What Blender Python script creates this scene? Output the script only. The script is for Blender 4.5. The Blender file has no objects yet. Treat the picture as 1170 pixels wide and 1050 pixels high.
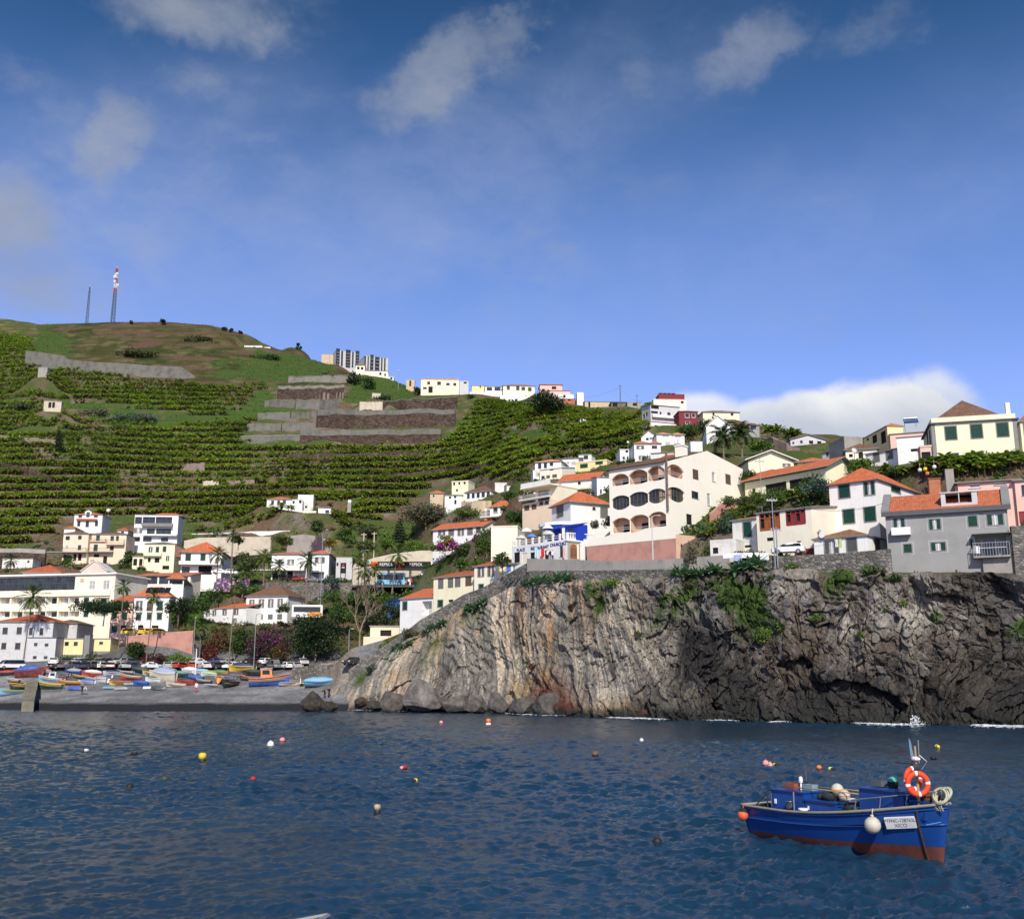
import bpy,math,random
import numpy as np
from mathutils import Vector,Matrix
from mathutils.bvhtree import BVHTree
SC=bpy.context.scene
COL=SC.collection
F=1200.0
PITCH=math.atan(254/1200)
CP,SP=math.cos(PITCH),math.sin(PITCH)
CH=4.44
R=math.radians
rnd=random.Random(7)
def ray(px,py):
 u=(px-585)/F
 v=(525-py)/F
 return Vector((u,CP-v*SP,SP+v*CP))
def at(px,py,Y):
 d=ray(px,py)
 k=Y/d.y
 return Vector((d.x*k,Y,CH+d.z*k))
def proj(p):
 zc=p[1]*CP+(p[2]-CH)*SP
 yc=-p[1]*SP+(p[2]-CH)*CP
 return 585+F*p[0]/zc,525-F*yc/zc
def ppm(p):
 return F/(p[1]*CP+(p[2]-CH)*SP)
def along(C,d,px):
 u=(px-585)/F
 zc=C[1]*CP+(C[2]-CH)*SP
 den=d[0]-u*(d[1]*CP+d[2]*SP)
 return(u*zc-C[0])/den
def up_to(C,py):
 v=(525-py)/F
 return C[1]*(v*CP+SP)/(CP-v*SP)+CH-C[2]
def sea(px,py):
 d=ray(px,py)
 k=-CH/d.z
 return Vector((d.x*k,d.y*k,0))
_rs=np.random.RandomState(3)
_P=_rs.permutation(512)
_P=np.concatenate([_P,_P,_P])
_G=_rs.uniform(-1,1,1536)
def vnoise(x,y,z=None):
 x=np.asarray(x,float)
 y=np.asarray(y,float)
 z=np.zeros_like(x)if z is None else np.asarray(z,float)+np.zeros_like(x)
 xi,yi,zi=np.floor(x).astype(int),np.floor(y).astype(int),np.floor(z).astype(int)
 xf,yf,zf=x-xi,y-yi,z-zi
 s=lambda t:t*t*t*(t*(t*6-15)+10)
 u,v,w=s(xf),s(yf),s(zf)
 h=lambda a,b,c:_G[_P[_P[_P[a&511]+(b&511)]+(c&511)]]
 l=lambda a,b,t:a+(b-a)*t
 r0=l(l(h(xi,yi,zi),h(xi+1,yi,zi),u),l(h(xi,yi+1,zi),h(xi+1,yi+1,zi),u),v)
 r1=l(l(h(xi,yi,zi+1),h(xi+1,yi,zi+1),u),l(h(xi,yi+1,zi+1),h(xi+1,yi+1,zi+1),u),v)
 return l(r0,r1,w)
def fbm(x,y,z=None,o=4,g=0.5):
 a,t,f=1.0,0.0,1.0
 n=0.0
 for i in range(o):
  t=t+a*vnoise(np.asarray(x)*f+17.3*i,np.asarray(y)*f+5.1*i,None if z is None else np.asarray(z)*f+9.7*i)
  n+=a
  a*=g
  f*=2.03
 return t/n
def voro(x,y,seed=0,off=False):
 x=np.asarray(x,float);y=np.asarray(y,float)
 xi,yi=np.floor(x).astype(int),np.floor(y).astype(int)
 f1=np.full(x.shape,9.0);f2=np.full(x.shape,9.0);c=np.zeros(x.shape);ox=np.zeros(x.shape);oy=np.zeros(x.shape)
 for dx in(-1,0,1):
  for dy in(-1,0,1):
   a,b=xi+dx,yi+dy
   hh=_P[_P[(a+seed)&511]+(b&511)]
   jx=a+0.5+0.45*_G[hh];jy=b+0.5+0.45*_G[(hh+91)%1500]
   d=np.hypot(x-jx,y-jy)
   near=d<f1
   f2=np.where(near,f1,np.minimum(f2,d))
   c=np.where(near,_G[(hh+333)%1500],c)
   ox=np.where(near,(x-jx)*_G[(hh+77)%1500],ox);oy=np.where(near,(y-jy)*_G[(hh+555)%1500],oy)
   f1=np.where(near,d,f1)
 return(f1,f2,c,ox,oy)if off else(f1,f2,c)
def tag(o,label=None,cat=None,group=None,kind=None):
 if label:o['label']=label
 if cat:o['category']=cat
 if group:o['group']=group
 if kind:o['kind']=kind
 return o
def empty(name,loc=(0,0,0),rz=0.0,label=None,cat=None,group=None,scale=1.0):
 o=bpy.data.objects.new(name,None)
 o.empty_display_size=0.3
 COL.objects.link(o)
 o.location=loc
 o.rotation_euler=(0,0,rz)
 o.scale=(scale,)*3
 return tag(o,label,cat,group)
def link(name,me,parent=None,loc=None,rz=None,scale=None):
 o=bpy.data.objects.new(name,me)
 COL.objects.link(o)
 if parent:o.parent=parent
 if loc is not None:o.location=loc
 if rz is not None:o.rotation_euler=(0,0,rz)
 if scale is not None:o.scale=(scale,)*3 if isinstance(scale,(int,float))else scale
 return o
def copy_tree(o,parent=None):
 c=o.copy()
 COL.objects.link(c)
 c.parent=parent
 for ch in list(o.children):
  copy_tree(ch,c)
 return c
def paint(o,col):
 o.color=col
 for ch in o.children:paint(ch,col)
class MB:
 def __init__(self,M=None):
  self.v,self.f,self.m,self.uv=[],[],[],[]
  self.M=M
 def add(self,vs,fs,m=0):
  b=len(self.v)
  if self.M is not None:
   vs=[self.M@Vector(p)for p in vs]
  self.v+=[tuple(p)for p in vs]
  for f in fs:
   self.f.append([b+i for i in f])
   self.m.append(m)
  return b
 def quad(self,a,b,c,d,m=0):
  self.add([a,b,c,d],[(0,1,2,3)],m)
 def poly(self,pts,m=0):
  self.add(pts,[tuple(range(len(pts)))],m)
 def box(self,x0,x1,y0,y1,z0,z1,m=0):
  self.add([(x0,y0,z0),(x1,y0,z0),(x1,y1,z0),(x0,y1,z0),(x0,y0,z1),(x1,y0,z1),(x1,y1,z1),(x0,y1,z1)],[(0,3,2,1),(4,5,6,7),(0,1,5,4),(1,2,6,5),(2,3,7,6),(3,0,4,7)],m)
 def hexa(self,lo,hi,m=0):
  self.add(list(lo)+list(hi),[(0,3,2,1),(4,5,6,7),(0,1,5,4),(1,2,6,5),(2,3,7,6),(3,0,4,7)],m)
 def tube(self,pts,rad,n=6,m=0,cap=True):
  pts=[Vector(p)for p in pts]
  rs=rad if isinstance(rad,(list,tuple))else[rad]*len(pts)
  rings=[]
  for i,p in enumerate(pts):
   t=(pts[min(i+1,len(pts)-1)]-pts[max(i-1,0)])
   t=t.normalized()if t.length>1e-9 else Vector((0,0,1))
   a=t.cross(Vector((0,0,1))if abs(t.z)<0.9 else Vector((1,0,0))).normalized()
   b=t.cross(a)
   rings.append([p+(a*math.cos(2*math.pi*k/n)+b*math.sin(2*math.pi*k/n))*rs[i]for k in range(n)])
  fs=[]
  for i in range(len(pts)-1):
   for k in range(n):
    fs.append((i*n+k,i*n+(k+1)%n,(i+1)*n+(k+1)%n,(i+1)*n+k))
  if cap:
   fs.append(tuple(range(n-1,-1,-1)))
   fs.append(tuple((len(pts)-1)*n+k for k in range(n)))
  self.add([p for r in rings for p in r],fs,m)
 def lathe(self,prof,n=12,m=0,c=(0,0,0),ax='z'):
  vs,fs=[],[]
  for r,z in prof:
   for k in range(n):
    a=2*math.pi*k/n
    q=(r*math.cos(a),r*math.sin(a),z)
    if ax=='y':q=(q[0],q[2],q[1])
    if ax=='x':q=(q[2],q[0],q[1])
    vs.append((c[0]+q[0],c[1]+q[1],c[2]+q[2]))
  for i in range(len(prof)-1):
   for k in range(n):
    fs.append((i*n+k,i*n+(k+1)%n,(i+1)*n+(k+1)%n,(i+1)*n+k))
  if prof[0][0]>1e-6:fs.append(tuple(range(n-1,-1,-1)))
  if prof[-1][0]>1e-6:fs.append(tuple((len(prof)-1)*n+k for k in range(n)))
  self.add(vs,fs,m)
 def ball(self,c,r,m=0,n=12,s=(1,1,1)):
  k=7
  vs,fs=[],[]
  for i in range(k+1):
   th=math.pi*i/k
   for j in range(n):
    a=2*math.pi*j/n
    vs.append((c[0]+r*s[0]*math.sin(th)*math.cos(a),c[1]+r*s[1]*math.sin(th)*math.sin(a),c[2]-r*s[2]*math.cos(th)))
  for i in range(k):
   for j in range(n):
    fs.append((i*n+j,i*n+(j+1)%n,(i+1)*n+(j+1)%n,(i+1)*n+j))
  self.add(vs,fs,m)
 def mesh(self,name,mats,smooth=False):
  me=bpy.data.meshes.new(name)
  me.from_pydata(self.v,[],self.f)
  for x in(mats if isinstance(mats,(list,tuple))else[mats]):
   me.materials.append(x)
  me.polygons.foreach_set('material_index',self.m)
  if smooth:
   me.polygons.foreach_set('use_smooth',[True]*len(self.f))
  me.validate()
  me.update()
  return me
 def build(self,name,mats,parent=None,smooth=False,**k):
  return link(name,self.mesh(name,mats,smooth),parent,**k)
def np_mesh(name,V,Q,mat,smooth=True,col=None):
 """large mesh from numpy arrays; Q is (n,4) or (n,3) indices, col an optional per-vertex rgb"""
 me=bpy.data.meshes.new(name)
 V=np.asarray(V,np.float32);Q=np.asarray(Q,np.int32)
 n,k=Q.shape
 me.vertices.add(len(V));me.vertices.foreach_set('co',V.ravel())
 me.loops.add(n*k);me.loops.foreach_set('vertex_index',Q.ravel())
 me.polygons.add(n)
 me.polygons.foreach_set('loop_start',np.arange(0,n*k,k,dtype=np.int32))
 me.polygons.foreach_set('loop_total',np.full(n,k,np.int32))
 me.polygons.foreach_set('use_smooth',np.full(n,smooth))
 me.update(calc_edges=True)
 if col is not None:
  a=me.attributes.new('Col','FLOAT_COLOR','POINT')
  a.data.foreach_set('color',np.concatenate([col,np.ones((len(col),1))],1).astype(np.float32).ravel())
 me.materials.append(mat)
 return me
def grid_quads(nr,nc):
 i=np.arange(nr-1)[:,None]*nc+np.arange(nc-1)[None,:]
 return np.stack([i,i+1,i+nc+1,i+nc],-1).reshape(-1,4)
MATS={}
class NT:
 def __init__(self,m):
  self.t=m.node_tree
  self.t.nodes.clear()
 def n(self,typ,ins=None,**kw):
  x=self.t.nodes.new(typ)
  for a,b in kw.items():setattr(x,a,b)
  for a,b in(ins or{}).items():
   s=x.inputs[a]
   if hasattr(b,'is_output'):self.t.links.new(b,s)
   else:s.default_value=b
  return x
 def l(self,a,b):self.t.links.new(a,b)
 def math(self,op,a,b=None,c=None,clamp=False):
  x=self.t.nodes.new('ShaderNodeMath');x.operation=op;x.use_clamp=clamp
  for i,q in enumerate((a,b,c)):
   if q is None:continue
   if hasattr(q,'is_output'):self.l(q,x.inputs[i])
   else:x.inputs[i].default_value=q
  return x.outputs[0]
 def mix(self,f,a,b,blend='MIX'):
  x=self.t.nodes.new('ShaderNodeMix');x.data_type='RGBA';x.blend_type=blend
  for s,q in((x.inputs[0],f),(x.inputs[6],a),(x.inputs[7],b)):
   if hasattr(q,'is_output'):self.l(q,s)
   elif isinstance(q,(int,float)):s.default_value=q
   else:s.default_value=(*q[:3],1)
  return x.outputs[2]
 def ramp(self,f,stops):
  x=self.t.nodes.new('ShaderNodeValToRGB')
  e=x.color_ramp.elements
  while len(e)>1:e.remove(e[-1])
  for i,(p,c)in enumerate(stops):
   q=e[0]if i==0 else e.new(p)
   q.position=p
   q.color=(*c[:3],1)if not isinstance(c,(int,float))else(c,c,c,1)
  self.l(f,x.inputs[0])
  return x.outputs[0]
def newmat(name):
 m=bpy.data.materials.new(name)
 m.use_nodes=True
 return m,NT(m)
def surf(t,col,rough=0.8,bump=None,bstr=0.3,bdist=0.05,metal=0.0,spec=0.3,**extra):
 b=t.n('ShaderNodeBsdfPrincipled',{'Roughness':rough,'Metallic':metal,'Specular IOR Level':spec})
 if hasattr(col,'is_output'):t.l(col,b.inputs['Base Color'])
 else:b.inputs['Base Color'].default_value=(*col[:3],1)
 for k,v in extra.items():b.inputs[k].default_value=v
 if bump is not None:
  bn=t.n('ShaderNodeBump',{'Strength':bstr,'Distance':bdist,'Height':bump})
  t.l(bn.outputs[0],b.inputs['Normal'])
 o=t.n('ShaderNodeOutputMaterial')
 t.l(b.outputs[0],o.inputs[0])
 return b
def mat(name,col,rough=0.8,var=0.1,scale=0.7,bump=0.15,bscale=6.0,metal=0.0,spec=0.25,streak=0.0):
 """painted / plain surface with uneven tone, optional rain streaks"""
 if name in MATS:return MATS[name]
 m,t=newmat(name)
 tc=t.n('ShaderNodeTexCoord').outputs['Object']
 n1=t.n('ShaderNodeTexNoise',{'Vector':tc,'Scale':scale,'Detail':6,'Roughness':0.62}).outputs[0]
 lo=[c*(1-2*var)for c in col];hi=[min(1,c*(1+var*.7))for c in col]
 c=t.ramp(n1,[(0.3,lo),(0.5,col),(0.72,hi)])
 if streak:
  mp=t.n('ShaderNodeMapping',{'Vector':tc,'Scale':(2.2,2.2,0.16)}).outputs[0]
  n2=t.n('ShaderNodeTexNoise',{'Vector':mp,'Scale':1.3,'Detail':5,'Roughness':0.7}).outputs[0]
  s=t.ramp(n2,[(0.52,0.0),(0.75,1.0)])
  c=t.mix(t.math('MULTIPLY',s,streak),c,[q*0.45+0.02 for q in col])
 nb=t.n('ShaderNodeTexNoise',{'Vector':tc,'Scale':bscale,'Detail':4}).outputs[0]
 surf(t,c,rough,nb,bump,0.04,metal,spec)
 MATS[name]=m
 return m
def objmat(name,rough=0.4,spec=0.5,coat=0.0,metal=0.0):
 """paint whose colour is the object's own colour"""
 if name in MATS:return MATS[name]
 m,t=newmat(name)
 oi=t.n('ShaderNodeObjectInfo').outputs['Color']
 tc=t.n('ShaderNodeTexCoord').outputs['Object']
 n1=t.n('ShaderNodeTexNoise',{'Vector':tc,'Scale':2.5,'Detail':5}).outputs[0]
 c=t.mix(t.ramp(n1,[(0.35,0.0),(0.75,0.45)]),oi,(0.25,0.24,0.22))
 c=t.mix(0.75,oi,c)
 surf(t,c,rough,None,metal=metal,spec=spec)
 MATS[name]=m
 return m
def roofmat(name,col,age=0.25):
 if name in MATS:return MATS[name]
 m,t=newmat(name)
 uv=t.n('ShaderNodeUVMap').outputs[0]
 tc=t.n('ShaderNodeTexCoord').outputs['Object']
 w1=t.n('ShaderNodeTexWave',{'Vector':uv,'Scale':1.3,'Distortion':0.4,'Detail':1},wave_type='BANDS',bands_direction='X').outputs[1]
 w2=t.n('ShaderNodeTexWave',{'Vector':uv,'Scale':0.9,'Distortion':0.5,'Detail':1},wave_type='BANDS',bands_direction='Y',wave_profile='SAW').outputs[1]
 mp=t.n('ShaderNodeMapping',{'Vector':uv,'Scale':(4.2,2.8,1)}).outputs[0]
 vc=t.n('ShaderNodeTexVoronoi',{'Vector':mp,'Scale':1.0}).outputs['Color']
 sep=t.n('ShaderNodeSeparateColor',{'Color':vc}).outputs[0]
 n1=t.n('ShaderNodeTexNoise',{'Vector':tc,'Scale':0.8,'Detail':6,'Roughness':0.65}).outputs[0]
 c=t.ramp(sep,[(0.0,[q*0.78 for q in col]),(0.5,col),(1.0,[min(1,q*1.15+.01)for q in col])])
 c=t.mix(t.ramp(n1,[(0.45,0.0),(0.75,age)]),c,(0.10,0.075,0.055))
 h=t.math('ADD',t.math('MULTIPLY',w1,0.7),t.math('MULTIPLY',w2,0.5))
 surf(t,c,0.85,h,0.55,0.06,spec=0.15)
 MATS[name]=m
 return m
def stonemat(name,cols,scale=1.6,mortar=(0.10,0.095,0.09),bump=0.8):
 if name in MATS:return MATS[name]
 m,t=newmat(name)
 tc=t.n('ShaderNodeTexCoord').outputs['Object']
 mp=t.n('ShaderNodeMapping',{'Vector':tc,'Scale':(1,1,1.6)}).outputs[0]
 v=t.n('ShaderNodeTexVoronoi',{'Vector':mp,'Scale':scale,'Randomness':0.9})
 e=t.n('ShaderNodeTexVoronoi',{'Vector':mp,'Scale':scale,'Randomness':0.9},feature='DISTANCE_TO_EDGE').outputs[0]
 s=t.n('ShaderNodeSeparateColor',{'Color':v.outputs['Color']}).outputs[0]
 c=t.ramp(s,[(i/(len(cols)-1),k)for i,k in enumerate(cols)])
 n=t.n('ShaderNodeTexNoise',{'Vector':tc,'Scale':0.5,'Detail':5}).outputs[0]
 c=t.mix(t.ramp(n,[(0.4,0.0),(0.7,0.45)]),c,[q*0.55 for q in cols[0]])
 c=t.mix(t.ramp(e,[(0.0,1.0),(0.09,0.0)]),c,mortar)
 surf(t,c,0.9,t.ramp(e,[(0.0,0.0),(0.2,1.0)]),bump,0.08,spec=0.15)
 MATS[name]=m
 return m
def glassmat(name='glass',col=(0.018,0.022,0.026),rough=0.08):
 if name in MATS:return MATS[name]
 m,t=newmat(name)
 tc=t.n('ShaderNodeTexCoord').outputs['Object']
 n=t.n('ShaderNodeTexNoise',{'Vector':tc,'Scale':0.6,'Detail':2}).outputs[0]
 c=t.ramp(n,[(0.35,[q*.6 for q in col]),(0.65,[q*1.9 for q in col])])
 surf(t,c,rough,n,0.05,0.02,spec=0.55)
 MATS[name]=m
 return m
def attrmat(name,rough=0.9,scale=3.0,amt=0.35,bump=0.5,bdist=0.1,spec=0.12,trans=0.0,bscale=None):
 """colour from the mesh's own Col attribute, broken up by fine noise"""
 if name in MATS:return MATS[name]
 m,t=newmat(name)
 a=t.n('ShaderNodeAttribute',attribute_name='Col').outputs['Color']
 tc=t.n('ShaderNodeTexCoord').outputs['Object']
 n=t.n('ShaderNodeTexNoise',{'Vector':tc,'Scale':scale,'Detail':7,'Roughness':0.68}).outputs[0]
 k=t.ramp(n,[(0.25,1-amt),(0.5,1.0),(0.75,1+amt)])
 c=t.mix(1.0,a,k,'MULTIPLY')
 nb=t.n('ShaderNodeTexNoise',{'Vector':tc,'Scale':bscale or scale*1.5,'Detail':6,'Roughness':0.65}).outputs[0]
 b=surf(t,c,rough,nb if bump else None,bump,bdist,spec=spec)
 if trans:
  tr=t.n('ShaderNodeBsdfTranslucent')
  t.l(t.mix(1.0,c,(1.0,1.15,0.5),'MULTIPLY'),tr.inputs[0])
  mx=t.n('ShaderNodeMixShader',{0:trans})
  t.l(b.outputs[0],mx.inputs[1]);t.l(tr.outputs[0],mx.inputs[2])
  o=[q for q in t.t.nodes if q.type=='OUTPUT_MATERIAL'][0]
  t.l(mx.outputs[0],o.inputs[0])
 MATS[name]=m
 return m
WHITE=mat('white_plaster',(0.80,0.79,0.76),0.85,0.06,0.5,0.15,9,streak=0.26)
OLDWHITE=mat('old_white_plaster',(0.70,0.68,0.63),0.9,0.14,0.9,0.25,7,streak=0.35)
GREYWH=mat('grey_white_plaster',(0.55,0.55,0.55),0.9,0.08,0.8,0.15,7,streak=0.2)
CREAM=mat('cream_plaster',(0.80,0.72,0.55),0.85,0.05,0.5,0.1,9,streak=0.22)
PALECREAM=mat('pale_cream_plaster',(0.82,0.77,0.62),0.85,0.05,0.5,0.1,9,streak=0.22)
YELLOW=mat('yellow_plaster',(0.80,0.68,0.36),0.85,0.05,0.5,0.1,9,streak=0.22)
PALEYEL=mat('pale_yellow_plaster',(0.82,0.77,0.54),0.85,0.04,0.5,0.1,9,streak=0.22)
PEACH=mat('peach_plaster',(0.78,0.62,0.46),0.85,0.05,0.5,0.1,9,streak=0.22)
PINK=mat('pink_plaster',(0.74,0.50,0.43),0.85,0.06,0.5,0.1,9,streak=0.22)
SALMON=mat('salmon_paint',(0.48,0.25,0.20),0.9,0.14,0.6,0.25,5,streak=0.25)
GREY=mat('grey_render',(0.30,0.30,0.29),0.9,0.07,0.35,0.15,5,streak=0.15)
DKGREY=mat('dark_grey_trim',(0.10,0.105,0.11),0.7,0.08,1,0.1,8)
MIDGREY=mat('mid_grey_paint',(0.22,0.22,0.22),0.8,0.08,1,0.1,8)
MAROON=mat('maroon_plaster',(0.20,0.035,0.045),0.85,0.08,0.8,0.1,9)
BRICK=mat('bare_brick',(0.42,0.16,0.09),0.9,0.14,1.3,0.5,9)
TAN=mat('tan_plaster',(0.55,0.44,0.30),0.9,0.10,0.7,0.2,7,streak=0.25)
CONC=mat('concrete',(0.33,0.31,0.28),0.92,0.13,0.5,0.3,5,streak=0.4)
CONCW=mat('pale_concrete',(0.55,0.49,0.38),0.92,0.12,0.5,0.3,5,streak=0.45)
DKCONC=mat('dark_concrete',(0.16,0.145,0.13),0.95,0.16,0.6,0.4,4,streak=0.4)
EARTHW=mat('earth_wall',(0.13,0.085,0.06),0.95,0.28,0.7,0.9,3)
TRIM=mat('stone_trim',(0.24,0.235,0.22),0.85,0.1,2,0.2,9)
WHT=mat('white_paint',(0.82,0.82,0.80),0.5,0.03,2,0.03,9)
GREEN=mat('dark_green_shutter',(0.012,0.055,0.042),0.55,0.15,2,0.1,9)
BROWN=mat('brown_shutter',(0.14,0.095,0.06),0.6,0.15,2,0.15,9)
GREYSH=mat('grey_shutter',(0.16,0.165,0.15),0.6,0.1,2,0.1,9)
REDWOOD=mat('red_wood',(0.25,0.035,0.04),0.55,0.12,2,0.1,9)
ORWOOD=mat('varnished_wood',(0.30,0.10,0.035),0.5,0.2,3,0.1,9)
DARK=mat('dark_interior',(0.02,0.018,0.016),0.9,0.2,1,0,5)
BLUEP=mat('blue_paint',(0.09,0.22,0.62),0.6,0.12,2,0.05,9)
AWN=mat('blue_awning_cloth',(0.012,0.045,0.40),0.8,0.08,2,0.1,9)
METAL=mat('galvanised_metal',(0.36,0.37,0.38),0.45,0.1,3,0.05,12,metal=0.6)
DKMETAL=mat('dark_metal',(0.05,0.052,0.055),0.5,0.1,3,0.05,12,metal=0.3)
RUBBER=mat('black_rubber',(0.018,0.018,0.018),0.75,0.15,4,0.1,12)
ORANGE=roofmat('orange_roof_tiles',(0.52,0.145,0.062),0.28)
RUST=roofmat('rust_roof_tiles',(0.40,0.11,0.05),0.35)
BROWNR=roofmat('brown_roof_tiles',(0.17,0.095,0.065),0.5)
SALMR=roofmat('salmon_roof_tiles',(0.60,0.27,0.15),0.15)
OLDR=roofmat('weathered_roof_tiles',(0.27,0.13,0.075),0.6)
GREYR=roofmat('grey_roof_sheets',(0.13,0.12,0.115),0.4)
WHITER=roofmat('white_roof_sheets',(0.62,0.62,0.60),0.15)
GLASS=glassmat()
CURT=mat('curtained_glass',(0.42,0.42,0.40),0.35,0.2,1.5,0.02,5,spec=0.5)
STONE=stonemat('dry_stone',[(0.10,0.095,0.085),(0.2,0.185,0.16),(0.3,0.28,0.25)],1.7)
LEAF=attrmat('leaf',0.55,1.4,0.28,0.0,spec=0.28,trans=0.22)
BLEAF=attrmat('banana_leaf',0.5,1.4,0.25,0.0,spec=0.25,trans=0.40)
BARK=mat('bark',(0.16,0.12,0.085),0.95,0.25,2,0.8,8)
PALMBARK=mat('palm_bark',(0.19,0.15,0.115),0.95,0.2,3,0.8,10)
cam_d=bpy.data.cameras.new('camera')
cam_d.sensor_width=36.0
cam_d.lens=36.0*F/1170
cam_d.clip_end=20000
cam_d.clip_start=0.2
cam=bpy.data.objects.new('camera',cam_d)
COL.objects.link(cam)
cam.location=(0,0,CH)
cam.rotation_euler=(math.pi/2+PITCH,0,0)
SC.camera=cam
SUN_EL,SUN_AZ=R(39),R(174)
sd=bpy.data.lights.new('sun','SUN')
sd.energy=5.0
sd.angle=R(0.53)
sd.color=(1.0,0.93,0.82)
so=bpy.data.objects.new('sun',sd)
COL.objects.link(so)
sdir=Vector((math.sin(SUN_AZ)*math.cos(SUN_EL),math.cos(SUN_AZ)*math.cos(SUN_EL),math.sin(SUN_EL)))
so.rotation_euler=sdir.to_track_quat('Z','Y').to_euler()
so.location=(0,-50,80)
def azel(px,py):
 d=ray(px,py).normalized()
 return math.atan2(d.x,d.y),math.asin(d.z)
wd=bpy.data.worlds.new('World')
SC.world=wd
wd.use_nodes=True
t=NT(wd)
sky=t.n('ShaderNodeTexSky',sky_type='NISHITA',sun_disc=False,sun_elevation=SUN_EL,sun_rotation=SUN_AZ,altitude=0.0,air_density=1.0,dust_density=0.3,ozone_density=3.0)
g=t.n('ShaderNodeTexCoord').outputs['Generated']
sp=t.n('ShaderNodeSeparateXYZ',{'Vector':g})
X_,Y_,Z_=sp.outputs
AZ=t.math('ARCTAN2',X_,Y_)
EL=t.math('ARCSINE',Z_)
skyc=t.n('ShaderNodeHueSaturation',{'Color':sky.outputs[0],'Saturation':1.12,'Value':1.0}).outputs[0]
tint=t.ramp(t.math('DIVIDE',EL,0.75),[(0.0,(1.75,1.45,1.85)),(0.35,(1.95,1.58,2.0)),(0.55,(1.5,1.42,1.75)),(0.76,(0.60,0.84,1.03)),(0.92,(0.30,0.52,0.66)),(1.0,(0.26,0.47,0.60))])
skyc=t.mix(1.0,skyc,tint,'MULTIPLY')
nzv=t.n('ShaderNodeMapping',{'Vector':g,'Scale':(1,1,1.6)}).outputs[0]
nz=t.n('ShaderNodeTexNoise',{'Vector':nzv,'Scale':9.0,'Detail':8,'Roughness':0.58,'Distortion':0.3}).outputs[0]
nz2=t.n('ShaderNodeTexNoise',{'Vector':nzv,'Scale':3.2,'Detail':7,'Roughness':0.6,'Distortion':0.6}).outputs[0]
def warped(base,nt,k):
 return t.math('ADD',base,t.math('MULTIPLY',t.math('SUBTRACT',nt,0.5),k))
nA=t.n('ShaderNodeTexNoise',{'Vector':t.n('ShaderNodeMapping',{'Vector':g,'Location':(3.1,0,0)}).outputs[0],'Scale':9.0,'Detail':9,'Roughness':0.6}).outputs[0]
nB=t.n('ShaderNodeTexNoise',{'Vector':t.n('ShaderNodeMapping',{'Vector':g,'Location':(0,5.7,0)}).outputs[0],'Scale':9.0,'Detail':9,'Roughness':0.6}).outputs[0]
AZW,ELW=warped(AZ,nA,0.16),warped(EL,nB,0.13)
def blob(px,py,rx,ry,rot,amp,noise_amt,soft,warp=True):
 a0,e0=azel(px,py)
 da=t.math('MULTIPLY',t.math('SUBTRACT',AZW if warp else AZ,a0),math.cos(e0))
 de=t.math('SUBTRACT',ELW if warp else EL,e0)
 c,s=math.cos(R(rot)),math.sin(R(rot))
 p=t.math('DIVIDE',t.math('ADD',t.math('MULTIPLY',da,c),t.math('MULTIPLY',de,s)),rx/F)
 q=t.math('DIVIDE',t.math('SUBTRACT',t.math('MULTIPLY',de,c),t.math('MULTIPLY',da,s)),ry/F)
 d=t.math('SQRT',t.math('ADD',t.math('MULTIPLY',p,p),t.math('MULTIPLY',q,q)))
 d=t.math('ADD',d,t.math('MULTIPLY',t.math('SUBTRACT',nz,0.5),-noise_amt))
 x=t.n('ShaderNodeMapRange',{'Value':d,'From Min':1.0+soft,'From Max':1.0-soft,'To Min':0.0,'To Max':amp},interpolation_type='SMOOTHERSTEP')
 return x.outputs[0]
nz3=t.n('ShaderNodeTexNoise',{'Vector':t.n('ShaderNodeMapping',{'Vector':g,'Scale':(1,1,1.7),'Rotation':(0,R(-32),0)}).outputs[0],'Scale':13.0,'Detail':10,'Roughness':0.62,'Distortion':0.2}).outputs[0]
wisps=None
for b in[(520,82,92,36,32,1.0,1.5,0.75),(592,34,52,26,28,0.95,1.5,0.75),(205,4,90,36,8,0.95,1.5,0.75),(112,158,48,30,48,0.85,1.5,0.8),(8,255,60,70,-12,1.0,1.5,0.8),(30,310,75,40,-10,0.8,1.5,0.8),(870,52,70,32,32,0.7,1.5,0.8),(715,95,24,20,20,0.6,1.4,0.8),(1010,10,60,22,20,0.35,1.5,0.9),(205,92,30,20,10,0.45,1.4,0.9),(210,240,150,60,35,0.3,1.6,0.9),(495,362,26,15,0,0.4,1.2,0.9),(620,290,220,50,22,0.32,1.6,0.9),(60,340,70,26,0,0.35,1.5,0.9),(-10,60,60,40,-40,0.4,1.5,0.9),(1060,380,90,34,0,0.3,1.6,0.9),(650,270,22,9,0,0.4,1.2,0.9)]:
 x=blob(*b)
 wisps=x if wisps is None else t.math('MAXIMUM',wisps,x)
wisps=t.n('ShaderNodeMapRange',{'Value':t.math('ADD',wisps,t.math('MULTIPLY',t.math('SUBTRACT',nz3,0.5),1.7)),'From Min':0.10,'From Max':1.55},interpolation_type='SMOOTHSTEP').outputs[0]
veil=None
for b in[(430,250,330,90,24,0.40,1.2,0.95,False),(120,260,200,120,30,0.42,1.2,0.95,False),(800,300,380,90,10,0.22,1.2,0.95,False),(640,180,200,60,30,0.2,1.2,0.95,False)]:
 x=blob(*b)
 veil=x if veil is None else t.math('MAXIMUM',veil,x)
skyv=t.math('MULTIPLY',veil,t.ramp(nz3,[(0.30,0.25),(0.70,0.85)]))
cum=None
for b in[(985,515,125,76,0,1.0,0.75,0.16),(880,500,85,44,0,0.95,0.7,0.2),(1065,500,60,64,0,0.8,0.8,0.25),(800,485,60,34,0,0.8,0.7,0.25),(925,490,60,44,0,0.95,0.7,0.18)]:
 x=blob(*b,False)
 cum=x if cum is None else t.math('MAXIMUM',cum,x)
wc=t.ramp(nz2,[(0.35,(3.0,3.5,4.6)),(0.65,(4.9,5.1,5.6))])
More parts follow.
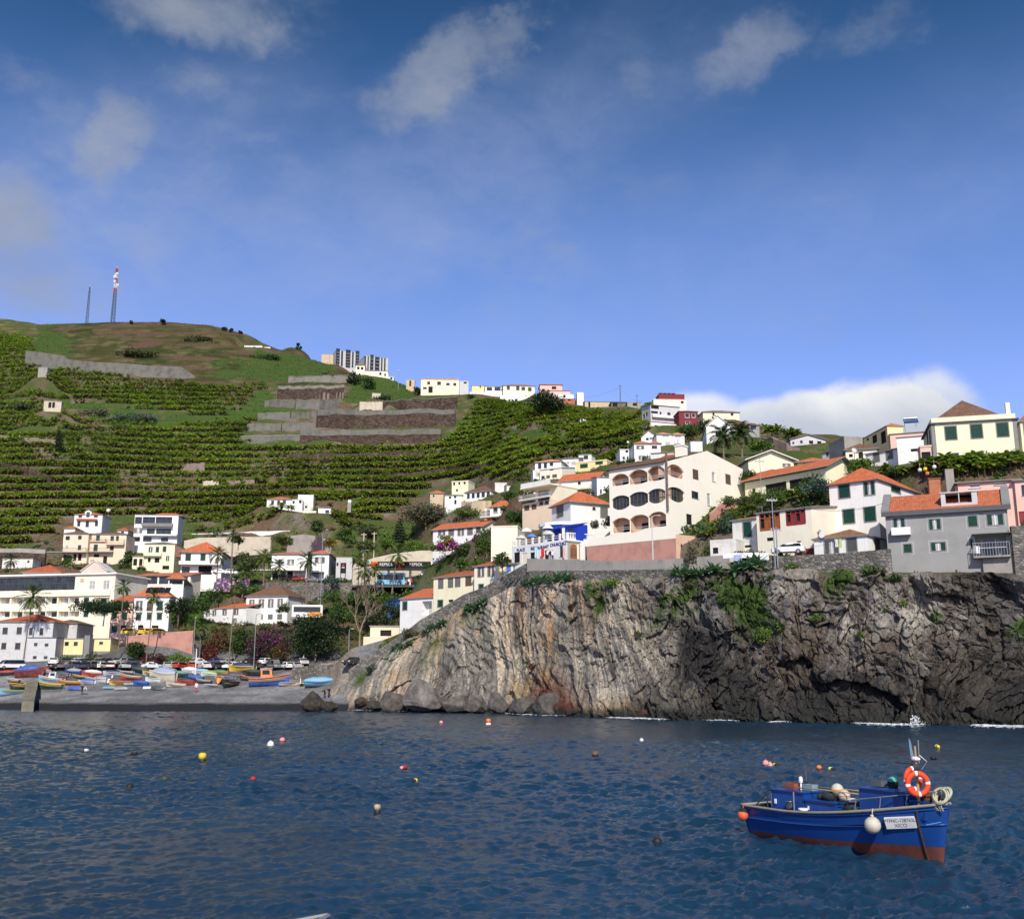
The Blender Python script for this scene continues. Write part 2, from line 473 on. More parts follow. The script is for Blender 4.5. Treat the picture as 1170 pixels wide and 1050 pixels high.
skyc=t.mix(skyv,skyc,(5.2,5.9,8.2))
skyc=t.mix(t.math('MULTIPLY',wisps,0.80),skyc,wc)
cz=t.math('ADD',EL,t.math('MULTIPLY',nz2,0.10))
e1=azel(985,440)[1]
cc=t.ramp(t.n('ShaderNodeMapRange',{'Value':cz,'From Min':e1-0.03,'From Max':e1+0.055}).outputs[0],[(0.0,(5.4,6.0,7.4)),(0.5,(6.2,6.7,7.8)),(0.85,(9.6,9.7,9.9)),(1.0,(10.5,10.4,10.2))])
skyc=t.mix(cum,skyc,cc)
bg=t.n('ShaderNodeBackground',{'Color':skyc,'Strength':0.09})
wo=t.n('ShaderNodeOutputWorld')
t.l(bg.outputs[0],wo.inputs[0])
SC.view_settings.view_transform='Standard'
SC.view_settings.look='None'
SC.view_settings.exposure=0.0
SC.view_settings.gamma=1.0
TC={-300:[(806,182),(788,195),(766,214),(735,236),(690,265),(640,320),(590,355),(520,420),(440,520),(350,640)],0:[(808,180),(789,192),(766,213),(735,234),(695,262),(645,315),(590,355),(520,415),(440,515),(366,625)],100:[(813,165),(790,187),(766,212),(735,233),(695,262),(645,315),(590,355),(515,420),(440,510),(369,620)],200:[(813,165),(789,187),(766,213),(732,230),(690,260),(635,315),(580,365),(515,425),(440,515),(370,630)],300:[(811,167),(785,187),(766,213),(735,226),(700,252),(640,305),(585,358),(520,420),(450,510),(388,610)],370:[(809,172),(785,186),(762,213),(735,230),(690,262),(635,300),(585,355),(520,420),(460,500),(409,600)],420:[(808,170),(765,180),(760,215),(720,238),(670,270),(630,300),(580,360),(520,425),(470,500),(425,590)],480:[(811,165),(716,176),(None,200,12.5),(700,235),(660,268),(620,310),(580,360),(520,425),(480,480),(445,560)],540:[(812,160),(688,170),(None,190,17.0),(668,222),(640,245),(605,290),(560,350),(520,405),(485,460),(448,540)],600:[(815,150),(662,160),(643,168),(615,190),(590,225),(565,270),(540,305),(510,350),(485,410),(457,490)],700:[(819,139),(660,145),(640,151),(612,172),(580,195),(555,225),(530,260),(505,310),(485,370),(464,440)],800:[(823,128),(656,134),(636,141),(600,158),(565,178),(540,205),(520,238),(503,275),(488,315),(474,350)],900:[(825,122),(651,128),(632,134),(600,148),(570,165),(548,185),(530,208),(515,232),(502,262),(494,300)],1000:[(827,116),(652,120),(632,128),(595,140),(560,152),(540,165),(527,178),(518,195),(508,220),(500,260)],1100:[(828,113),(656,117),(645,122),(600,130),(560,137),(535,142),(524,148),(520,160),(512,180),(505,210)],1200:[(829,111),(656,115),(640,120),(590,128),(555,134),(530,140),(520,147),(515,160),(508,180),(500,210)],1500:[(832,107),(650,113),(630,118),(585,126),(550,132),(520,140),(505,150),(495,165),(485,190),(475,220)],}
RIDGE=[(-300,352),(0,364),(30,368),(45,371),(130,368),(195,368),(240,372),(270,379),(300,387),(340,398),(365,407),(385,413),(420,425),(480,445),(540,447),(600,458),(700,464),(800,474),(900,494),(1000,500),(1100,505),(1200,500),(1500,475)]
def smooth1(a,k):
 w=np.hanning(2*k+3)[1:-1];w/=w.sum()
 p=np.pad(a,(k,k),mode='edge')
 return np.convolve(p,w,'valid')
cpx=np.arange(-300,1501,4.0)
keys=sorted(TC)
K=10
ancY=np.zeros((len(keys),K));ancZ=np.zeros((len(keys),K))
for i,kx in enumerate(keys):
 for j,a in enumerate(TC[kx]):
  ancY[i,j]=a[1]
  ancZ[i,j]=a[2]if a[0]is None else at(kx,a[0],a[1]).z
gY=np.stack([smooth1(np.interp(cpx,keys,ancY[:,j]),9)for j in range(K)],1)
gZ=np.stack([smooth1(np.interp(cpx,keys,ancZ[:,j]),9)for j in range(K)],1)
rp=np.interp(cpx,[a for a,b in RIDGE],[b for a,b in RIDGE])
gZ[:,9]=[at(p,q,y).z for p,q,y in zip(cpx,rp,gY[:,9])]
clf=np.clip((cpx-395)/40,0,1)
cliffY1,cliffZ2,cliffY2=gY[:,0].copy(),gZ[:,1].copy(),gY[:,1].copy()
gY[:,0]+=clf*9.0
gZ[:,0]-=clf*2.5
gY[:,1]+=clf*3.5
gZ[:,1]-=clf*0.9
gY=np.concatenate([gY[:,:1]-14,gY,gY[:,-1:]+45,gY[:,-1:]+400],1)
gZ=np.concatenate([gZ[:,:1]-3.0,gZ,gZ[:,-1:]-14,gZ[:,-1:]-120],1)
segs=[5,24,20,26,26,34,90,110,110,80,12,6]
T=np.concatenate([np.linspace(i,i+1,n,endpoint=False)for i,n in enumerate(segs)]+[[len(segs)]])
ti=np.arange(gY.shape[1])
TY=np.stack([np.interp(T,ti,gY[c])for c in range(len(cpx))],1)
TZ=np.stack([np.interp(T,ti,gZ[c])for c in range(len(cpx))],1)
for c in range(len(cpx)):
 s=smooth1(TZ[:,c],4);k=(T>2.3)&(T<9.6)
 TZ[k,c]=s[k]
PX=np.broadcast_to(cpx[None,:],TY.shape)
def px_x(px,Y,Z):
 return(px-585)/F*(Y*CP+(Z-CH)*SP)
TX=px_x(PX,TY,TZ)
Tt=np.broadcast_to(T[:,None],TY.shape)
hillw=np.clip((Tt-5.6)/0.5,0,1)*np.clip((10.0-Tt)/0.3,0,1)
TZ=TZ+hillw*(1.6*fbm(TX/45,TY/45,o=3)+0.5*fbm(TX/9,TY/9,o=3))
TZ=TZ+np.clip((Tt-2.0)/0.6,0,1)*(1-hillw)*np.clip(11-Tt,0,1)*0.35*fbm(TX/7,TY/7,o=4)
TPY=525-F*((-TY*SP+(TZ-CH)*CP)/(TY*CP+(TZ-CH)*SP))
terr=np.clip((Tt-6.0)/0.3,0,1)*np.clip((9.55-Tt)/0.25,0,1)*np.clip((745-PX)/25,0,1)
up_left=(TPY<np.interp(PX,[0,40,230,330,400,480],[355,418,440,440,440,380]))&(PX<480)&(PX>42)
terr=terr*np.where(up_left,0.28,1.0)
STEP=4.3
zc_=TZ+1.5*fbm(TX/60+4,TY/60,o=2)+0.5*fbm(TX/14,TY/14+3,o=2)
q=zc_/STEP
fr=q-np.floor(q)
TREAD=0.66
tz=(np.floor(q)+np.where(fr<TREAD,fr*0.22/TREAD,0.22+(fr-TREAD)/(1-TREAD)*0.78))*STEP
TZ=TZ+terr*(tz-zc_)
on_tread=(fr<TREAD-0.06)&~up_left&(fr>0.03)&(terr>0.5)
bch=np.clip((Tt-0.9)/0.1,0,1)*np.clip((2.6-Tt)/0.4,0,1)*np.clip((440-PX)/30,0,1)
TZ=TZ+bch*(0.10*fbm(TX/3,TY/3,o=3)+0.05*fbm(TX/.7,TY/.7,o=2))
def inpoly(px,py,poly):
 r=np.zeros(px.shape,bool)
 n=len(poly)
 for i in range(n):
  x1,y1=poly[i];x2,y2=poly[(i+1)%n]
  c=((y1>py)!=(y2>py))&(px<(x2-x1)*(py-y1)/((y2-y1)or 1e-9)+x1)
  r^=c
 return r
ny=fbm(TX/22,TY/22,o=4)
nf=fbm(TX/3.1,TY/3.1,o=4)
nf2=fbm(TX/6+9,TY/6,TZ/3,o=4)
soil=np.array([0.125,0.082,0.055]);dry=np.array([0.20,0.165,0.085]);grass=np.array([0.060,0.085,0.024]);lush=np.array([0.045,0.085,0.018])
olive=np.array([0.075,0.07,0.028]);rock=np.array([0.20,0.17,0.14]);peb=np.array([0.15,0.15,0.155]);asph=np.array([0.10,0.10,0.10])
def mixc(a,b,w):
 w=np.clip(w,0,1)[...,None]
 return a*(1-w)+b*w
C=np.broadcast_to(soil,TX.shape+(3,)).copy()
C=mixc(C,grass,0.85+1.6*nf+0.8*ny)
C=mixc(C,dry,(nf2-0.12)*2.0)
riser=(fr>=TREAD)&(terr>0.4)
C=np.where((riser&True)[...,None],mixc(mixc(np.broadcast_to(soil,C.shape),rock*.8,0.2+2.0*nf2),grass,.25+ny*3+1.5*nf),C)
tl=up_left&(TPY>300)&(Tt<10.6)
Ct=mixc(np.broadcast_to(olive*.8,C.shape),grass*.55,0.45+2.2*ny)  # olive-brown hilltop ground, darkened to put the cloud's shadow into its colour
Ct=mixc(Ct,dry*.62,0.15+1.8*nf2)
Ct=mixc(Ct,soil*.8,(fbm(TX/30+70,TZ/5,o=4)-.12)*4)
C=np.where(tl[...,None],Ct,C)
LUSH=[[(395,440),(480,445),(485,458),(455,462),(398,462)],[(240,480),(318,440),(316,470),(282,480)],[(60,452),(120,455),(170,470),(250,474),(240,482),(150,482),(80,465)],[(575,492),(640,488),(648,506),(590,510)],[(402,660),(480,660),(470,700),(410,690)],[(40,375),(70,372),(85,405),(38,405)],[(300,400),(390,415),(385,435),(240,430)],[(190,655),(235,660),(235,720),(200,720)]]
lu=np.zeros(TX.shape,bool)
JX=PX+9*fbm(TX/9,TY/9,o=4)*np.clip(8-0*TX,0,3)
JY=TPY+7*fbm(TX/8+30,TY/8,o=4)*2
for p in LUSH:lu|=inpoly(JX,JY,p)
C=np.where(lu[...,None],mixc(np.broadcast_to(lush,C.shape),grass,0.3+2*nf),C)
tn=(Tt>2.6)&(Tt<6.3)&~lu
C=np.where(tn[...,None],mixc(mixc(np.broadcast_to(soil,C.shape),grass,0.6+1.5*ny+nf),rock*.7,nf2*1.6-.1),C)
pv=(PX<395)&(Tt>2.35)&(Tt<4.15)&(TPY>745)
C=np.where(pv[...,None],mixc(np.broadcast_to(asph,C.shape),asph*1.6,0.5+nf),C)
bw=(PX<440)&(Tt<2.45)
pb=mixc(np.broadcast_to(peb,C.shape),peb*1.7,0.35+1.5*nf)
pb=mixc(pb,np.array([0.028,0.03,0.034]),(1.25+0.25*nf-TZ)*3.0)
C=np.where(bw[...,None],pb,C)
grv=inpoly(PX,TPY,[(300,772),(400,752),(412,790),(330,785)])
C=np.where(grv[...,None],mixc(np.broadcast_to(rock*0.8,C.shape),rock*1.5,0.5+2*nf),C)
nr,nc=TX.shape
TV=np.stack([TX,TY,TZ],-1).reshape(-1,3)
TQ=grid_quads(nr,nc)
GROUND=attrmat('ground',0.95,1.6,0.5,0.9,0.25,0.08)
terrain=link('hills',np_mesh('hills',TV,TQ,GROUND,True,C.reshape(-1,3)))
tag(terrain,kind='structure')
BV=BVHTree.FromPolygons([tuple(p)for p in TV.tolist()],TQ.tolist())
CAMP=Vector((0,0,CH))
def hit(px,py):
 for dy in range(0,60):
  h=BV.ray_cast(CAMP,ray(px,py+dy).normalized())
  if h[0]is not None and h[0].y>60:return h[0]
 raise RuntimeError(f'no ground at {px},{py}')
def ground_z(x,y):
 h=BV.ray_cast(Vector((x,y,900)),Vector((0,0,-1)))
 return h[0].z if h[0]is not None else 0.0
CB=[(375,800,176),(400,806,172),(440,810,168),(500,812,163),(560,813,158),(650,817,145),(750,821,133),(850,824,125),(950,826,119),(1050,828,115),(1170,829,111),(1500,832,106)]
CT=[(375,792,179),(400,778,179),(420,762,179),(440,746,178),(470,727,177),(500,712,175),(530,698,172),(560,684,168),(590,668,164),(620,661,158),(700,661,147),(750,659,141),(800,656,136),(850,651,132),(900,650,129),(950,652,126),(1000,653,122),(1100,655,118),(1170,655,116),(1500,650,113)]
NS,NZ=1100,170
spx=np.interp(np.linspace(0,1,NS),[0,0.88,1],[375,1180,1500])
ip=lambda tab,k:smooth1(np.interp(spx,[a[0]for a in tab],[a[k]for a in tab]),6)
b_y=ip(CB,2)
t_py,t_y=ip(CT,1)+5.0*fbm(spx/22,spx*0+3,o=4)*np.clip((spx-400)/40,0,1),ip(CT,2)
t_z=np.array([at(p,q,y).z for p,q,y in zip(spx,t_py,t_y)])
vv=np.linspace(-0.12,1.0,NZ)[:,None]
lean=np.clip(vv,0,1)**1.1
KY=b_y[None]+(t_y-b_y)[None]*lean
KZ=t_z[None]*vv
KX=px_x(np.broadcast_to(spx[None],KY.shape),KY,KZ)
arc=KX*0.85-KY*0.5
lam=np.clip((spx-640)/160,0,1)[None]
warp=4.5*fbm(arc/14,KZ/9,o=4)
fold=1-2*np.abs(fbm((arc+warp+KZ*(0.30-0.2*lam))/2.6,KZ/26,o=3))**.7
w1x,w1z=(arc+warp)/5.2+.30*fbm(arc/3,KZ/3,o=3),(KZ+.7*warp+0.35*arc)/6.5+.30*fbm(arc/3+9,KZ/3,o=3)
w2x,w2z=(arc+warp*.9)/1.7+.25*fbm(arc,KZ,o=3),(KZ+.5*warp+.3*arc)/2.3+.25*fbm(arc+7,KZ,o=3)
w3x,w3z=(arc+warp*.9)/.62,(KZ+.4*warp+.3*arc)/.85
f1,f2,cell,tx,tz=voro(w1x,w1z,5,True)
g1,g2,cell2,ux,uz=voro(w2x,w2z,11,True)
k1,k2,cell3,sx_,sz_=voro(w3x,w3z,23,True)
edge=np.clip((f2-f1)/0.07,0,1);edge2=np.clip((g2-g1)/0.12,0,1)
strata=1-2*np.abs(((arc*.55+KZ*1.0+1.2*warp)/1.5)%1-.5)
strat2=((arc*.35+KZ*.9+.9*warp)/2.6+.4*fbm(arc/6,KZ/6,o=3))%1
crk=np.clip(1-np.abs(fbm((arc+.4*warp)/4.5+31,KZ/13,o=4))/0.03,0,1)
D=0.8+(3.0-.9*lam)*fbm(arc/17+3,KZ/12,o=4)+(.95-.65*lam)*fold*(0.4+0.6*np.clip(fbm(arc/9,KZ/20,o=2)+.6,0,1))+(0.30+0.70*lam)*(cell*1.2+1.6*tx+1.1*tz-0.2*(1-edge))+(.38+.62*lam)*(0.35*cell2+.75*ux+.6*uz-0.15*(1-edge2))+(.25+.75*lam)*(.16*cell3+.35*sx_+.3*sz_)+(.5-.25*lam)*strata*np.clip(.5+1.5*fbm(arc/8+3,KZ/8,o=2),0,1)+.55*(strat2-.5)-0.45*crk+(.38+.32*lam)*fbm(arc/3.2,KZ/2.6,o=5,g=.5)+(.10+.10*lam)*fbm(arc/.8,KZ/.7,o=3)
foot=np.exp(-((vv-0.02)/0.09)**2)*1.6
endf=np.clip((spx-375)/60,0.12,1)[None]
D=(D+foot*(0.6+0.7*fbm(arc/4,KZ/4,o=2)))*endf*np.clip((1.0-vv)/0.05,0.0,1)
ca,sa=np.cos(R(25)),np.sin(R(25))
KX2=KX-D*sa*(0.55)
KY2=KY-D*ca
KZ2=KZ+np.clip(vv,0,1)*(0.6*fbm(arc/2.3,KZ/3,o=3))*np.clip((1-vv)/.1,0,1)
back=np.stack([KX2[-1]+0.2,KY2[-1]+9.0,KZ2[-1]-0.3],-1)
V=np.concatenate([np.stack([KX2,KY2,KZ2],-1),back[None]],0)
stk=fbm((arc+warp)*0.9,KZ*0.10+2,o=4)
stk2=fbm((arc+warp)*2.2+7,KZ*0.16,o=3)
blot=fbm(arc/9,KZ/8,o=4)
pale=np.array([0.37,0.34,0.29]);tan_=np.array([0.33,0.245,0.15]);oran=np.array([0.42,0.22,0.11]);grey=np.array([0.21,0.20,0.185]);brn=np.array([0.105,0.085,0.066]);drk=np.array([0.034,0.032,0.030])
redb=np.array([0.11,0.04,0.03])
w2=3.2*fbm(arc/22+9,KZ/16,o=2)
bend=np.clip((spx-640)/80,0,1)[None]*.75
u_=arc+w2+KZ*(.16+bend)
sl=fbm(u_*.75,KZ*.035+5,o=5,g=.62)
sl2=fbm(u_*2.6+40,KZ*.06,o=4,g=.6)
c0=mixc(np.broadcast_to(grey*.8,KX.shape+(3,)),pale*1.08,0.22+2.5*sl+1.7*sl2)
c0=mixc(c0,tan_*.85,(blot+.5*sl-0.04)*2.2)
c0=mixc(c0,grey*.38,(sl2*1.2+.6*fbm(arc/4+60,KZ/7,o=4)-.22)*4.5)
orb=np.exp(-((spx[None]-635)/48.0)**2)*np.clip((vv-0.35)*3,0,1)+0.7*np.exp(-((spx[None]-475)/30.0)**2)*np.clip(1-vv*1.2,0,1)
c0=mixc(c0,oran*.85,np.clip(orb,0,1)*(0.08+1.8*sl))
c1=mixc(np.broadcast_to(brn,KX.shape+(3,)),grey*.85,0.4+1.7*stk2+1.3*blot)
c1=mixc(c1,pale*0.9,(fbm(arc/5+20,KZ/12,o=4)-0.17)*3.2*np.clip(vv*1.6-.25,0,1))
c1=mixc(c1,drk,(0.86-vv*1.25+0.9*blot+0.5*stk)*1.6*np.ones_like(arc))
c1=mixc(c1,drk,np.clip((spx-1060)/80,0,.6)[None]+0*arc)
for px_,v_,wx,wv,k_ in((965,.60,20,.22,1.0),(1000,.72,16,.12,.8),(1090,.62,22,.14,.7),(900,.85,30,.10,.6),(1040,.45,14,.2,.45)):
 gsn=np.exp(-((spx[None]-px_+14*blot)/wx)**2-((vv-v_+.12*sl)/wv)**2)
 c1=mixc(c1,pale*.95,gsn*k_*(.55+1.4*sl2+.8*fbm(arc/1.5,KZ/2,o=3)))
c0=c0*np.array([1.30,1.26,1.18])
cc_=mixc(c0,c1,np.clip((spx-690+70*blot)/90,0,1))
rb=np.exp(-((spx[None]-440)/34.0)**2)+np.exp(-((spx[None]-640)/28.0)**2)*.8
cc_=mixc(cc_,redb,rb*np.clip(0.36-vv,0,1)*5*(0.6+1.5*blot))
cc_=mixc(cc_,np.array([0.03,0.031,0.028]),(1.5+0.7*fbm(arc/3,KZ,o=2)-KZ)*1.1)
grn=np.array([0.05,0.085,0.02])
cc_=mixc(cc_,grn,(fbm(arc/5+40,KZ/5,o=4)-0.13)*5*np.clip((vv-0.45)*3,0,1)*(0.35+0.65*lam))
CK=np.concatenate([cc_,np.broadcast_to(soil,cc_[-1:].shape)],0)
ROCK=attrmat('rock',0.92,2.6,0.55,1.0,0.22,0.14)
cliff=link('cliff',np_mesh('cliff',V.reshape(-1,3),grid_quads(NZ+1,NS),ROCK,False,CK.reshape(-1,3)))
tag(cliff,kind='structure')
BVC=BVHTree.FromPolygons([tuple(p)for p in V.reshape(-1,3).tolist()],grid_quads(NZ+1,NS).tolist())
def hit_rock(px,py):
 h=BVC.ray_cast(CAMP,ray(px,py).normalized())
 return h[0]if h[0]is not None else hit(px,py)
m,t=newmat('sea_water')
tc=t.n('ShaderNodeTexCoord').outputs['Object']
mp=t.n('ShaderNodeMapping',{'Vector':tc,'Rotation':(0,0,R(18)),'Scale':(0.7,1.25,1)}).outputs[0]
n1=t.n('ShaderNodeTexNoise',{'Vector':mp,'Scale':5.0,'Detail':6,'Roughness':0.65,'Distortion':0.5}).outputs[0]
n2=t.n('ShaderNodeTexNoise',{'Vector':tc,'Scale':0.07,'Detail':3}).outputs[0]
c=t.ramp(n2,[(0.35,(0.007,0.028,0.058)),(0.7,(0.011,0.044,0.086))])
surf(t,c,0.12,n1,0.55,0.07,spec=0.5,IOR=1.33)
NYW,NXW=820,900
yy=9.0*(190.0/9.0)**np.linspace(0,1,NYW)
aa=np.linspace(-0.62,0.62,NXW)
WX=(yy[:,None]*.62+14)*aa[None]/.62;WY=np.broadcast_to(yy[:,None],WX.shape)
rs=np.random.RandomState(11)
WZ=np.zeros(WX.shape)
cw=(yy[:,None]*1.24+28)/NXW;cyw=np.gradient(yy)[:,None]
for i in range(90):
 lam_=0.17*(2.7/0.17)**(rs.rand()**1.2)
 th=rs.normal(-1.2,0.8)
 k_=2*math.pi/lam_
 amp=0.0102*lam_**0.55
 damp=np.clip(lam_/(2.6*np.maximum(cw,cyw)),0,1)**2
 ph=k_*(WX*math.cos(th)+WY*math.sin(th))+rs.rand()*6.28+1.3*fbm(WX/(4*lam_)+i,WY/(4*lam_),o=1)
 WZ+=damp*amp*(1.0-1.6*np.abs(np.sin(ph/2))if i%2 else np.sin(ph))
WZ-=WZ.mean()
WZ*=0.8*(0.45+1.25*np.clip(fbm(WX/14,WY/24,o=4)+.45,0,1.2))
me=np_mesh('sea',np.stack([WX,WY,WZ],-1).reshape(-1,3),grid_quads(NYW,NXW),m,True)
seao=tag(link('sea',me),kind='structure')
fl=MB()
fl.quad((-3000,-900,-0.35),(3000,-900,-0.35),(3000,160,-0.35),(-3000,160,-0.35))
tag(fl.build('deep_water',m),kind='structure')
ZA=(0,575,9.0);ZB=(120,575,9.0);ZC=(0,680,7.0);ZD=(120,680,8.077);ZE=(220,600,9.0);ZF=(340,600,9.0);ZG=(220,700,9.0);ZH=(340,700,9.0)
ZI=(440,590,7.5);ZJ=(560,570,9.0);ZK=(680,500,6.5);ZL=(490,500,9.0);ZM=(590,490,9.0);ZN=(660,440,9.0);ZO=(760,430,7.3125);ZP=(470,410,6.158)
ZQ=(840,490,9.5417);ZR=(930,440,8.754);ZS=(1040,440,8.754);ZT=(800,560,8.357);ZU=(920,520,7.5);ZV=(1000,530,6.882);ZW=(360,380,9.75);ZX=(290,555,9.0)
ZY=(280,360,3.9);ZZ=(0,290,3.89);PXL=(0,0,1.0)
V3=Vector
HOUSES=[]
def cv(zm,x,y):
 return zm[0]+x/zm[2],zm[1]+y/zm[2]
class Wall:
 """one outside wall of a house: origin, along, outward normal (world), length and height"""
 def __init__(s,o,u,n,w,h,M):
  s.o,s.u,s.n,s.w,s.h,s.M=o,u,n,w,h,M
 def loc(s,px,py):
  d=ray(px,py)
  k=(s.o-CAMP).dot(s.n)/d.dot(s.n)
  p=CAMP+d*k-s.o
  return p.dot(s.u),p.z
def rect(wall,zm,r):
 a=wall.loc(*cv(zm,r[0],(r[1]+r[3])/2));b=wall.loc(*cv(zm,r[2],(r[1]+r[3])/2))
 c=wall.loc(*cv(zm,(r[0]+r[2])/2,r[3]));d=wall.loc(*cv(zm,(r[0]+r[2])/2,r[1]))
 return a[0],b[0],c[1],d[1]
def carve(mb,w,h,z0,holes,depth=0.2,m=0,arch=()):
 """wall face w x h (from z0) with recessed openings"""
 xs=sorted({0.0,w,*[q for k in holes for q in k[:2]]})
 zs=sorted({z0,h,*[q for k in holes for q in k[2:4]]})
 for i in range(len(xs)-1):
  for j in range(len(zs)-1):
   cx,cz=(xs[i]+xs[i+1])/2,(zs[j]+zs[j+1])/2
   if any(k[0]<cx<k[1]and k[2]<cz<k[3]for k in holes):continue
   mb.quad((xs[i],0,zs[j]),(xs[i+1],0,zs[j]),(xs[i+1],0,zs[j+1]),(xs[i],0,zs[j+1]),m)
 for k in holes:
  a,b,c,d=k[:4]
  e=k[4]if len(k)>4 else depth
  mb.quad((a,0,c),(b,0,c),(b,e,c),(a,e,c),m)
  mb.quad((a,e,d),(b,e,d),(b,0,d),(a,0,d),m)
  mb.quad((a,0,c),(a,e,c),(a,e,d),(a,0,d),m)
  mb.quad((b,e,c),(b,0,c),(b,0,d),(b,e,d),m)
  mb.quad((a,e,c),(b,e,c),(b,e,d),(a,e,d),m)
SHUT={'g':GREEN,'b':BROWN,'y':GREYSH,'r':REDWOOD,'k':DKGREY}
def window(root,W,r,typ,big):
 """r = local rect (x0,x1,z0,z1); typ letter + shutter colour; sits in the recess of wall W"""
 a,b,c,d=r
 w,h=b-a,d-c
 M=W.M@Matrix.Translation((a,0,c))
 k=typ[0]
 col=SHUT.get(typ[1]if len(typ)>1 else 'g',GREEN)
 mats=[WHT,GLASS,TRIM,col,CURT,DARK]
 mb=MB(M)
 fr=min(0.09,w*0.1)
 if k in 'wWc':
  fm=0 if k!='W' else 3
  y0,y1=0.07,0.15
  mb.box(0.003,fr,y0,y1,0.003,h-.003,fm);mb.box(w-fr,w-.003,y0,y1,.003,h-.003,fm)
  mb.box(fr,w-fr,y0,y1,.003,fr,fm);mb.box(fr,w-fr,y0,y1,h-fr,h-.003,fm)
  n=max(1,round(w/1.0))
  for i in range(1,n):
   x=w*i/n
   mb.box(x-.035,x+.035,y0+.01,y1,fr,h-fr,fm)
  if h>1.9:mb.box(fr,w-fr,y0+.012,y1,h*.68,h*.68+.06,fm)
  mb.quad((fr,.12,fr),(w-fr,.12,fr),(w-fr,.12,h-fr),(fr,.12,h-fr),4 if k=='c' else 1)
  mb.box(-.06,w+.06,-.07,.06,-.07,-.004,2 if big else 0)
  return mb.build('window',mats,root)
 if k=='d':
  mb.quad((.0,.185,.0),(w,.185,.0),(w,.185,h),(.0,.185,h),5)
  mb.box(.003,.07,.1,.17,.003,h-.003,3);mb.box(w-.07,w-.003,.1,.17,.003,h-.003,3);mb.box(.07,w-.07,.1,.17,h-.08,h-.003,3)
  return mb.build('door' if h>1.6 and h>w else 'window',mats,root)
 if k=='G':
  n=max(2,round(w/1.6));
  mb.quad((0,.16,0),(w,.16,0),(w,.16,h),(0,.16,h),1)
  for i in range(n+1):
   x=min(max(w*i/n,.05),w-.05)
   mb.box(x-.04,x+.04,.08,.155,.003,h-.003,3)
  mb.box(.05,w-.05,.09,.15,h*.52,h*.52+.07,3);mb.box(.05,w-.05,.085,.152,.004,.09,3);mb.box(.05,w-.05,.085,.152,h-.09,h-.004,3)
  return mb.build('window',mats,root)
 if k=='p':
  mb.box(.004,w-.004,.09,.17,.004,h-.004,3)
  n=max(2,int(w/.5))
  for i in range(n):mb.box(w*(i+.12)/n,w*(i+.88)/n,.06,.089,h*.06,h*.94,3)
  return mb.build('door',mats,root)
 if k=='L':
  e=1.25
  n=max(1,round(w/3.0));rr=random.Random(int(a*31+c*17))
  for i in range(n):
   x0=w*(i+.22+.1*rr.random())/n;x1=x0+min(1.4,w/n*.5)
   mb.box(x0,x1,e-.07,e-.01,.02,h*.86,rr.choice([3,1,3,4]))
   mb.box(x0-.06,x0,e-.09,e-.012,.02,h*.86,0);mb.box(x1,x1+.06,e-.09,e-.012,.02,h*.86,0)
  for i in range(1,n):
   mb.box(w*i/n-.08,w*i/n+.08,.02,e-.02,.003,h-.003,0)
  mb.box(.003,w-.003,.03,.07,.9,.95,0)if h>2.2 else None
  return mb.build('balcony',mats,root)
 s=.13 if big else .09
 if k in 'go':
  mb.box(-s,0,-.035,.05,-s,h+s,2);mb.box(w,w+s,-.035,.05,-s,h+s,2)
  mb.box(0,w,-.035,.05,h,h+s,2);mb.box(0,w,-.06,.05,-s,0,2)
 if k=='o':
  mb.quad((0,.15,0),(w,.15,0),(w,.15,h),(0,.15,h),1)
  mb.box(w*.3,w*.7,.10,.145,.01,h-.01,4);mb.box(w*.47,w*.53,.06,.10,0.01,h-.01,0)
  mb.box(.004,.06,.07,.14,.004,h-.004,0);mb.box(w-.06,w-.004,.07,.14,.004,h-.004,0)
 else:
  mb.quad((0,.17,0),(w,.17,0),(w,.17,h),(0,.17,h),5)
 wi=mb.build('window',mats,root)
 n=max(5,int(h/.16))if big else 0
 for sd_ in(0,1):
  sb=MB(M)
  if k=='o':x0,x1,y0,y1=(.01,w*.3,.02,.06)if sd_==0 else(w*.7,w-.01,.02,.06)
  else:x0,x1,y0,y1=(.01,w/2-.012,.04,.09)if sd_==0 else(w/2+.012,w-.01,.04,.09)
  sb.box(x0,x1,y0,y1,.01,h-.01,0)
  for i in range(n):
   z=.08+(h-.16)*i/n
   sb.add([(x0+.06,y0-.002,z),(x1-.06,y0-.002,z),(x1-.06,y0-.03,z+.03),(x0+.06,y0-.03,z+.03),(x1-.06,y0-.002,z+.07),(x0+.06,y0-.002,z+.07)],[(0,1,2,3),(3,2,4,5)],0)
  sb.build('shutter',col,wi)
 return wi
def set_uv(me):
 """metres along the eave / up the slope, for the tile pattern"""
 uvl=me.uv_layers.new(name='UVMap')
 for p in me.polygons:
  n=p.normal
  e=Vector((-n.y,n.x,0))
  e=e.normalized()if e.length>1e-4 else Vector((1,0,0))
  s=n.cross(e)
  for li in p.loop_indices:
   co=me.vertices[me.loops[li].vertex_index].co
   uvl.data[li].uv=(co.dot(e),co.dot(s))
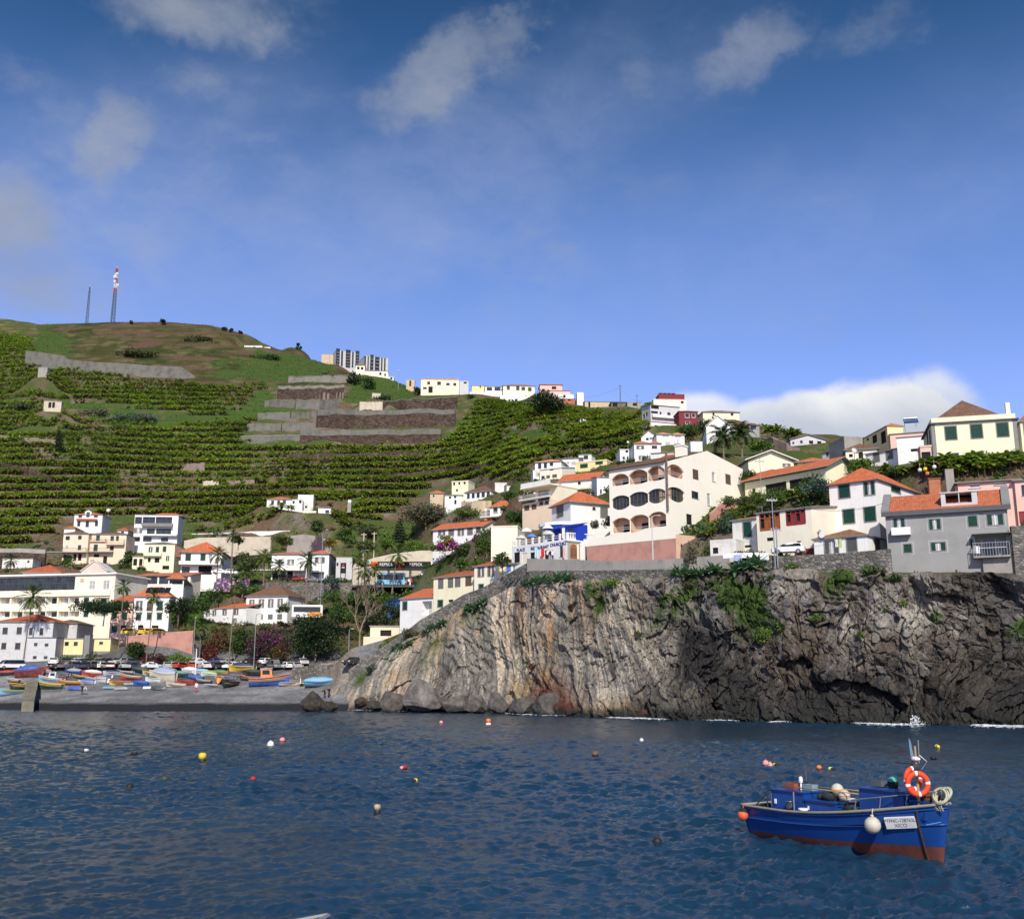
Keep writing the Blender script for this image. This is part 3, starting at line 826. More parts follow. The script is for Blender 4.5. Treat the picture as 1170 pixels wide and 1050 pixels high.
def roof(root,kind,mt,w,d,h,rise,o=0.35,th=0.14,name='roof',x0=0.0,y0=0.0,edge=None):
 """hip / gable (gx: ridge along the front, gy: ridge front to back) / flat / shed on the box x0..x0+w, y0..y0+d at height h"""
 mb=MB(Matrix.Translation((x0,y0,h)))
 a,b,c,e=-o,w+o,-o,d+o
 if kind=='hip':
  m_=min(w,d)/2+o
  if w>=d:r1,r2=(a+m_,(c+e)/2,rise),(b-m_,(c+e)/2,rise)
  else:r1,r2=((a+b)/2,c+m_,rise),((a+b)/2,e-m_,rise)
  if w>=d and b-a-2*m_<.02 or w<d and e-c-2*m_<.02:
   r2=(r1[0]+(.02 if w>=d else 0),r1[1]+(0 if w>=d else .02),rise)
  p=[(a,c,th),(b,c,th),(b,e,th),(a,e,th),r1,r2]
  f=[(0,1,5,4),(1,2,5),(2,3,4,5),(3,0,4)]if w>=d else[(0,1,4),(1,2,5,4),(2,3,5),(3,0,4,5)]
  mb.add(p,f,0)
 elif kind=='gx':
  y_=(c+e)/2
  mb.add([(a,c,th),(b,c,th),(b,y_,rise+th),(a,y_,rise+th),(b,e,th),(a,e,th)],[(0,1,2,3),(3,2,4,5)],0)
  mb.add([(a,c,th),(a,c,0),(a,y_,rise),(a,y_,rise+th),(a,e,th),(a,e,0)],[(0,3,2,1),(3,4,5,2)],1)
  mb.add([(b,c,th),(b,c,0),(b,y_,rise),(b,y_,rise+th),(b,e,th),(b,e,0)],[(0,1,2,3),(3,2,5,4)],1)
  mb.add([(a,c,0),(b,c,0),(b,y_,rise),(a,y_,rise),(b,e,0),(a,e,0)],[(3,2,1,0),(5,4,2,3)],1)
 elif kind=='gy':
  x_=(a+b)/2
  mb.add([(a,c,th),(a,e,th),(x_,e,rise+th),(x_,c,rise+th),(b,e,th),(b,c,th)],[(1,0,3,2),(2,3,5,4)],0)
  for y in(c,e):
   mb.add([(a,y,th),(a,y,0),(x_,y,rise),(x_,y,rise+th),(b,y,th),(b,y,0)],[(0,1,2,3),(3,2,5,4)],1)
  mb.add([(a,c,0),(a,e,0),(x_,e,rise),(x_,c,rise),(b,e,0),(b,c,0)],[(0,1,2,3),(3,2,4,5)],1)
 elif kind=='shed':
  mb.add([(a,c,th),(b,c,th),(b,e,rise+th),(a,e,rise+th)],[(0,1,2,3)],0)
  mb.add([(a,c,0),(b,c,0),(b,e,rise),(a,e,rise)],[(3,2,1,0)],1)
 elif kind=='flat':
  mb.box(a,b,c,e,0,max(rise,.12),0)
 if kind in('hip','shed','gx','gy'):
  if kind in('hip',):
   mb.add([(a,c,0),(b,c,0),(b,e,0),(a,e,0),(a,c,th),(b,c,th),(b,e,th),(a,e,th)],[(0,1,5,4),(1,2,6,5),(2,3,7,6),(3,0,4,7),(3,2,1,0)],1)
  elif kind=='shed':
   mb.add([(a,c,0),(b,c,0),(b,c,th),(a,c,th),(a,e,rise),(b,e,rise),(b,e,rise+th),(a,e,rise+th)],[(0,1,2,3),(0,3,7,4),(1,5,6,2)],1)
  elif kind=='gx':
   mb.quad((a,c,0),(b,c,0),(b,c,th),(a,c,th),1)
  else:
   mb.quad((a,e,0),(a,c,0),(a,c,th),(a,e,th),1);mb.quad((b,c,0),(b,e,0),(b,e,th),(b,c,th),1)
 me=mb.mesh(name,[mt,edge or(TRIM if kind!='flat' else mt)])
 set_uv(me)
 return link(name,me,root)
def house(label,zm,l,r,top,base,yaw=0.0,depth=8.0,wall=WHITE,rf=('hip',ORANGE),FW=(),RW=(),LW=(),Y=None,found=4.0,side=None,cat='house',name='house',big=False,plinth=None,chim=None,W0=None,h=None):
 """l, r: columns of the front wall's ends; top, base: rows at the nearer front corner; yaw>0: the front turns to the right"""
 a=R(yaw)
 left=yaw>=0
 px,py=cv(zm,l if left else r,base)
 qx,qt=cv(zm,r if left else l,top)
 Cn=at(px,py,Y)if Y else hit(px,py)
 u=V3((math.cos(a),math.sin(a),0));dn=V3((-math.sin(a),math.cos(a),0))
 if h is None:h=up_to(Cn,qt)
 mid=Cn+V3((0,0,h/2))
 if W0:w=W0
 else:w=along(mid,u if left else-u,qx)
 O=Cn if left else Cn-u*w
 if side is not None:
  sx,_=cv(zm,side,0)
  c2=(O+u*w if side>max(l,r)else O)+V3((0,0,h/2))
  depth=along(c2,dn,sx)
  if not(1.5<depth<40):print('depth?',label,depth);depth=min(max(abs(depth),3),25)
 if w<0.5:print('width?',label,w)
 for x,y in((0,0),(w,0),(0,depth),(w,depth)):
  q=O+u*x+dn*y
  found=max(found,min(O.z-ground_z(q.x,q.y)+.6,14))
 root=empty(name,O,a,label,cat)
 Fw=Wall(O,u,-dn,w,h,Matrix.Identity(4))
 Rw=Wall(O+u*w,dn,u,depth,h,Matrix.Translation((w,0,0))@Matrix.Rotation(R(90),4,'Z'))
 Lw=Wall(O+dn*depth,-dn,-u,depth,h,Matrix.Translation((0,depth,0))@Matrix.Rotation(R(-90),4,'Z'))
 mb=MB()
 wins=[]
 for W,spec in((Fw,FW),(Rw,RW),(Lw,LW)):
  holes=[]
  for s in spec:
   q=rect(W,zm,s)
   typ=s[4]
   q=(max(.12,q[0]),min(W.w-.12,q[1]),max(.08,q[2]),min(h-.1,q[3]))
   if q[1]-q[0]<.15 or q[3]-q[2]<.15:print('lost opening',label[:40],s,[round(z,2)for z in q]);continue
   if any(q[0]<k[1]+.02 and q[1]>k[0]-.02 and q[2]<k[3]+.02 and q[3]>k[2]-.02 for k in holes):
    print('overlap',label[:40],s);continue
   holes.append((*q,1.25 if typ[0]=='L' else .19))
   wins.append((W,q,typ))
  mb.M=W.M
  carve(mb,W.w,h,-found,holes)
 mb.M=None
 mb.quad((w,depth,-found),(0,depth,-found),(0,depth,h),(w,depth,h))
 mb.quad((0,0,h-.002),(w,0,h-.002),(w,depth,h-.002),(0,depth,h-.002))
 kind=rf[0]if rf else None
 rise=None
 if kind:
  rise=rf[2]if len(rf)>2 and rf[2]is not None else(0.42*min(w,depth)/2 if kind!='flat' else .2)
  if kind=='gx':rise=rf[2]if len(rf)>2 and rf[2]is not None else 0.42*depth/2
  if kind=='gy':rise=rf[2]if len(rf)>2 and rf[2]is not None else 0.42*w/2
  if kind=='gx':
   k=rise*(1-.35/(depth/2+.35))if len(rf)<=3 or rf[3]>.1 else rise
   for x in(0,w):mb.poly([(x,0,h),(x,depth,h),(x,depth/2,h+rise-.02)]if x else[(x,depth,h),(x,0,h),(x,depth/2,h+rise-.02)])
  if kind=='gy':
   mb.poly([(0,0,h),(w,0,h),(w/2,0,h+rise-.02)]);mb.poly([(w,depth,h),(0,depth,h),(w/2,depth,h+rise-.02)])
  if kind=='shed':
   for x in(0,w):mb.poly([(x,0,h),(x,depth,h),(x,depth,h+rise-.02)])
   mb.quad((w,depth,h),(0,depth,h),(0,depth,h+rise-.02),(w,depth,h+rise-.02))
 mb.build('wall',wall,root)
 for W,q,typ in wins:window(root,W,q,typ,big)
 if kind:
  roof(root,kind,rf[1],w,depth,h,rise,rf[3]if len(rf)>3 else .35,edge=rf[4]if len(rf)>4 else None)
 if plinth:
  p=MB();p.box(-.05,w+.05,-.06,-.004,-1,plinth[0]);p.box(w+.004,w+.06,-.06,depth,-1,plinth[0]);p.build('plinth',plinth[1],root)
 for c in(chim or[]):
  m_=MB();z=h+(rise or 0)*.35
  x,y,s=c[0]*w,c[1]*depth,c[3]/2
  m_.box(x-s,x+s,y-s,y+s,z-.5,z+c[2]);m_.box(x-s-.06,x+s+.06,y-s-.06,y+s+.06,z+c[2],z+c[2]+.12);m_.build('chimney',wall,root)
 H=dict(root=root,w=w,d=depth,h=h,O=O,u=u,dn=dn,F=Fw,R=Rw,L=Lw,zm=zm,rise=rise)
 HOUSES.append(H)
 return H
def part(H,name,mats,x0,x1,y0,y1,z0,z1,bev=None):
 m_=MB();m_.box(x0,x1,y0,y1,z0,z1)
 return m_.build(name,mats,H['root'])
def balcony(H,W,r,out=1.0,rail='bars',zm=None,mats=WHITE,railm=None,label=None):
 """slab with a railing standing out of wall W over the photo rect r (x0, y of rail top, x1, y of slab bottom)"""
 a,b,c,d=rect(W,zm or H['zm'],r)
 M=W.M
 s=MB(M)
 s.box(a,b,-out,-.003,c,c+.2)
 o=s.build('balcony',mats,H['root'])
 t_=MB(M)
 top=max(d,c+.9)
 if rail=='solid':
  t_.box(a,b,-out-.04,-out+.06,c+.2,top);t_.box(a,a+.1,-out+.06,-.004,c+.2,top);t_.box(b-.1,b,-out+.06,-.004,c+.2,top)
 else:
  n=max(4,int((b-a)/(.28 if rail=='bars' else .4)))
  for i in range(n+1):
   x=a+.03+(b-a-.06)*i/n
   t_.box(x-.02,x+.02,-out+.02,-out+.06,c+.2,top)
  t_.box(a,b,-out,-out+.08,top,top+.06)
  for x in(a+.02,b-.06):
   t_.box(x,x+.04,-out+.08,-.004,top,top+.05)
   for k in range(1,4):t_.box(x,x+.04,-out*k/4,-out*k/4+.04,c+.2,top)
 t_.build('railing',railm or mats,o)
 return o
h=house('long cream and white hotel with a dark glazed top storey and rows of balconies',ZA,-420,1140,728,1370,-12,16,PALECREAM,('flat',WHT,.35,.5),cat='hotel',name='hotel',side=1500,Y=236,FW=[(-380,765,770,900,'Gk'),(-380,965,-130,1035,'Lg'),(-120,965,100,1035,'Lg'),(118,965,585,1035,'Lg'),(600,965,812,1035,'Lg'),(866,970,912,1025,'gg'),(965,968,1125,1030,'Lg'),(-380,1110,-130,1170,'Lg'),(-120,1110,100,1170,'Lg'),(118,1110,585,1170,'Lg'),(600,1110,812,1170,'Lg'),(862,1112,905,1165,'gg'),(970,1108,1115,1168,'Lg'),(915,800,978,890,'c'),(1058,795,1125,890,'c')])
ht=h
p_=MB();a,b,c,d=rect(h['F'],ZA,(-400,905,1138,962));p_.box(.1,b,-.32,-.01,c,d);p_.build('parapet',PALECREAM,h['root'])
p_=MB();a,b,c,d=rect(h['F'],ZA,(795,745,1138,900));p_.box(a,b-.02,-.03,-.004,c,d)
p_=MB()
for dx,dz in((0,0),(.55,0),(0,.55),(.55,.55),(.28,.28)):
 a,b,c,d=rect(h['F'],ZA,(825,775,850,815));p_.box(a+dx,a+dx+.4,-.05,-.005,c+dz,c+dz+.4)
p_.build('emblem',TAN,h['root'])
house('grey white two storey house with a rust hip roof beside the tall seafront palm',ZC,-60,415,215,532,2,12,GREYWH,('hip',RUST,2.0,.3),FW=[(20,258,62,310,'Wb'),(133,255,175,310,'Wb'),(232,260,262,316,'Wk'),(317,262,347,318,'Wk'),(10,380,50,430,'Wb'),(120,380,163,432,'Wb')],big=True,Y=214)
house('pale house with a dark brown pyramid roof behind the grey annex',ZC,415,612,228,420,1,9,GREYWH,('hip',BROWNR,None,.3),FW=[(470,270,500,310,'Wk')],LW=[],Y=222)
h=house('plain grey flat roofed annex with four small square windows',ZC,207,442,340,545,6,7,GREYWH,('flat',DKGREY,.12,.15),name='annex',FW=[(272,380,300,408,'Wk'),(357,385,387,411,'Wk'),(262,485,293,511,'Wk'),(350,486,380,511,'Wk')],Y=209)
h=house('low bright yellow flat roofed kiosk on a grey plinth above the boats',ZC,452,662,350,505,1,6,YELLOW,('flat',CONC,.14,.12),name='kiosk',cat='building',FW=[(517,372,550,404,'W'),(590,372,622,404,'W'),(455,392,474,468,'d')],plinth=(.75,MIDGREY),Y=214)
h=house('small yellow shed with one window right of the grey column',ZC,716,882,350,475,1,5,YELLOW,('flat',CONC,.14,.12),name='shed',cat='building',FW=[(793,371,824,394,'W')],plinth=(.7,MIDGREY),Y=216)
h=house('dark grey square column between the two yellow buildings',ZC,662,714,320,505,0,1.5,MIDGREY,('flat',DKGREY,.1,.05),name='column',cat='column',Y=213.4)
h=house('pink house with green shutters and a red cloth over its balcony',ZD,38,250,62,360,0,8,PINK,('shed',ORANGE,2.0,.3),big=True,Y=224,FW=[(163,62,218,106,'d'),(65,165,105,215,'gg'),(152,162,200,218,'gg'),(145,280,190,352,'gg'),(62,285,108,340,'gg')])
a,b,c,d=rect(h['F'],ZD,(150,106,194,142));p_=MB();p_.box(a,b,-.08,-.04,c,d);tag(p_.build('cloth',mat('red_cloth',(.62,.08,.10))),'red cloth hung over the balcony of the pink house','cloth')
o=bpy.data.objects['cloth'];o.location=h['O'];o.rotation_euler=(0,0,0)
h=house('white two storey house with orange hip roof and solar panels above the yellow taxis',ZD,250,590,15,332,3,9,WHITE,('hip',ORANGE,2.3,.35),side=645,big=True,Y=221,FW=[(290,55,340,137,'ok'),(392,60,436,140,'gb'),(485,55,530,137,'gg'),(290,177,330,225,'gg'),(390,177,427,222,'gg'),(482,175,522,222,'gg'),(303,275,352,330,'d'),(430,278,492,330,'d')])
for x in((284,150,346),(388,150,440),(478,150,534)):balcony(h,h['F'],(x[0],132,x[2],158),.5,'bars',railm=DKMETAL)
sp_=MB(Matrix.Translation((h['w']*.28,-.35,h['h']+.14))@Matrix.Rotation(math.atan2(2.2,h['d']/2+.35),4,'X'))
for i in range(4):sp_.box(i*1.25,i*1.25+1.15,1.1,3.0,.08,.16)
sp_.build('solar_panel',glassmat('panel_glass',(.01,.012,.02),.15),h['root'])
h=house('white terrace block carrying a small open pavilion with an orange hip roof',ZB,632,800,855,1090,12,8,WHITE,None,name='pavilion',cat='building',side=935,Y=245)
w,d,hh=h['w'],h['d'],h['h']
for x in(.12,w-.12):
 for y in(.12,d-.12):part(h,'post',WHITE,x-.12,x+.12,y-.12,y+.12,hh,hh+1.75)
part(h,'parapet',WHITE,.25,w-.25,.02,.14,hh,hh+.55)
roof(h['root'],'hip',ORANGE,w,d,hh+1.75,1.5,.5)
h=house('long glazed restaurant with a narrow orange tiled roof behind the open pavilion',ZB,330,872,742,880,-8,6,PALECREAM,('shed',ORANGE,1.3,.5),name='restaurant',cat='restaurant',Y=262,FW=[(420,752,538,830,'Gk'),(555,752,680,830,'Gk'),(345,760,405,840,'d'),(700,755,850,830,'Gk')])
h=house('three storey yellow house with green shutters and a low dark hip roof',ZB,395,712,418,682,4,9,PALEYEL,('hip',GREYR,1.1,.3),side=885,big=True,Y=290,FW=[(452,452,485,500,'og'),(525,450,553,502,'gg'),(597,445,627,497,'gg'),(630,545,657,588,'og'),(440,560,470,605,'d'),(510,560,560,610,'d'),(590,640,660,680,'d')])
balcony(h,h['F'],(405,515,585,545),1.0,'solid',mats=PALEYEL)
roof(h['root'],'shed',ORANGE,4.5,5,h['h']*.55,1.2,.2,name='roof',x0=h['w']+.25,y0=2.0)
h=house('small yellow house wing with an orange roof left of the three storey yellow house',ZB,275,395,545,690,0,6,PALEYEL,('shed',ORANGE,.9,.3),Y=290,FW=[(290,570,330,640,'d'),(350,570,385,640,'d')])
h=house('large house with a bright orange hip roof, wide white terrace and open ground floor',ZE,-130,300,280,510,6,11,WHITE,('hip',ORANGE,3.6,.7),side=412,big=True,Y=275,FW=[(-70,296,-20,372,'gg'),(85,296,130,362,'gg'),(165,296,200,362,'cg'),(60,418,200,508,'d'),(-110,425,-30,508,'Gk')])
balcony(h,h['F'],(-128,382,298,412),1.8,'solid',mats=WHITE)
h=house('modern white and grey villa with stacked open terraces and square white bay',ZB,288,748,120,395,6,9,WHITE,('flat',MIDGREY,.2,.1),side=800,name='villa',cat='house',Y=318,FW=[(305,140,380,212,'Wk'),(388,140,515,212,'Gk'),(522,140,690,212,'Gk'),(290,255,382,305,'oy'),(430,258,512,325,'Gk'),(525,258,680,325,'Gk'),(300,345,360,394,'d'),(390,345,480,394,'Wk'),(575,350,650,394,'Gk')])
for z in((385,210,700,244),(395,322,745,338)):
 a,b,c,d=rect(h['F'],ZB,z);part(h,'terrace',MIDGREY if z[1]<300 else WHITE,a,b,-1.3,-.004,c,c+(d-c))
roof(h['root'],'hip',ORANGE,9,5,h['h']+.2,1.3,.3,x0=4.5,y0=2.5)
h=house('white house with oval attic windows, a small dormer and an orange roof below the plantation',ZA,755,1050,118,262,4,8,WHITE,('hip',ORANGE,1.5,.3),side=1135,big=False,Y=330,FW=[(806,123,845,149,'Wk'),(966,121,1006,147,'Wk'),(795,182,826,238,'Wk'),(880,182,915,246,'Wk'),(976,182,1008,236,'Wk')])
a,b,c,d=rect(h['F'],ZA,(872,88,940,160));m_=MB();m_.box(a,b,-.1,3,c,d);m_.add([(a,-.1,d),(b,-.1,d),((a+b)/2,-.1,d+.5),(a,3,d),(b,3,d),((a+b)/2,3,d+.5)],[(0,1,2),(0,2,5,3),(1,4,5,2)])
dm=m_.build('dormer',WHITE,h['root']);m_=MB();m_.quad((a+.5,-.12,c+.5),(b-.5,-.12,c+.5),(b-.5,-.12,d-.1),(a+.5,-.12,d-.1));m_.build('window',GLASS,dm)
a,b,c,d=rect(h['F'],ZA,(792,158,1004,182));part(h,'canopy',RUST,a,b,-.7,-.005,c+.15,d-.1)
h=house('three storey peach house with two gabled bays, grey terrace rail and green garage door',ZA,632,900,315,628,2,9,PEACH,('hip',BROWNR,1.5,.35),big=False,Y=305,FW=[(675,338,718,378,'Wg'),(803,332,840,372,'Wg'),(668,432,705,468,'c'),(803,432,832,478,'gg'),(603,540,640,626,'pg'),(650,540,732,626,'pg'),(755,520,785,590,'d'),(803,520,838,590,'d')])
h2=h
h=house('right wing of the peach house with stacked balconies and a brown hip roof',ZA,905,1290,320,640,2,8,PEACH,('hip',BROWNR,1.3,.35),big=False,Y=307,FW=[(990,332,1025,386,'gg'),(1138,338,1170,384,'gg'),(1195,338,1220,384,'gg'),(965,425,1003,488,'gg'),(1130,440,1170,485,'d'),(965,522,1020,555,'d'),(1060,545,1100,625,'d')])
balcony(h,h['F'],(1100,378,1285,430),1.2,'bars',railm=MIDGREY,mats=PEACH)
balcony(h,h['F'],(906,376,1090,396),.6,'bars',railm=MIDGREY,mats=PEACH)
balcony(h2,h2['F'],(500,466,898,512),1.7,'bars',railm=DKMETAL,mats=CONC)
balcony(h,h['F'],(906,466,1170,508),1.6,'bars',railm=DKMETAL,mats=CONC)
house('little white house with a rust roof beside the peach house gable',ZA,655,770,262,330,0,6,WHITE,('hip',RUST,1.2,.3),Y=318)
house('small white house with rust roof between the two terraced houses',ZB,118,232,282,380,2,6,WHITE,('hip',RUST,1.3,.3),FW=[(165,290,195,312,'Wk')],Y=322)
house('low house showing only its wide orange hip roof behind the hotel',ZA,225,620,716,790,2,9,CREAM,('hip',RUST,2.5,.5),Y=258)
h=house('pink gabled house with white verges behind the hotel roof',ZA,830,1095,702,800,2,8,PINK,('gy',WHITER,2.6,.3,WHT),Y=256)
part(h,'chimney',CONC,h['w']*.28,h['w']*.28+.7,.5,1.2,h['h'],h['h']+3)
h=house('low flat whitish outbuilding below the old dark terrace wall',ZA,18,335,572,668,3,6,OLDWHITE,('flat',CONC,.15,.1),name='outbuilding',cat='building',FW=[(280,590,302,612,'d')],Y=296)
h=house('white coach house with brown hip roof and two rows of grey framed windows',ZE,548,970,730,1010,-14,10,WHITE,('hip',BROWNR,3.3,.4),side=1165,big=True,Y=250,cat='house',FW=[(587,768,633,845,'oy'),(683,764,732,845,'oy'),(780,762,828,843,'oy'),(877,760,924,840,'oy'),(580,922,630,985,'by'),(677,918,724,975,'by'),(774,916,824,970,'by'),(870,912,920,970,'by')],)
h=house('low white house with arched grey shutters and orange roof beside the coach house',ZE,112,545,850,1060,-28,8,WHITE,None,big=True,Y=247,FW=[(142,878,175,928,'ok'),(208,876,240,926,'ok'),(312,868,348,920,'ok'),(430,862,468,916,'ok'),(420,962,450,1015,'oy')])
roof(h['root'],'shed',ORANGE,h['w']*.72,h['d'],h['h']+.02,1.9,.2,x0=h['w']*.27,y0=0)
h=house('long two storey white villa with orange tiled roofs and a railed terrace',ZE,805,1180,300,570,2,9,WHITE,('hip',ORANGE,1.2,.5),big=True,Y=287,name='villa',FW=[(840,355,945,418,'cg'),(978,355,1040,408,'oy'),(820,475,955,568,'Gk'),(972,475,1030,560,'d'),(1050,475,1165,560,'cg')])
balcony(h,h['F'],(600,408,1170,472),2.2,'bars',mats=WHITE)
h=house('right wing of the white villa with folded shutters beside the tall lamp post',ZF,140,320,296,580,3,9,WHITE,('hip',ORANGE,1.4,.5),side=388,big=True,Y=285,FW=[(182,332,275,386,'ok'),(140,468,220,560,'Gk')])
a,b,c,d=rect(h['F'],ZF,(140,455,275,490));part(h,'awning',MIDGREY,a,b,-2,-.01,c,c+.15)
house('white coach stop building with stepped roofline right of the white villa',ZF,390,560,330,590,4,7,GREYWH,('flat',CONC,.12,.1),name='gatehouse',cat='building',FW=[(395,385,420,420,'d')],side=640,Y=284)
h=house('peach flat roofed hut with a slatted porch below the stone stairs',ZH,740,1045,140,420,4,5,PEACH,('flat',CONC,.14,.2),name='hut',cat='building',FW=[(850,178,965,240,'d')],Y=187,found=3)
a,b,c,d=rect(h['F'],ZH,(685,252,940,420));part(h,'terrace',PEACH,a,b,-2.4,-.01,c-2,d)
h=house('white house with an orange shed roof at the foot of the sloping row',ZI,128,412,695,965,-38,6,WHITE,('shed',ORANGE,2.2,.25),big=True,Y=181,found=5,FW=[(150,732,188,800,'gg'),(316,725,400,842,'Lk')])
h=house('long cream house with four brown shuttered windows under a sloping rust roof',ZI,414,762,505,780,-38,6,PALEYEL,('shed',RUST,1.5,.25),big=True,Y=174,found=6,FW=[(452,530,500,622,'by'),(536,522,584,613,'by'),(596,514,646,607,'by'),(686,506,740,598,'bb'),(452,718,494,774,'gg'),(542,712,584,735,'d')])
h=house('tall cream end house with two windows and a green door atop the stairs',ZI,764,960,420,660,-36,6,PALECREAM,('shed',RUST,1.6,.25),big=True,Y=168.5,found=6,FW=[(797,437,845,513,'ob'),(882,430,930,508,'ob'),(803,582,842,645,'gg')])
h=house('low grey roofed shop with two blue doors beside the restaurant wall',ZJ,90,340,665,780,-30,5,PALEYEL,('shed',GREYR,1.3,.35),name='shop',cat='shop',Y=167,found=4,big=True,FW=[(165,686,214,750,'pk'),(236,688,284,745,'pk')])
for c in h['root'].children:
 if c.name.startswith('door'):c.data.materials[3]=BLUEP
house('blank cream block with no windows facing the sea below the laundry house',ZJ,10,282,285,640,-10,8,PALECREAM,('flat',PALECREAM,.2,.08),name='block',cat='building',Y=182)
def text(body,size,M,mt,parent,ext=.03,name='lettering'):
 c=bpy.data.curves.new('lettering','FONT')
 c.body=body;c.size=size;c.extrude=ext;c.align_x='CENTER';c.align_y='CENTER'
 o=bpy.data.objects.new('lettering',c)
 me=bpy.data.meshes.new_from_object(o)
 bpy.data.objects.remove(o)
 me.transform(M)
 me.materials.clear();me.materials.append(mt)
 return link(name,me,parent)
UPR=Matrix.Rotation(R(90),4,'X')
NAVY=mat('navy_paint',(0.02,0.035,0.22),.6,.05,3,0,9)
h=house('white seaside restaurant with lettered front, roof terrace and blue awnings',ZJ,222,795,412,640,-48,9,WHITE,None,name='restaurant',cat='restaurant',big=True,Y=159,found=4,FW=[(245,550,305,655,'d'),(330,556,382,655,'p'),(412,550,458,650,'d'),(560,530,600,640,'d'),(715,480,748,595,'Wk')])
rs_=h
for c in h['root'].children:
 if c.name.startswith('door')and len(c.data.materials)>3 and c.data.polygons[0].material_index==3:c.data.materials[3]=CREAM
for body,x,y,sz in(('PLACE',318,525,.66),('RESTAURANT',512,500,.66),('CHURCHILL',702,466,.66)):
 a,b=h['F'].loc(*cv(ZJ,x,y))
 text(body,sz,Matrix.Translation((a,-.05,min(b,h['h']-.40)))@UPR,NAVY,h['root'])
w,d,hh=h['w'],h['d'],h['h']
pr=MB()
for i in range(9):
 x=.2+(w-.4)*i/8
 pr.box(x-.14,x+.14,.02,.3,hh,hh+1.0)
pr.box(0.1,w-.1,.08,.22,hh+.35,hh+.42);pr.box(.1,w-.1,.08,.22,hh+.7,hh+.76)
pr.build('railing',WHITE,h['root'])
aw=MB()
a0,z0=h['F'].loc(*cv(ZJ,420,245));a1,z1=h['F'].loc(*cv(ZJ,660,330));a2,z2=h['F'].loc(*cv(ZJ,795,300))
aw.add([(a0,5.0,z0),(a0+1.6,5.0,z0),(a0+1.6,5.0,hh),(a0,5.0,hh)],[(0,1,2,3)])
aw.add([(a0,4.9,z0-.2),(w,4.9,z0-.3),(w,2.2,z0-1.1),(a0,2.2,z0-1.0),(a0,4.9,z0-.3),(w,4.9,z0-.4),(w,2.2,z0-1.2),(a0,2.2,z0-1.1)],[(3,2,1,0),(4,5,6,7),(3,7,6,2),(0,3,7,4)])
aw.build('awning',AWN,h['root'])
bb=MB();bb.box(a1,w-.1,2.3,2.42,hh,hh+2.6);bb.box(w-.22,w-.1,2.42,4.6,hh,hh+2.6)
bl=bb.build('screen',AWN,h['root'])
sg=MB();sg.box(a1+.8,w-.9,2.22,2.29,hh+.4,hh+2.0);sg.build('window',GLASS,bl)
ang=[math.pi*(1+k/8)for k in range(9)]
bx,_=h['F'].loc(*cv(ZJ,350,280))
by=MB()
for k in range(8):
 p,q=[(bx+3.4*math.cos(t),8.5+3.4*math.sin(t))for t in(ang[k],ang[k+1])]
 by.quad((*p,hh),(*q,hh),(*q,hh+3.6),(*p,hh+3.6),0 if k%3 else 1)
by.poly([(bx+3.9*math.cos(t),8.5+3.9*math.sin(t),hh+3.6)for t in ang],1);
for k in range(8):
 p,q=[(bx+3.9*math.cos(t),8.5+3.9*math.sin(t))for t in(ang[k],ang[k+1])]
 by.quad((*p,hh+3.6),(*q,hh+3.6),(*q,hh+4.1),(*p,hh+4.1),1)
by.poly([(bx+3.9*math.cos(t),8.5+3.9*math.sin(t),hh+4.1)for t in ang],1)
by.build('bay_window',[GLASS,WHITE],h['root'])
h=house('grey stone portal with an arched wooden door at the restaurant corner',ZJ,797,925,440,612,34,3,CONC,('flat',CONC,.18,.12),name='portal',cat='doorway',big=True,Y=159,found=3)
a,b,c,d=rect(h['F'],ZJ,(822,465,890,605))
m_=MB();pts=[(b,-.05,.05)]+[((a+b)/2+(b-a)/2*math.cos(t*math.pi/8),-.05,d-(b-a)/2+(b-a)/2*math.sin(t*math.pi/8))for t in range(9)]+[(a,-.05,.05)]
m_.poly(list(reversed(pts)),0)
for x in(a+(b-a)*.08,a+(b-a)*.56):m_.box(x,x+(b-a)*.36,-.1,-.055,.3+(d-c)*.05,d-(b-a)*.55,1)
m_.build('door',[ORWOOD,BROWN],h['root'])
part(h,'surround',PALECREAM,b+.05,b+.3,-.12,-.01,0,d)
h=house('white terrace wall with balusters between the restaurant portal and the big cream building',ZJ,790,1095,400,470,30,.35,WHITE,None,name='balustrade',cat='balustrade',Y=160,found=.2)
m_=MB()
for i in range(18):
 x=.15+(h['w']-.3)*i/17
 m_.lathe([(.05,0),(.09,.2),(.05,.45),(.08,.7),(.08,.75)],8,0,(x,.17,h['h']))
m_.box(0,h['w'],.05,.3,h['h']+.75,h['h']+.87);m_.build('balusters',WHITE,h['root'])
h=house('white house with a broad orange hip roof directly above the blue awnings',ZM,560,962,755,985,26,9,WHITE,('hip',ORANGE,2.6,.5),Y=172,found=4,big=True,side=365,FW=[(783,804,815,834,'W'),(868,812,935,912,'gy')],LW=[(415,797,482,900,'gy')])
h=house('three level peach and white house with arched windows and railed terraces',ZM,62,365,722,890,-46,7,PEACH,None,Y=190,big=True,FW=[(80,787,133,842,'bb'),(155,775,207,830,'bb'),(235,742,275,785,'Wb'),(292,732,335,775,'Wb')])
w,d,hh=h['w'],h['d'],h['h']
balcony(h,h['F'],(62,690,365,725),1.0,'bars',railm=GREYWH,mats=WHITE)
u_=MB();u_.box(w*.25,w,1.6,d,hh,hh+2.7);u_.box(-.1,w+.1,-.5,d,hh+2.7,hh+2.95);ub=u_.build('upper_storey',CREAM,h['root'])
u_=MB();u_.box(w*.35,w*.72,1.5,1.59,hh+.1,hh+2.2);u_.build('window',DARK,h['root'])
u_=MB();u_.box(0,w,-.45,-.35,hh+2.95,hh+3.75);u_.build('parapet',WHITE,h['root'])
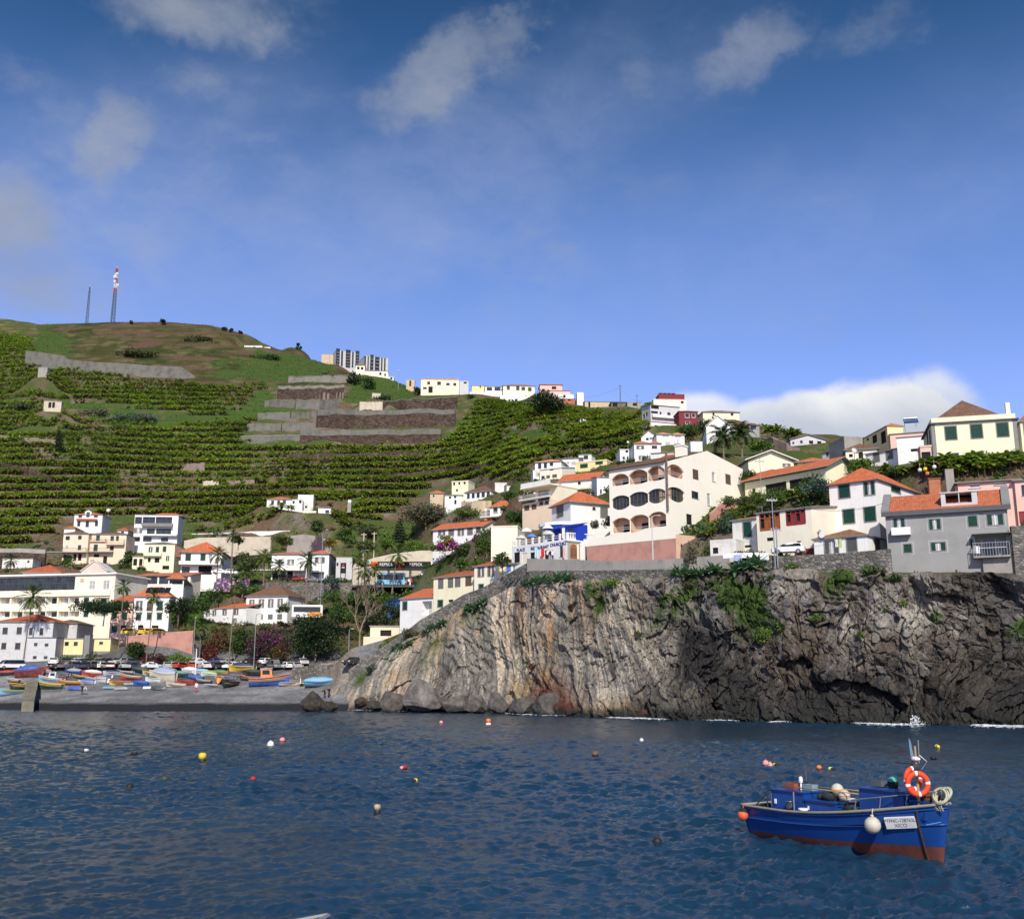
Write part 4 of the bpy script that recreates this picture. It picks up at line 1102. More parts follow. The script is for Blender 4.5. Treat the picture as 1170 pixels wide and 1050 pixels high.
house('white house with a salmon hip roof and blue green windows at the plantation edge',ZM,192,462,335,440,-17,7,WHITE,('hip',SALMR,1.5,.3),Y=262,FW=[(222,352,256,410,'Wk'),(282,347,314,405,'Wk'),(343,342,378,382,'Wk')])
house('small white flat roofed house with a teal window below the salmon roof',ZM,172,250,432,530,4,6,WHITE,('flat',WHITE,.15,.08),Y=250,FW=[(192,445,242,492,'c')])
house('cream white house with a sloping white verge and three brown windows',ZM,240,470,400,545,-30,7,PALECREAM,('shed',WHITER,1.3,.2,WHT),Y=246,FW=[(343,408,382,428,'bb'),(257,484,290,515,'W'),(307,478,345,510,'bb'),(368,468,417,502,'bb')])
h=house('white house with rust roof and long glazed balcony left of the yellow house',ZM,468,640,302,440,-15,7,WHITE,('shed',RUST,1.6,.3),Y=275,FW=[(480,340,550,372,'c'),(560,340,615,378,'c'),(525,405,600,425,'d')])
house('white upper house with a small brown window behind the yellow house',ZM,640,772,262,330,-15,6,WHITE,('shed',RUST,.7,.2),Y=285,FW=[(692,274,738,314,'Wb')])
h=house('bright yellow house with large green windows and a tan blank side',ZM,612,932,325,480,-27,8,YELLOW,('flat',YELLOW,.3,.1),Y=262,side=1092,FW=[(657,362,732,412,'gg'),(815,325,888,398,'gg'),(835,430,890,478,'gg')])
balcony(h,h['F'],(800,375,925,425),1.0,'solid',mats=YELLOW)
m_=MB();m_.box(h['w']+.003,h['w']+.05,.02,h['d']-.02,-1,h['h']+.1);m_.build('side_wall',TAN,h['root'])
balcony(h,h['F'],(612,420,795,445),.7,'solid',mats=YELLOW)
h=house('long white house with orange gable roof behind the broad orange hip roof',ZM,440,835,520,640,-25,7,WHITE,('gx',ORANGE,2.2,.35),Y=218,FW=[(632,532,662,576,'Wk'),(786,532,806,576,'Wk')])
balcony(h,h['F'],(565,585,780,630),1.2,'solid',mats=PALECREAM)
house('tall white house with rust roof edge next to the big cream building',ZM,830,958,500,690,6,6,WHITE,('shed',ORANGE,1.0,.2),Y=208,FW=[(915,625,940,650,'d'),(860,620,878,668,'Wk')])
house('low white terrace house with a slanted parapet above the peach house',ZM,70,440,565,660,-20,7,WHITE,('flat',WHITE,.12,.05),Y=215,FW=[(100,578,122,612,'d'),(275,560,298,605,'Wk'),(345,560,370,585,'d')])
house('small rust roofed hut squeezed behind the broad orange hip roof',ZM,405,600,680,760,5,5,PINK,('shed',ORANGE,.8,.2),Y=196,FW=[(455,682,475,712,'d')])
house('cream house with three dark upper windows among the plantation terraces',ZL,236,405,450,560,-17,8,PALEYEL,('flat',PALEYEL,.3,.1),Y=300,side=470,FW=[(250,452,270,492,'d'),(303,450,322,485,'d'),(357,452,378,480,'d'),(278,530,300,552,'d')])
h=house('long white house with five big square windows on a tan retaining wall',ZL,372,640,550,660,-25,8,WHITE,('hip',BROWNR,2.6,.3),Y=286,FW=[(392,577,420,627,'W'),(441,573,470,623,'W'),(491,568,522,618,'W'),(542,562,575,613,'W'),(595,558,626,611,'W')])
house('small stone house with an orange roof left of the white terrace houses',ZL,12,160,575,640,2,6,TAN,('hip',ORANGE,1.3,.3),Y=290,FW=[(40,588,58,610,'d')])
house('white house with a narrow red roof edge below the cream three windowed house',ZL,162,345,592,710,4,7,WHITE,('shed',RUST,.8,.3),Y=283,FW=[(205,605,230,628,'d'),(258,602,282,622,'d'),(262,640,284,685,'d')])
house('weathered white block with a low parapet right of the brown roofed row',ZL,680,800,470,560,3,7,OLDWHITE,('flat',OLDWHITE,.2,.1),Y=290)
house('long old white outbuildings under grey roofing behind the green tree',ZL,800,1010,490,560,5,6,OLDWHITE,('shed',GREYR,.9,.2),Y=284,name='outbuilding',cat='building',FW=[(920,495,945,520,'d'),(1000,490,1008,520,'d')])
h=house('white house with orange roof, green shutters and washing below its balcony',ZL,628,822,705,870,-28,7,WHITE,('hip',ORANGE,1.7,.3),Y=228,big=True,side=900,FW=[(667,720,703,775,'gg'),(740,712,776,768,'gg'),(650,808,720,860,'d'),(735,805,800,860,'d')])
balcony(h,h['F'],(565,775,890,822),1.8,'bars',mats=WHITE)
h=house('long white house with a long orange roof and grey green shutters in the garden',ZL,42,560,915,1060,-30,8,WHITE,('gx',ORANGE,1.9,.4),Y=226,big=True,FW=[(95,945,165,1000,'y'),(205,932,255,1006,'gy'),(300,928,358,1003,'oy'),(398,918,448,996,'gy'),(490,905,530,975,'gk')]if False else[(205,932,255,1006,'gy'),(300,928,358,1003,'oy'),(398,918,448,996,'gy'),(488,905,528,975,'gk'),(100,945,165,1003,'oy')])
house('white farmhouse with orange roof and four square windows amid the banana rows',ZX,132,395,142,215,5,7,WHITE,('hip',ORANGE,1.5,.3),Y=345,name='farmhouse',FW=[(178,152,208,190,'Wk'),(240,152,270,190,'Wk'),(298,150,330,188,'Wk')])
house('white flat roofed farm wing with weathered parapet beside the orange roofed farmhouse',ZX,392,500,145,255,8,6,WHITE,('flat',OLDWHITE,.2,.1),Y=343,name='farmhouse',FW=[(390,155,420,185,'d'),(465,150,490,180,'d')])
house('old white farm block with a ragged top behind the flat roofed farm wing',ZX,450,612,100,230,5,6,OLDWHITE,('flat',OLDWHITE,.3,.05),Y=349,name='farmhouse',FW=[(525,205,550,238,'Wk')])
house('white farm building with a lean orange roof and white water tank',ZX,660,795,225,300,10,6,WHITE,('shed',ORANGE,1.2,.3),Y=338,side=950,name='farmhouse',FW=[(735,250,775,282,'Wk')])
house('low white garden building with a pale front below the farm block',ZX,480,640,262,305,3,4,PALECREAM,('flat',WHITE,.15,.1),Y=336,name='farmhouse')
h=house('white house with red roof and dark shutters below the twin white house',ZN,585,755,605,800,3,8,WHITE,('hip',ORANGE,1.2,.3),Y=235,big=False,FW=[(608,625,680,657,'ok'),(630,730,684,766,'ok')])
house('right part of the white red roofed house with a maroon window',ZN,757,855,605,790,3,7,WHITE,('hip',ORANGE,1.0,.3),Y=237,FW=[(762,622,818,656,'Wr'),(765,705,845,745,'c')])
house('small stepped white house left of the red roofed white house',ZN,437,585,668,800,3,6,WHITE,('flat',WHITE,.2,.15),Y=240,FW=[(462,735,485,765,'Wk'),(505,735,522,765,'Wk'),(550,740,565,760,'d'),(492,670,520,695,'d')])
house('white house with a steep left gable and two dark windows',ZN,655,815,535,640,-14,8,WHITE,('gy',SALMR,1.8,.25),Y=266,FW=[(702,535,730,568,'d'),(738,527,766,557,'d'),(785,545,808,570,'d')])
house('white house with salmon roof and square bay between the two gabled ones',ZN,815,970,510,660,3,8,WHITE,('hip',SALMR,1.1,.3),Y=262,FW=[(898,585,955,638,'c'),(870,515,940,540,'c')])
house('right white terrace house with salmon roof and wide glazed doors',ZN,972,1100,515,660,3,8,WHITE,('hip',SALMR,1.1,.3),Y=263,FW=[(1000,518,1065,548,'c'),(985,595,1062,650,'c')])
house('plain white cube building behind the big cream building chimney',ZO,215,312,550,640,2,6,WHITE,('flat',WHITE,.15,.05),Y=232,name='outbuilding',cat='building')
h=house('house showing a broad plain orange roof slope behind the big cream building',ZN,862,1068,745,800,-20,6,WHITE,('shed',ORANGE,2.0,.3),Y=196)
house('house with a dark rust roof just left of the plain orange slope',ZN,752,990,690,760,-20,6,OLDWHITE,('shed',RUST,1.2,.2),Y=206)
h=house('large white three level house with dark solar roof and grey gable on the skyline',ZN,752,1050,205,352,18,9,GREYWH,('shed',GREYR,1.0,.3),Y=330,side=660,FW=[(755,210,835,245,'d'),(755,268,825,292,'d'),(845,275,862,310,'Wk'),(922,282,955,315,'Wk')],LW=[(672,300,690,345,'d'),(700,280,718,325,'d')])
balcony(h,h['F'],(760,318,1045,345),1.0,'solid',mats=WHITE)
house('white terrace house with a thin red roof line beneath the skyline house',ZN,708,1105,372,445,20,6,WHITE,('flat',RUST,.12,.2),Y=318,FW=[(790,412,820,442,'d'),(880,415,925,444,'d'),(900,376,922,390,'d')])
h=house('cream house with a maroon attic and solar panels on the skyline',ZN,782,1115,150,230,4,8,PALECREAM,('flat',PALECREAM,.2,.1),Y=352,FW=[(1060,165,1090,190,'d')])
m_=MB();m_.box(h['w']*.18,h['w']*.98,1,6,h['h']+.2,h['h']+2.4);m_.build('attic',MAROON,h['root'])
m_=MB()
for i in range(4):m_.box(h['w']*.2+i*1.5,h['w']*.2+i*1.5+1.3,1.2,3,h['h']+2.7,h['h']+2.8)
m_.build('solar_panel',bpy.data.materials['panel_glass'],h['root'])
house('maroon painted house with white framed windows on the ridge',ZO,118,272,295,410,4,7,MAROON,('hip',RUST,1.2,.3),Y=318,FW=[(165,308,202,345,'w'),(222,308,252,345,'w'),(170,375,208,400,'w')])
house('pale yellow house with a wide brown roof standing on the skyline',ZO,318,618,300,372,3,9,PALEYEL,('hip',OLDR,1.8,.4),Y=335,FW=[(395,303,412,330,'Wk'),(547,305,570,330,'Wk')])
h=house('white gable fronted house with a dark attic window above the date palms',ZO,345,545,420,545,-6,8,WHITE,('gy',WHITER,3.0,.3,WHT),Y=268,side=272,FW=[(415,405,462,442,'Wk'),(420,470,470,505,'d')])
h=house('grey house with an orange hip roof and deep porch on the slope',ZO,548,790,405,525,4,8,GREY,('hip',ORANGE,1.7,.4),Y=272,FW=[(560,415,620,455,'d'),(640,415,700,455,'d'),(715,412,760,445,'Wk')])
balcony(h,h['F'],(550,425,700,465),1.2,'bars',mats=GREY)
house('grey white house with a low curved dark roof above the brown terrace wall',ZQ,608,990,120,240,4,7,GREYWH,('gy',DKGREY,1.3,.4),Y=240,FW=[(622,142,645,168,'Wk'),(708,125,735,160,'Wk'),(805,120,850,165,'d'),(895,135,940,175,'d')],side=None)
house('cream house with a wide low white gable roof right of the big building',ZQ,150,640,350,520,4,8,PALEYEL,('gy',WHITER,2.0,.8,WHT),Y=196,FW=[(520,382,600,412,'oy')])
h=house('long house under a sweeping orange roof with a dark verandah',ZQ,110,1000,425,640,-52,8,PALEYEL,('gx',ORANGE,2.1,.8),Y=158,FW=[(330,590,560,690,'d'),(590,540,830,640,'d'),(185,650,220,700,'d')])
house('small lookout room with orange hip roof low on the sweeping roof',ZQ,262,520,478,545,-22,5,PALEYEL,('hip',ORANGE,1.2,.5),Y=181,FW=[(310,485,345,512,'d')])
house('larger lookout room with orange hip roof higher on the sweeping roof',ZQ,680,990,350,450,-22,6,PALEYEL,('hip',ORANGE,1.3,.5),Y=184,FW=[(738,368,772,412,'d')])
house('grey stone house with tall windows and a thin dark roof edge',ZR,85,300,635,760,-55,8,GREYWH,('shed',RUST,1.0,.3),Y=208,FW=[(118,655,148,715,'Wk'),(175,640,205,715,'Wk'),(238,610,270,690,'c')])
house('roofless grey ruin with a bare concrete gable',ZR,312,498,520,700,8,7,CONC,('flat',CONC,.12,.03),Y=200,name='ruin',cat='ruin')
house('cream house with a brown hip roof and a satellite dish beside the ruin',ZR,320,640,640,760,-15,8,PALECREAM,('hip',BROWNR,1.8,.4),Y=188,FW=[(445,668,492,735,'d'),(350,690,388,722,'d')])
h=house('yellow house with two tall black window openings in its long receding side',ZR,745,895,412,600,5,14,YELLOW,('hip',ORANGE,1.0,.2),Y=190,side=500,LW=[(583,500,630,580,'d'),(668,462,720,585,'d'),(525,530,548,556,'d')])
h=house('pink house stepping up behind the white block with a solar water heater',ZR,765,1130,470,620,-20,8,PINK,('shed',SALMR,1.6,.2),Y=186,FW=[(1050,392,1075,445,'d'),(1083,388,1105,435,'d')])
house('white house with two grey shuttered windows below the yellow house',ZR,520,842,640,800,-50,7,WHITE,('shed',BROWNR,.9,.3),Y=178,big=True,FW=[(595,674,652,765,'gy'),(723,643,785,738,'gy')])
house('tall blank white house block with one wide slot window',ZR,838,1130,510,830,-22,7,WHITE,('shed',SALMR,1.4,.15),Y=174,FW=[(968,636,1050,664,'d')])
h=house('pale yellow mansion with three green shuttered windows, dark cornice and brown hip roof',ZS,228,1105,345,800,-15,11,PALEYEL,None,Y=150,side=150,big=True,found=3,name='mansion',FW=[(350,415,462,545,'gg'),(606,395,720,530,'gg'),(866,378,982,515,'gg'),(400,685,485,790,'gg'),(625,672,738,790,'gg')],LW=[(168,470,180,600,'gg'),(192,450,205,600,'gg')])
w,d,hh=h['w'],h['d'],h['h']
m_=MB();m_.box(-.35,w+.35,-.35,d+.35,hh,hh+.18);m_.build('cornice',DKGREY,h['root'])
m_=MB();m_.box(.05,w-.05,.02,d,hh+.18,hh+.95);m_.build('parapet',PALEYEL,h['root'])
roof(h['root'],'hip',BROWNR,w*.70,d*.8,hh+.95,3.6,.1,x0=w*.10,y0=d*.04)
m_=MB();m_.box(w-1.2,w-.6,.2,.8,hh+.9,hh+2.7);m_.build('chimney',PALECREAM,h['root'])
for x0_,x1_,nm in((-.04,.5,0),(w-.5,w+.04,1)):
 m_=MB();m_.box(x0_,x1_,-.05,-.003,-2,hh-.02)
 if not nm:m_.box(-.05,-.0405,-.05,.5,-2,hh-.02)
 m_.build('corner_stones',TRIM,h['root'])
house('pink terrace with a shady porch at the left end of the yellow mansion',ZS,105,222,618,800,-15,3,PINK,('flat',PINK,.25,.1),Y=151,name='porch',cat='porch',FW=[(115,668,215,790,'d')])
h=house('grey rendered cliff edge house with orange roof, green shutters and hanging balcony',ZV,95,1085,330,850,-25,9,GREY,('gx',roofmat('flat_orange_tiles',(.42,.13,.065),.1),2.6,.3,DKGREY),Y=120.5,big=True,found=5,FW=[(145,430,230,508,'og'),(425,435,512,515,'og'),(732,410,800,492,'gg'),(880,395,1005,480,'og'),(225,632,286,697,'gg'),(440,618,552,682,'og'),(790,560,1035,720,'Lg'),(750,595,766,662,'gg')])
gh=h
w,d,hh=h['w'],h['d'],h['h']
m_=MB();m_.box(-.42,w+.42,-.45,-.3,hh-.45,hh+.12);m_.build('fascia',DKGREY,h['root'])
for x in(-.42,w-.5):
 m_=MB();m_.add([(x,-.45,hh+.12),(x+.9,-.45,hh+.12),(x+.9,d/2,hh+2.86),(x,d/2,hh+2.86),(x,-.45,hh+.34),(x+.9,-.45,hh+.34),(x+.9,d/2,hh+3.08),(x,d/2,hh+3.08)],[(0,1,5,4),(1,2,6,5),(2,3,7,6),(3,0,4,7),(4,5,6,7)]);m_.build('verge',MIDGREY,h['root'])
a,b,c_,d_=rect(h['F'],ZV,(512,190,800,300))
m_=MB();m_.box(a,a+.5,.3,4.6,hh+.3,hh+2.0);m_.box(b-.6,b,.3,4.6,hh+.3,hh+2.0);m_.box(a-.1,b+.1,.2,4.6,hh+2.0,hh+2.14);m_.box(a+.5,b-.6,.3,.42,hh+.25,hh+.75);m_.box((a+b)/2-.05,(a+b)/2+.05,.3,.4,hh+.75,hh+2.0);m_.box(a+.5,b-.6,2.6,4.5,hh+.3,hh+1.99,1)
m_.build('dormer',[GREYWH,DARK],h['root'])
a,b,c_,d_=rect(h['F'],ZV,(132,505,280,565));m_=MB();m_.box(a,b,-.8,-.01,c_,c_+.12);m_.box(a,b,-.86,-.78,c_+.02,d_);m_.box(a,a+.07,-.78,-.01,c_+.12,d_);m_.box(b-.07,b,-.78,-.01,c_+.12,d_);m_.build('balcony',WHT,h['root'])
balcony(h,h['F'],(772,628,1062,742),1.2,'bars',railm=METAL,mats=CONC)
a,b,c_,d_=rect(h['F'],ZV,(758,540,1065,556));part(h,'canopy',MIDGREY,a,b,-1.25,-.005,c_,c_+.1)
a,b,c_,d_=rect(h['F'],ZV,(790,655,825,715));part(h,'cabinet',WHT,a,b,-1.1,-.85,c_+.05,d_)
a,b,c_,d_=rect(h['F'],ZV,(848,740,1085,840));part(h,'buttress',CONC,a,b,-.5,-.01,c_-2,d_)
for c in[c for c in h['root'].children if c.name.startswith('window')and len(c.children)]:
 bb_=[V3(q)for q in c.bound_box];x0,x1,z0,z1=min(q.x for q in bb_),max(q.x for q in bb_),min(q.z for q in bb_),max(q.z for q in bb_)
 m_=MB()
 for(p,q,r_,s_)in((x0-.16,x0-.01,z0-.16,z1+.16),(x1+.01,x1+.16,z0-.16,z1+.16),(x0-.01,x1+.01,z1+.01,z1+.16),(x0-.01,x1+.01,z0-.16,z0-.01)):m_.box(p,q,-.02,-.003,r_,s_)
 m_.build('surround',mat('pale_grey_band',(.40,.40,.40)),c)
h=house('tall white house with orange hip roof and dark green shutters on two faces',ZU,216,642,215,640,-42,9,WHITE,('hip',ORANGE,2.6,.3,DKGREY),Y=134,side=985,big=True,found=4,FW=[(288,242,380,366,'gg'),(505,218,592,340,'og'),(326,466,420,583,'gg'),(506,446,602,566,'gg')],RW=[(735,213,812,316,'gg')])
h=house('low white annex with a weathered tile roof and barred doors on the stone wall',ZU,78,540,690,850,-39,4.5,WHITE,('hip',OLDR,1.5,.25),Y=127.5,side=708,big=True,found=2,FW=[(168,735,282,842,'ok'),(358,715,440,825,'gk')],RW=[(597,716,640,810,'gk')])
m_=MB();M_=Matrix.Translation((h['w']*.08,.8,h['h']))
m_.M=M_;m_.box(-.25,.25,-.25,.25,0,.95);m_.box(-.32,.32,-.32,.32,.95,1.05);m_.add([(-.3,-.3,1.05),(.3,-.3,1.05),(.3,.3,1.05),(-.3,.3,1.05),(0,0,1.45)],[(0,1,4),(1,2,4),(2,3,4),(3,0,4)]);m_.build('chimney',CONC,h['root'])
m_=MB();m_.lathe([(.02,0),(.25,.04),(.42,.14),(.5,.26)],14);ds=m_.build('dish',WHT,h['root']);ds.location=(h['w']*.2,-.1,h['h']+.55);ds.rotation_euler=(R(75),0,R(-15))
h=house('cream house with varnished wood and red verandas over a dark red base',ZT,545,1085,165,620,-44,7,PALECREAM,('shed',ORANGE,.9,.25),Y=133,big=True,found=3,FW=[(570,225,760,375,'d'),(822,185,1003,325,'d'),(635,452,697,486,'d'),(922,484,962,540,'pr')])
for z,mt in(((570,225,760,375),ORWOOD),((822,185,1003,325),REDWOOD)):
 a,b,c_,d_=rect(h['F'],ZT,z);m_=MB()
 for i in range(5):
  x=a+(b-a)*i/4;m_.box(x-.07,x+.07,-.02,.12,c_,d_)
 m_.box(a+.07,b-.07,-.015,.11,c_+(d_-c_)*.72,c_+(d_-c_)*.78);m_.box(a,b,-.03,.13,c_-.12,c_);m_.box(a,b,-.03,.13,d_,d_+.1);m_.box(a+.1,b-.1,.02,.1,c_+.001,c_+(d_-c_)*(.2 if mt is REDWOOD else .12))
 m_.box(a+(b-a)*.27,a+(b-a)*.48,.03,.09,c_+.2,c_+(d_-c_)*.7);m_.box(a+(b-a)*.77,a+(b-a)*.98,.03,.09,c_+.2,c_+(d_-c_)*.7)
 m_.build('veranda',mt,h['root'])
a,b,c_,d_=rect(h['F'],ZT,(905,560,1085,620));part(h,'plinth',MAROON,a,b,-.06,-.004,c_,d_)
h=house('peeling white house with one green shutter at the left end of the cream terrace',ZT,312,545,272,600,-44,6,OLDWHITE,('shed',RUST,1.3,.25),Y=141,big=True,found=3,FW=[(412,305,487,446,'gg'),(418,525,490,548,'d')])
h=house('crumbling white ruin with a small dark doorway below the peeling house',ZT,96,345,470,615,-30,4,OLDWHITE,('flat',OLDWHITE,.1,.02),Y=139,name='ruin',cat='ruin',big=True,found=2,FW=[(120,548,172,606,'d')])
house('weathered tile roofed pink house behind the grey cliff house',ZS,480,1095,950,1100,-22,7,PINK,('shed',OLDR,1.0,.4),Y=127,big=True,FW=[(835,962,960,1000,'c'),(585,985,700,1030,'c')])
house('bare brick lean to between the white house and the grey cliff house',ZS,190,310,935,1080,-20,4,BRICK,('flat',OLDR,.12,.1),Y=128,name='shed',cat='building')
house('plain concrete chimney stack building above the bare brick lean to',ZS,355,445,845,1000,-20,2,CONC,('flat',CONC,.1,.02),Y=132,name='stack',cat='chimney')
h=house('pink house cut off by the right edge above a dark red shutter',ZV,1112,1260,130,480,-22,8,PINK,('shed',OLDR,1.2,.3),Y=126,big=True,FW=[(1150,165,1190,250,'Wk'),(1112+5,372,1250,470,'pr')])
house('cream house corner at the right edge beside the yellow mansion',ZS,1120,1300,360,800,-20,9,PALEYEL,('hip',OLDR,1.6,.3),Y=156,big=True,FW=[(1140,385,1200,520,'gg')])
def arch_wall(mb,w,h,z0,arches,m=0,d=1.6,mi=1):
 """wall face w x h with openings whose heads (and, for bowed ones, sills) are curved; arches: (x0,x1,z0,z1,rise,sag)"""
 N=8
 xs=sorted({0.0,w,*[a[0]for a in arches],*[a[1]for a in arches]})
 for i in range(len(xs)-1):
  x0,x1=xs[i],xs[i+1]
  cx=(x0+x1)/2
  col=sorted([a for a in arches if a[0]-1e-6<x0 and x1<a[1]+1e-6],key=lambda a:a[2])
  if not col:
   mb.quad((x0,0,z0),(x1,0,z0),(x1,0,h),(x0,0,h),m);continue
  for k in range(N):
   p,q=x0+(x1-x0)*k/N,x0+(x1-x0)*(k+1)/N
   prev=lambda x:z0
   for a in col:
    t_=lambda x,a=a:(2*(x-a[0])/(a[1]-a[0])-1)
    lo=lambda x,a=a,t_=t_:a[2]+a[5]*t_(x)**2
    hi=lambda x,a=a,t_=t_:a[3]-a[4]*abs(t_(x))**2.4
    mb.quad((p,0,prev(p)),(q,0,prev(q)),(q,0,lo(q)),(p,0,lo(p)),m)
    mb.quad((p,0,lo(p)),(q,0,lo(q)),(q,.35,lo(q)),(p,.35,lo(p)),m)
    mb.quad((p,.35,hi(p)),(q,.35,hi(q)),(q,0,hi(q)),(p,0,hi(p)),m)
    prev=hi
   mb.quad((p,0,prev(p)),(q,0,prev(q)),(q,0,h),(p,0,h),m)
 for a in arches:
  x0,x1,zl,zh=a[:4]
  zl2=zl;zz=zl+a[5]*.2
  mb.quad((x0,.0,zl+a[5]),(x0,.35,zl+a[5]),(x0,.35,zh-a[4]),(x0,0,zh-a[4]),m);mb.quad((x1,.35,zl+a[5]),(x1,0,zl+a[5]),(x1,0,zh-a[4]),(x1,.35,zh-a[4]),m)
  e=.35
  mb.quad((x0-.05,e,zl2-.05),(x1+.05,e,zl2-.05),(x1+.05,d,zl2-.05),(x0-.05,d,zl2-.05),mi)
  mb.quad((x0-.05,d,zh+.05),(x1+.05,d,zh+.05),(x1+.05,e,zh+.05),(x0-.05,e,zh+.05),mi)
  mb.quad((x0-.05,e,zl2-.05),(x0-.05,d,zl2-.05),(x0-.05,d,zh+.05),(x0-.05,e,zh+.05),mi)
  mb.quad((x1+.05,d,zl2-.05),(x1+.05,e,zl2-.05),(x1+.05,e,zh+.05),(x1+.05,d,zh+.05),mi)
  mb.quad((x0-.05,d,zl2-.05),(x1+.05,d,zl2-.05),(x1+.05,d,zh+.05),(x0-.05,d,zh+.05),mi)
YB=154.0
yaw=-40
a_=R(yaw)
Cn=at(*cv(ZK,545,770),YB)
u=V3((math.cos(a_),math.sin(a_),0));dn=V3((-math.sin(a_),math.cos(a_),0))
hB=up_to(Cn,cv(ZK,0,178)[1])
wB=along(Cn+V3((0,0,hB/2)),-u,cv(ZK,108,0)[0])
O=Cn-u*wB
dB=along(Cn+V3((0,0,hB*.75)),dn,cv(ZK,1108,0)[0])
root=empty('apartment_building',O,a_,'big three storey cream building with arched balconies and a broad blank gable','building')
Fw=Wall(O,u,-dn,wB,hB,Matrix.Identity(4));Rw=Wall(Cn,dn,u,dB,hB,Matrix.Translation((wB,0,0))@Matrix.Rotation(R(90),4,'Z'))
BIGC=mat('big_cream_plaster',(0.87,0.825,0.70),.85,.03,.35,.08,8,streak=.05)
BIGI=mat('peach_loggia_plaster',(0.62,0.42,0.30),.9,.06,.8,.1,8)
def arect(W,r,rise,sag):
 q=rect(W,ZK,r);return(max(q[0],.15),min(q[1],W.w-.15),q[2],q[3],rise,sag)
rowsA=[(145,268,238,355,.75,.1),(262,237,378,345,.75,.22),(400,208,522,320,.75,.22),(125,430,243,537,.5,.5),(262,403,382,512,.5,.5),(400,378,527,488,.5,.5),(137,595,246,708,.55,.05),(272,572,386,705,.6,.05),(412,548,535,690,.6,.05)]
arA=[]
for x0,y0,x1,y1,ri,sg in rowsA:arA.append(arect(Fw,(x0,y0,x1,y1),ri,sg))
cx_=sorted({round(a[0],1)for a in arA})
for i,grp in enumerate(((0,3,6),(1,4,7),(2,5,8))):
 x0=sum(arA[k][0]for k in grp)/3;x1=sum(arA[k][1]for k in grp)/3
 for k in grp:arA[k]=(max(.3,x0-.28),min(x1+.28,wB-.3),*arA[k][2:])
mb=MB();mb.M=Fw.M
arch_wall(mb,wB,hB,-6,arA)
mb.M=Rw.M
arR=[arect(Rw,(552,203,655,300),.8,.2),arect(Rw,(552,372,668,480),.5,.5)]
x1=(arR[0][1]+arR[1][1])/2
arR=[(.35,x1,*q[2:])for q in arR]
arch_wall(mb,x1+.2,hB,-6,arR)
mb.M=Rw.M@Matrix.Translation((x1+.2,0,0))
RWs=[(725,237,768,312,'bb'),(868,258,892,326,'c'),(968,273,1008,348,'bb'),(717,400,768,452,'W'),(832,415,858,505,'c'),(975,436,1015,482,'W'),(600,560,720,640,'d')]
hol=[]
for r_ in RWs:
 q=rect(Rw,ZK,r_);q=(max(q[0],x1+.3),min(q[1],dB-.1),q[2],q[3])
 hol.append((q[0]-x1-.2,q[1]-x1-.2,q[2],q[3]))
g0=Rw.loc(*cv(ZK,545,178));g1=Rw.loc(*cv(ZK,830,98));g2=Rw.loc(*cv(ZK,1108,238))
zt_=lambda x:hB+(g1[1]-hB)*x/g1[0]if x<g1[0]else g1[1]+(max(g2[1],hB)-g1[1])*(x-g1[0])/(dB-g1[0])
xo=x1+.2
Wd=dB-xo
hol2=hol+[]
xs=sorted({0.0,Wd,g1[0]-xo,*[q for k in hol for q in k[:2]],*[Wd*i/14 for i in range(1,14)]})
zs=sorted({-6.0,g1[1],hB,*[q for k in hol for q in k[2:4]]})
for i in range(len(xs)-1):
 for k in range(len(zs)-1):
  cx,cz=(xs[i]+xs[i+1])/2,(zs[k]+zs[k+1])/2
  if any(q[0]<cx<q[1]and q[2]<cz<q[3]for q in hol):continue
  ta,tb=(min(zs[k+1],max(zs[k],zt_(xs[n]+xo)))for n in(i,i+1))
  if ta<=zs[k]and tb<=zs[k]:continue
  mb.quad((xs[i],0,zs[k]),(xs[i+1],0,zs[k]),(xs[i+1],0,tb),(xs[i],0,ta))
for a,b,c,d in hol:
 e=.19
 mb.quad((a,0,c),(b,0,c),(b,e,c),(a,e,c));mb.quad((a,e,d),(b,e,d),(b,0,d),(a,0,d));mb.quad((a,0,c),(a,e,c),(a,e,d),(a,0,d));mb.quad((b,e,c),(b,0,c),(b,0,d),(b,e,d));mb.quad((a,e,c),(b,e,c),(b,e,d),(a,e,d))
mb.M=Rw.M
n_=5
for k in range(n_):
 a0_,a1_=xo*k/n_,xo*(k+1)/n_
 mb.quad((a0_,0,hB),(a1_,0,hB),(a1_,0,zt_(a1_)),(a0_,0,zt_(a0_)+.001))
mb.M=None
mb.quad((wB,dB,-6),(0,dB,-6),(0,dB,hB),(wB,dB,hB));mb.quad((0,dB,-6),(0,0,-6),(0,0,hB),(0,dB,hB))
mb.build('wall',[BIGC,BIGI],root)
m_=MB();ry,rz=g1[0],g1[1]
m_.add([(-.4,-.4,hB+.1),(wB,-.4,hB+.1),(wB,ry,rz+.05),(-.4,ry,rz+.05),(wB,dB,max(g2[1],hB)+.05),(-.4,dB,max(g2[1],hB)+.05)],[(0,1,2,3),(3,2,4,5)])
m_.add([(-.4,-.4,hB-.06),(wB-.05,-.4,hB-.06),(wB-.05,-.4,hB+.1),(-.4,-.4,hB+.1)],[(0,1,2,3)])
m_.add([(-.4,dB,hB),(-.4,-.4,hB-.06),(-.4,-.4,hB+.1),(-.4,ry,rz+.05),(-.4,dB,max(g2[1],hB)+.05)],[(0,1,2,3,4)])
me=m_.mesh('roof',[BROWNR]);set_uv(me);link('roof',me,root)
c0=Rw.loc(*cv(ZK,680,125))
m_=MB(Rw.M);m_.box(c0[0]-.8,c0[0]+.8,.3,1.6,c0[1]-1.5,c0[1]+1.3);m_.box(c0[0]-.9,c0[0]+.9,.2,1.7,c0[1]+1.3,c0[1]+1.5);m_.build('chimney',BIGC,root)
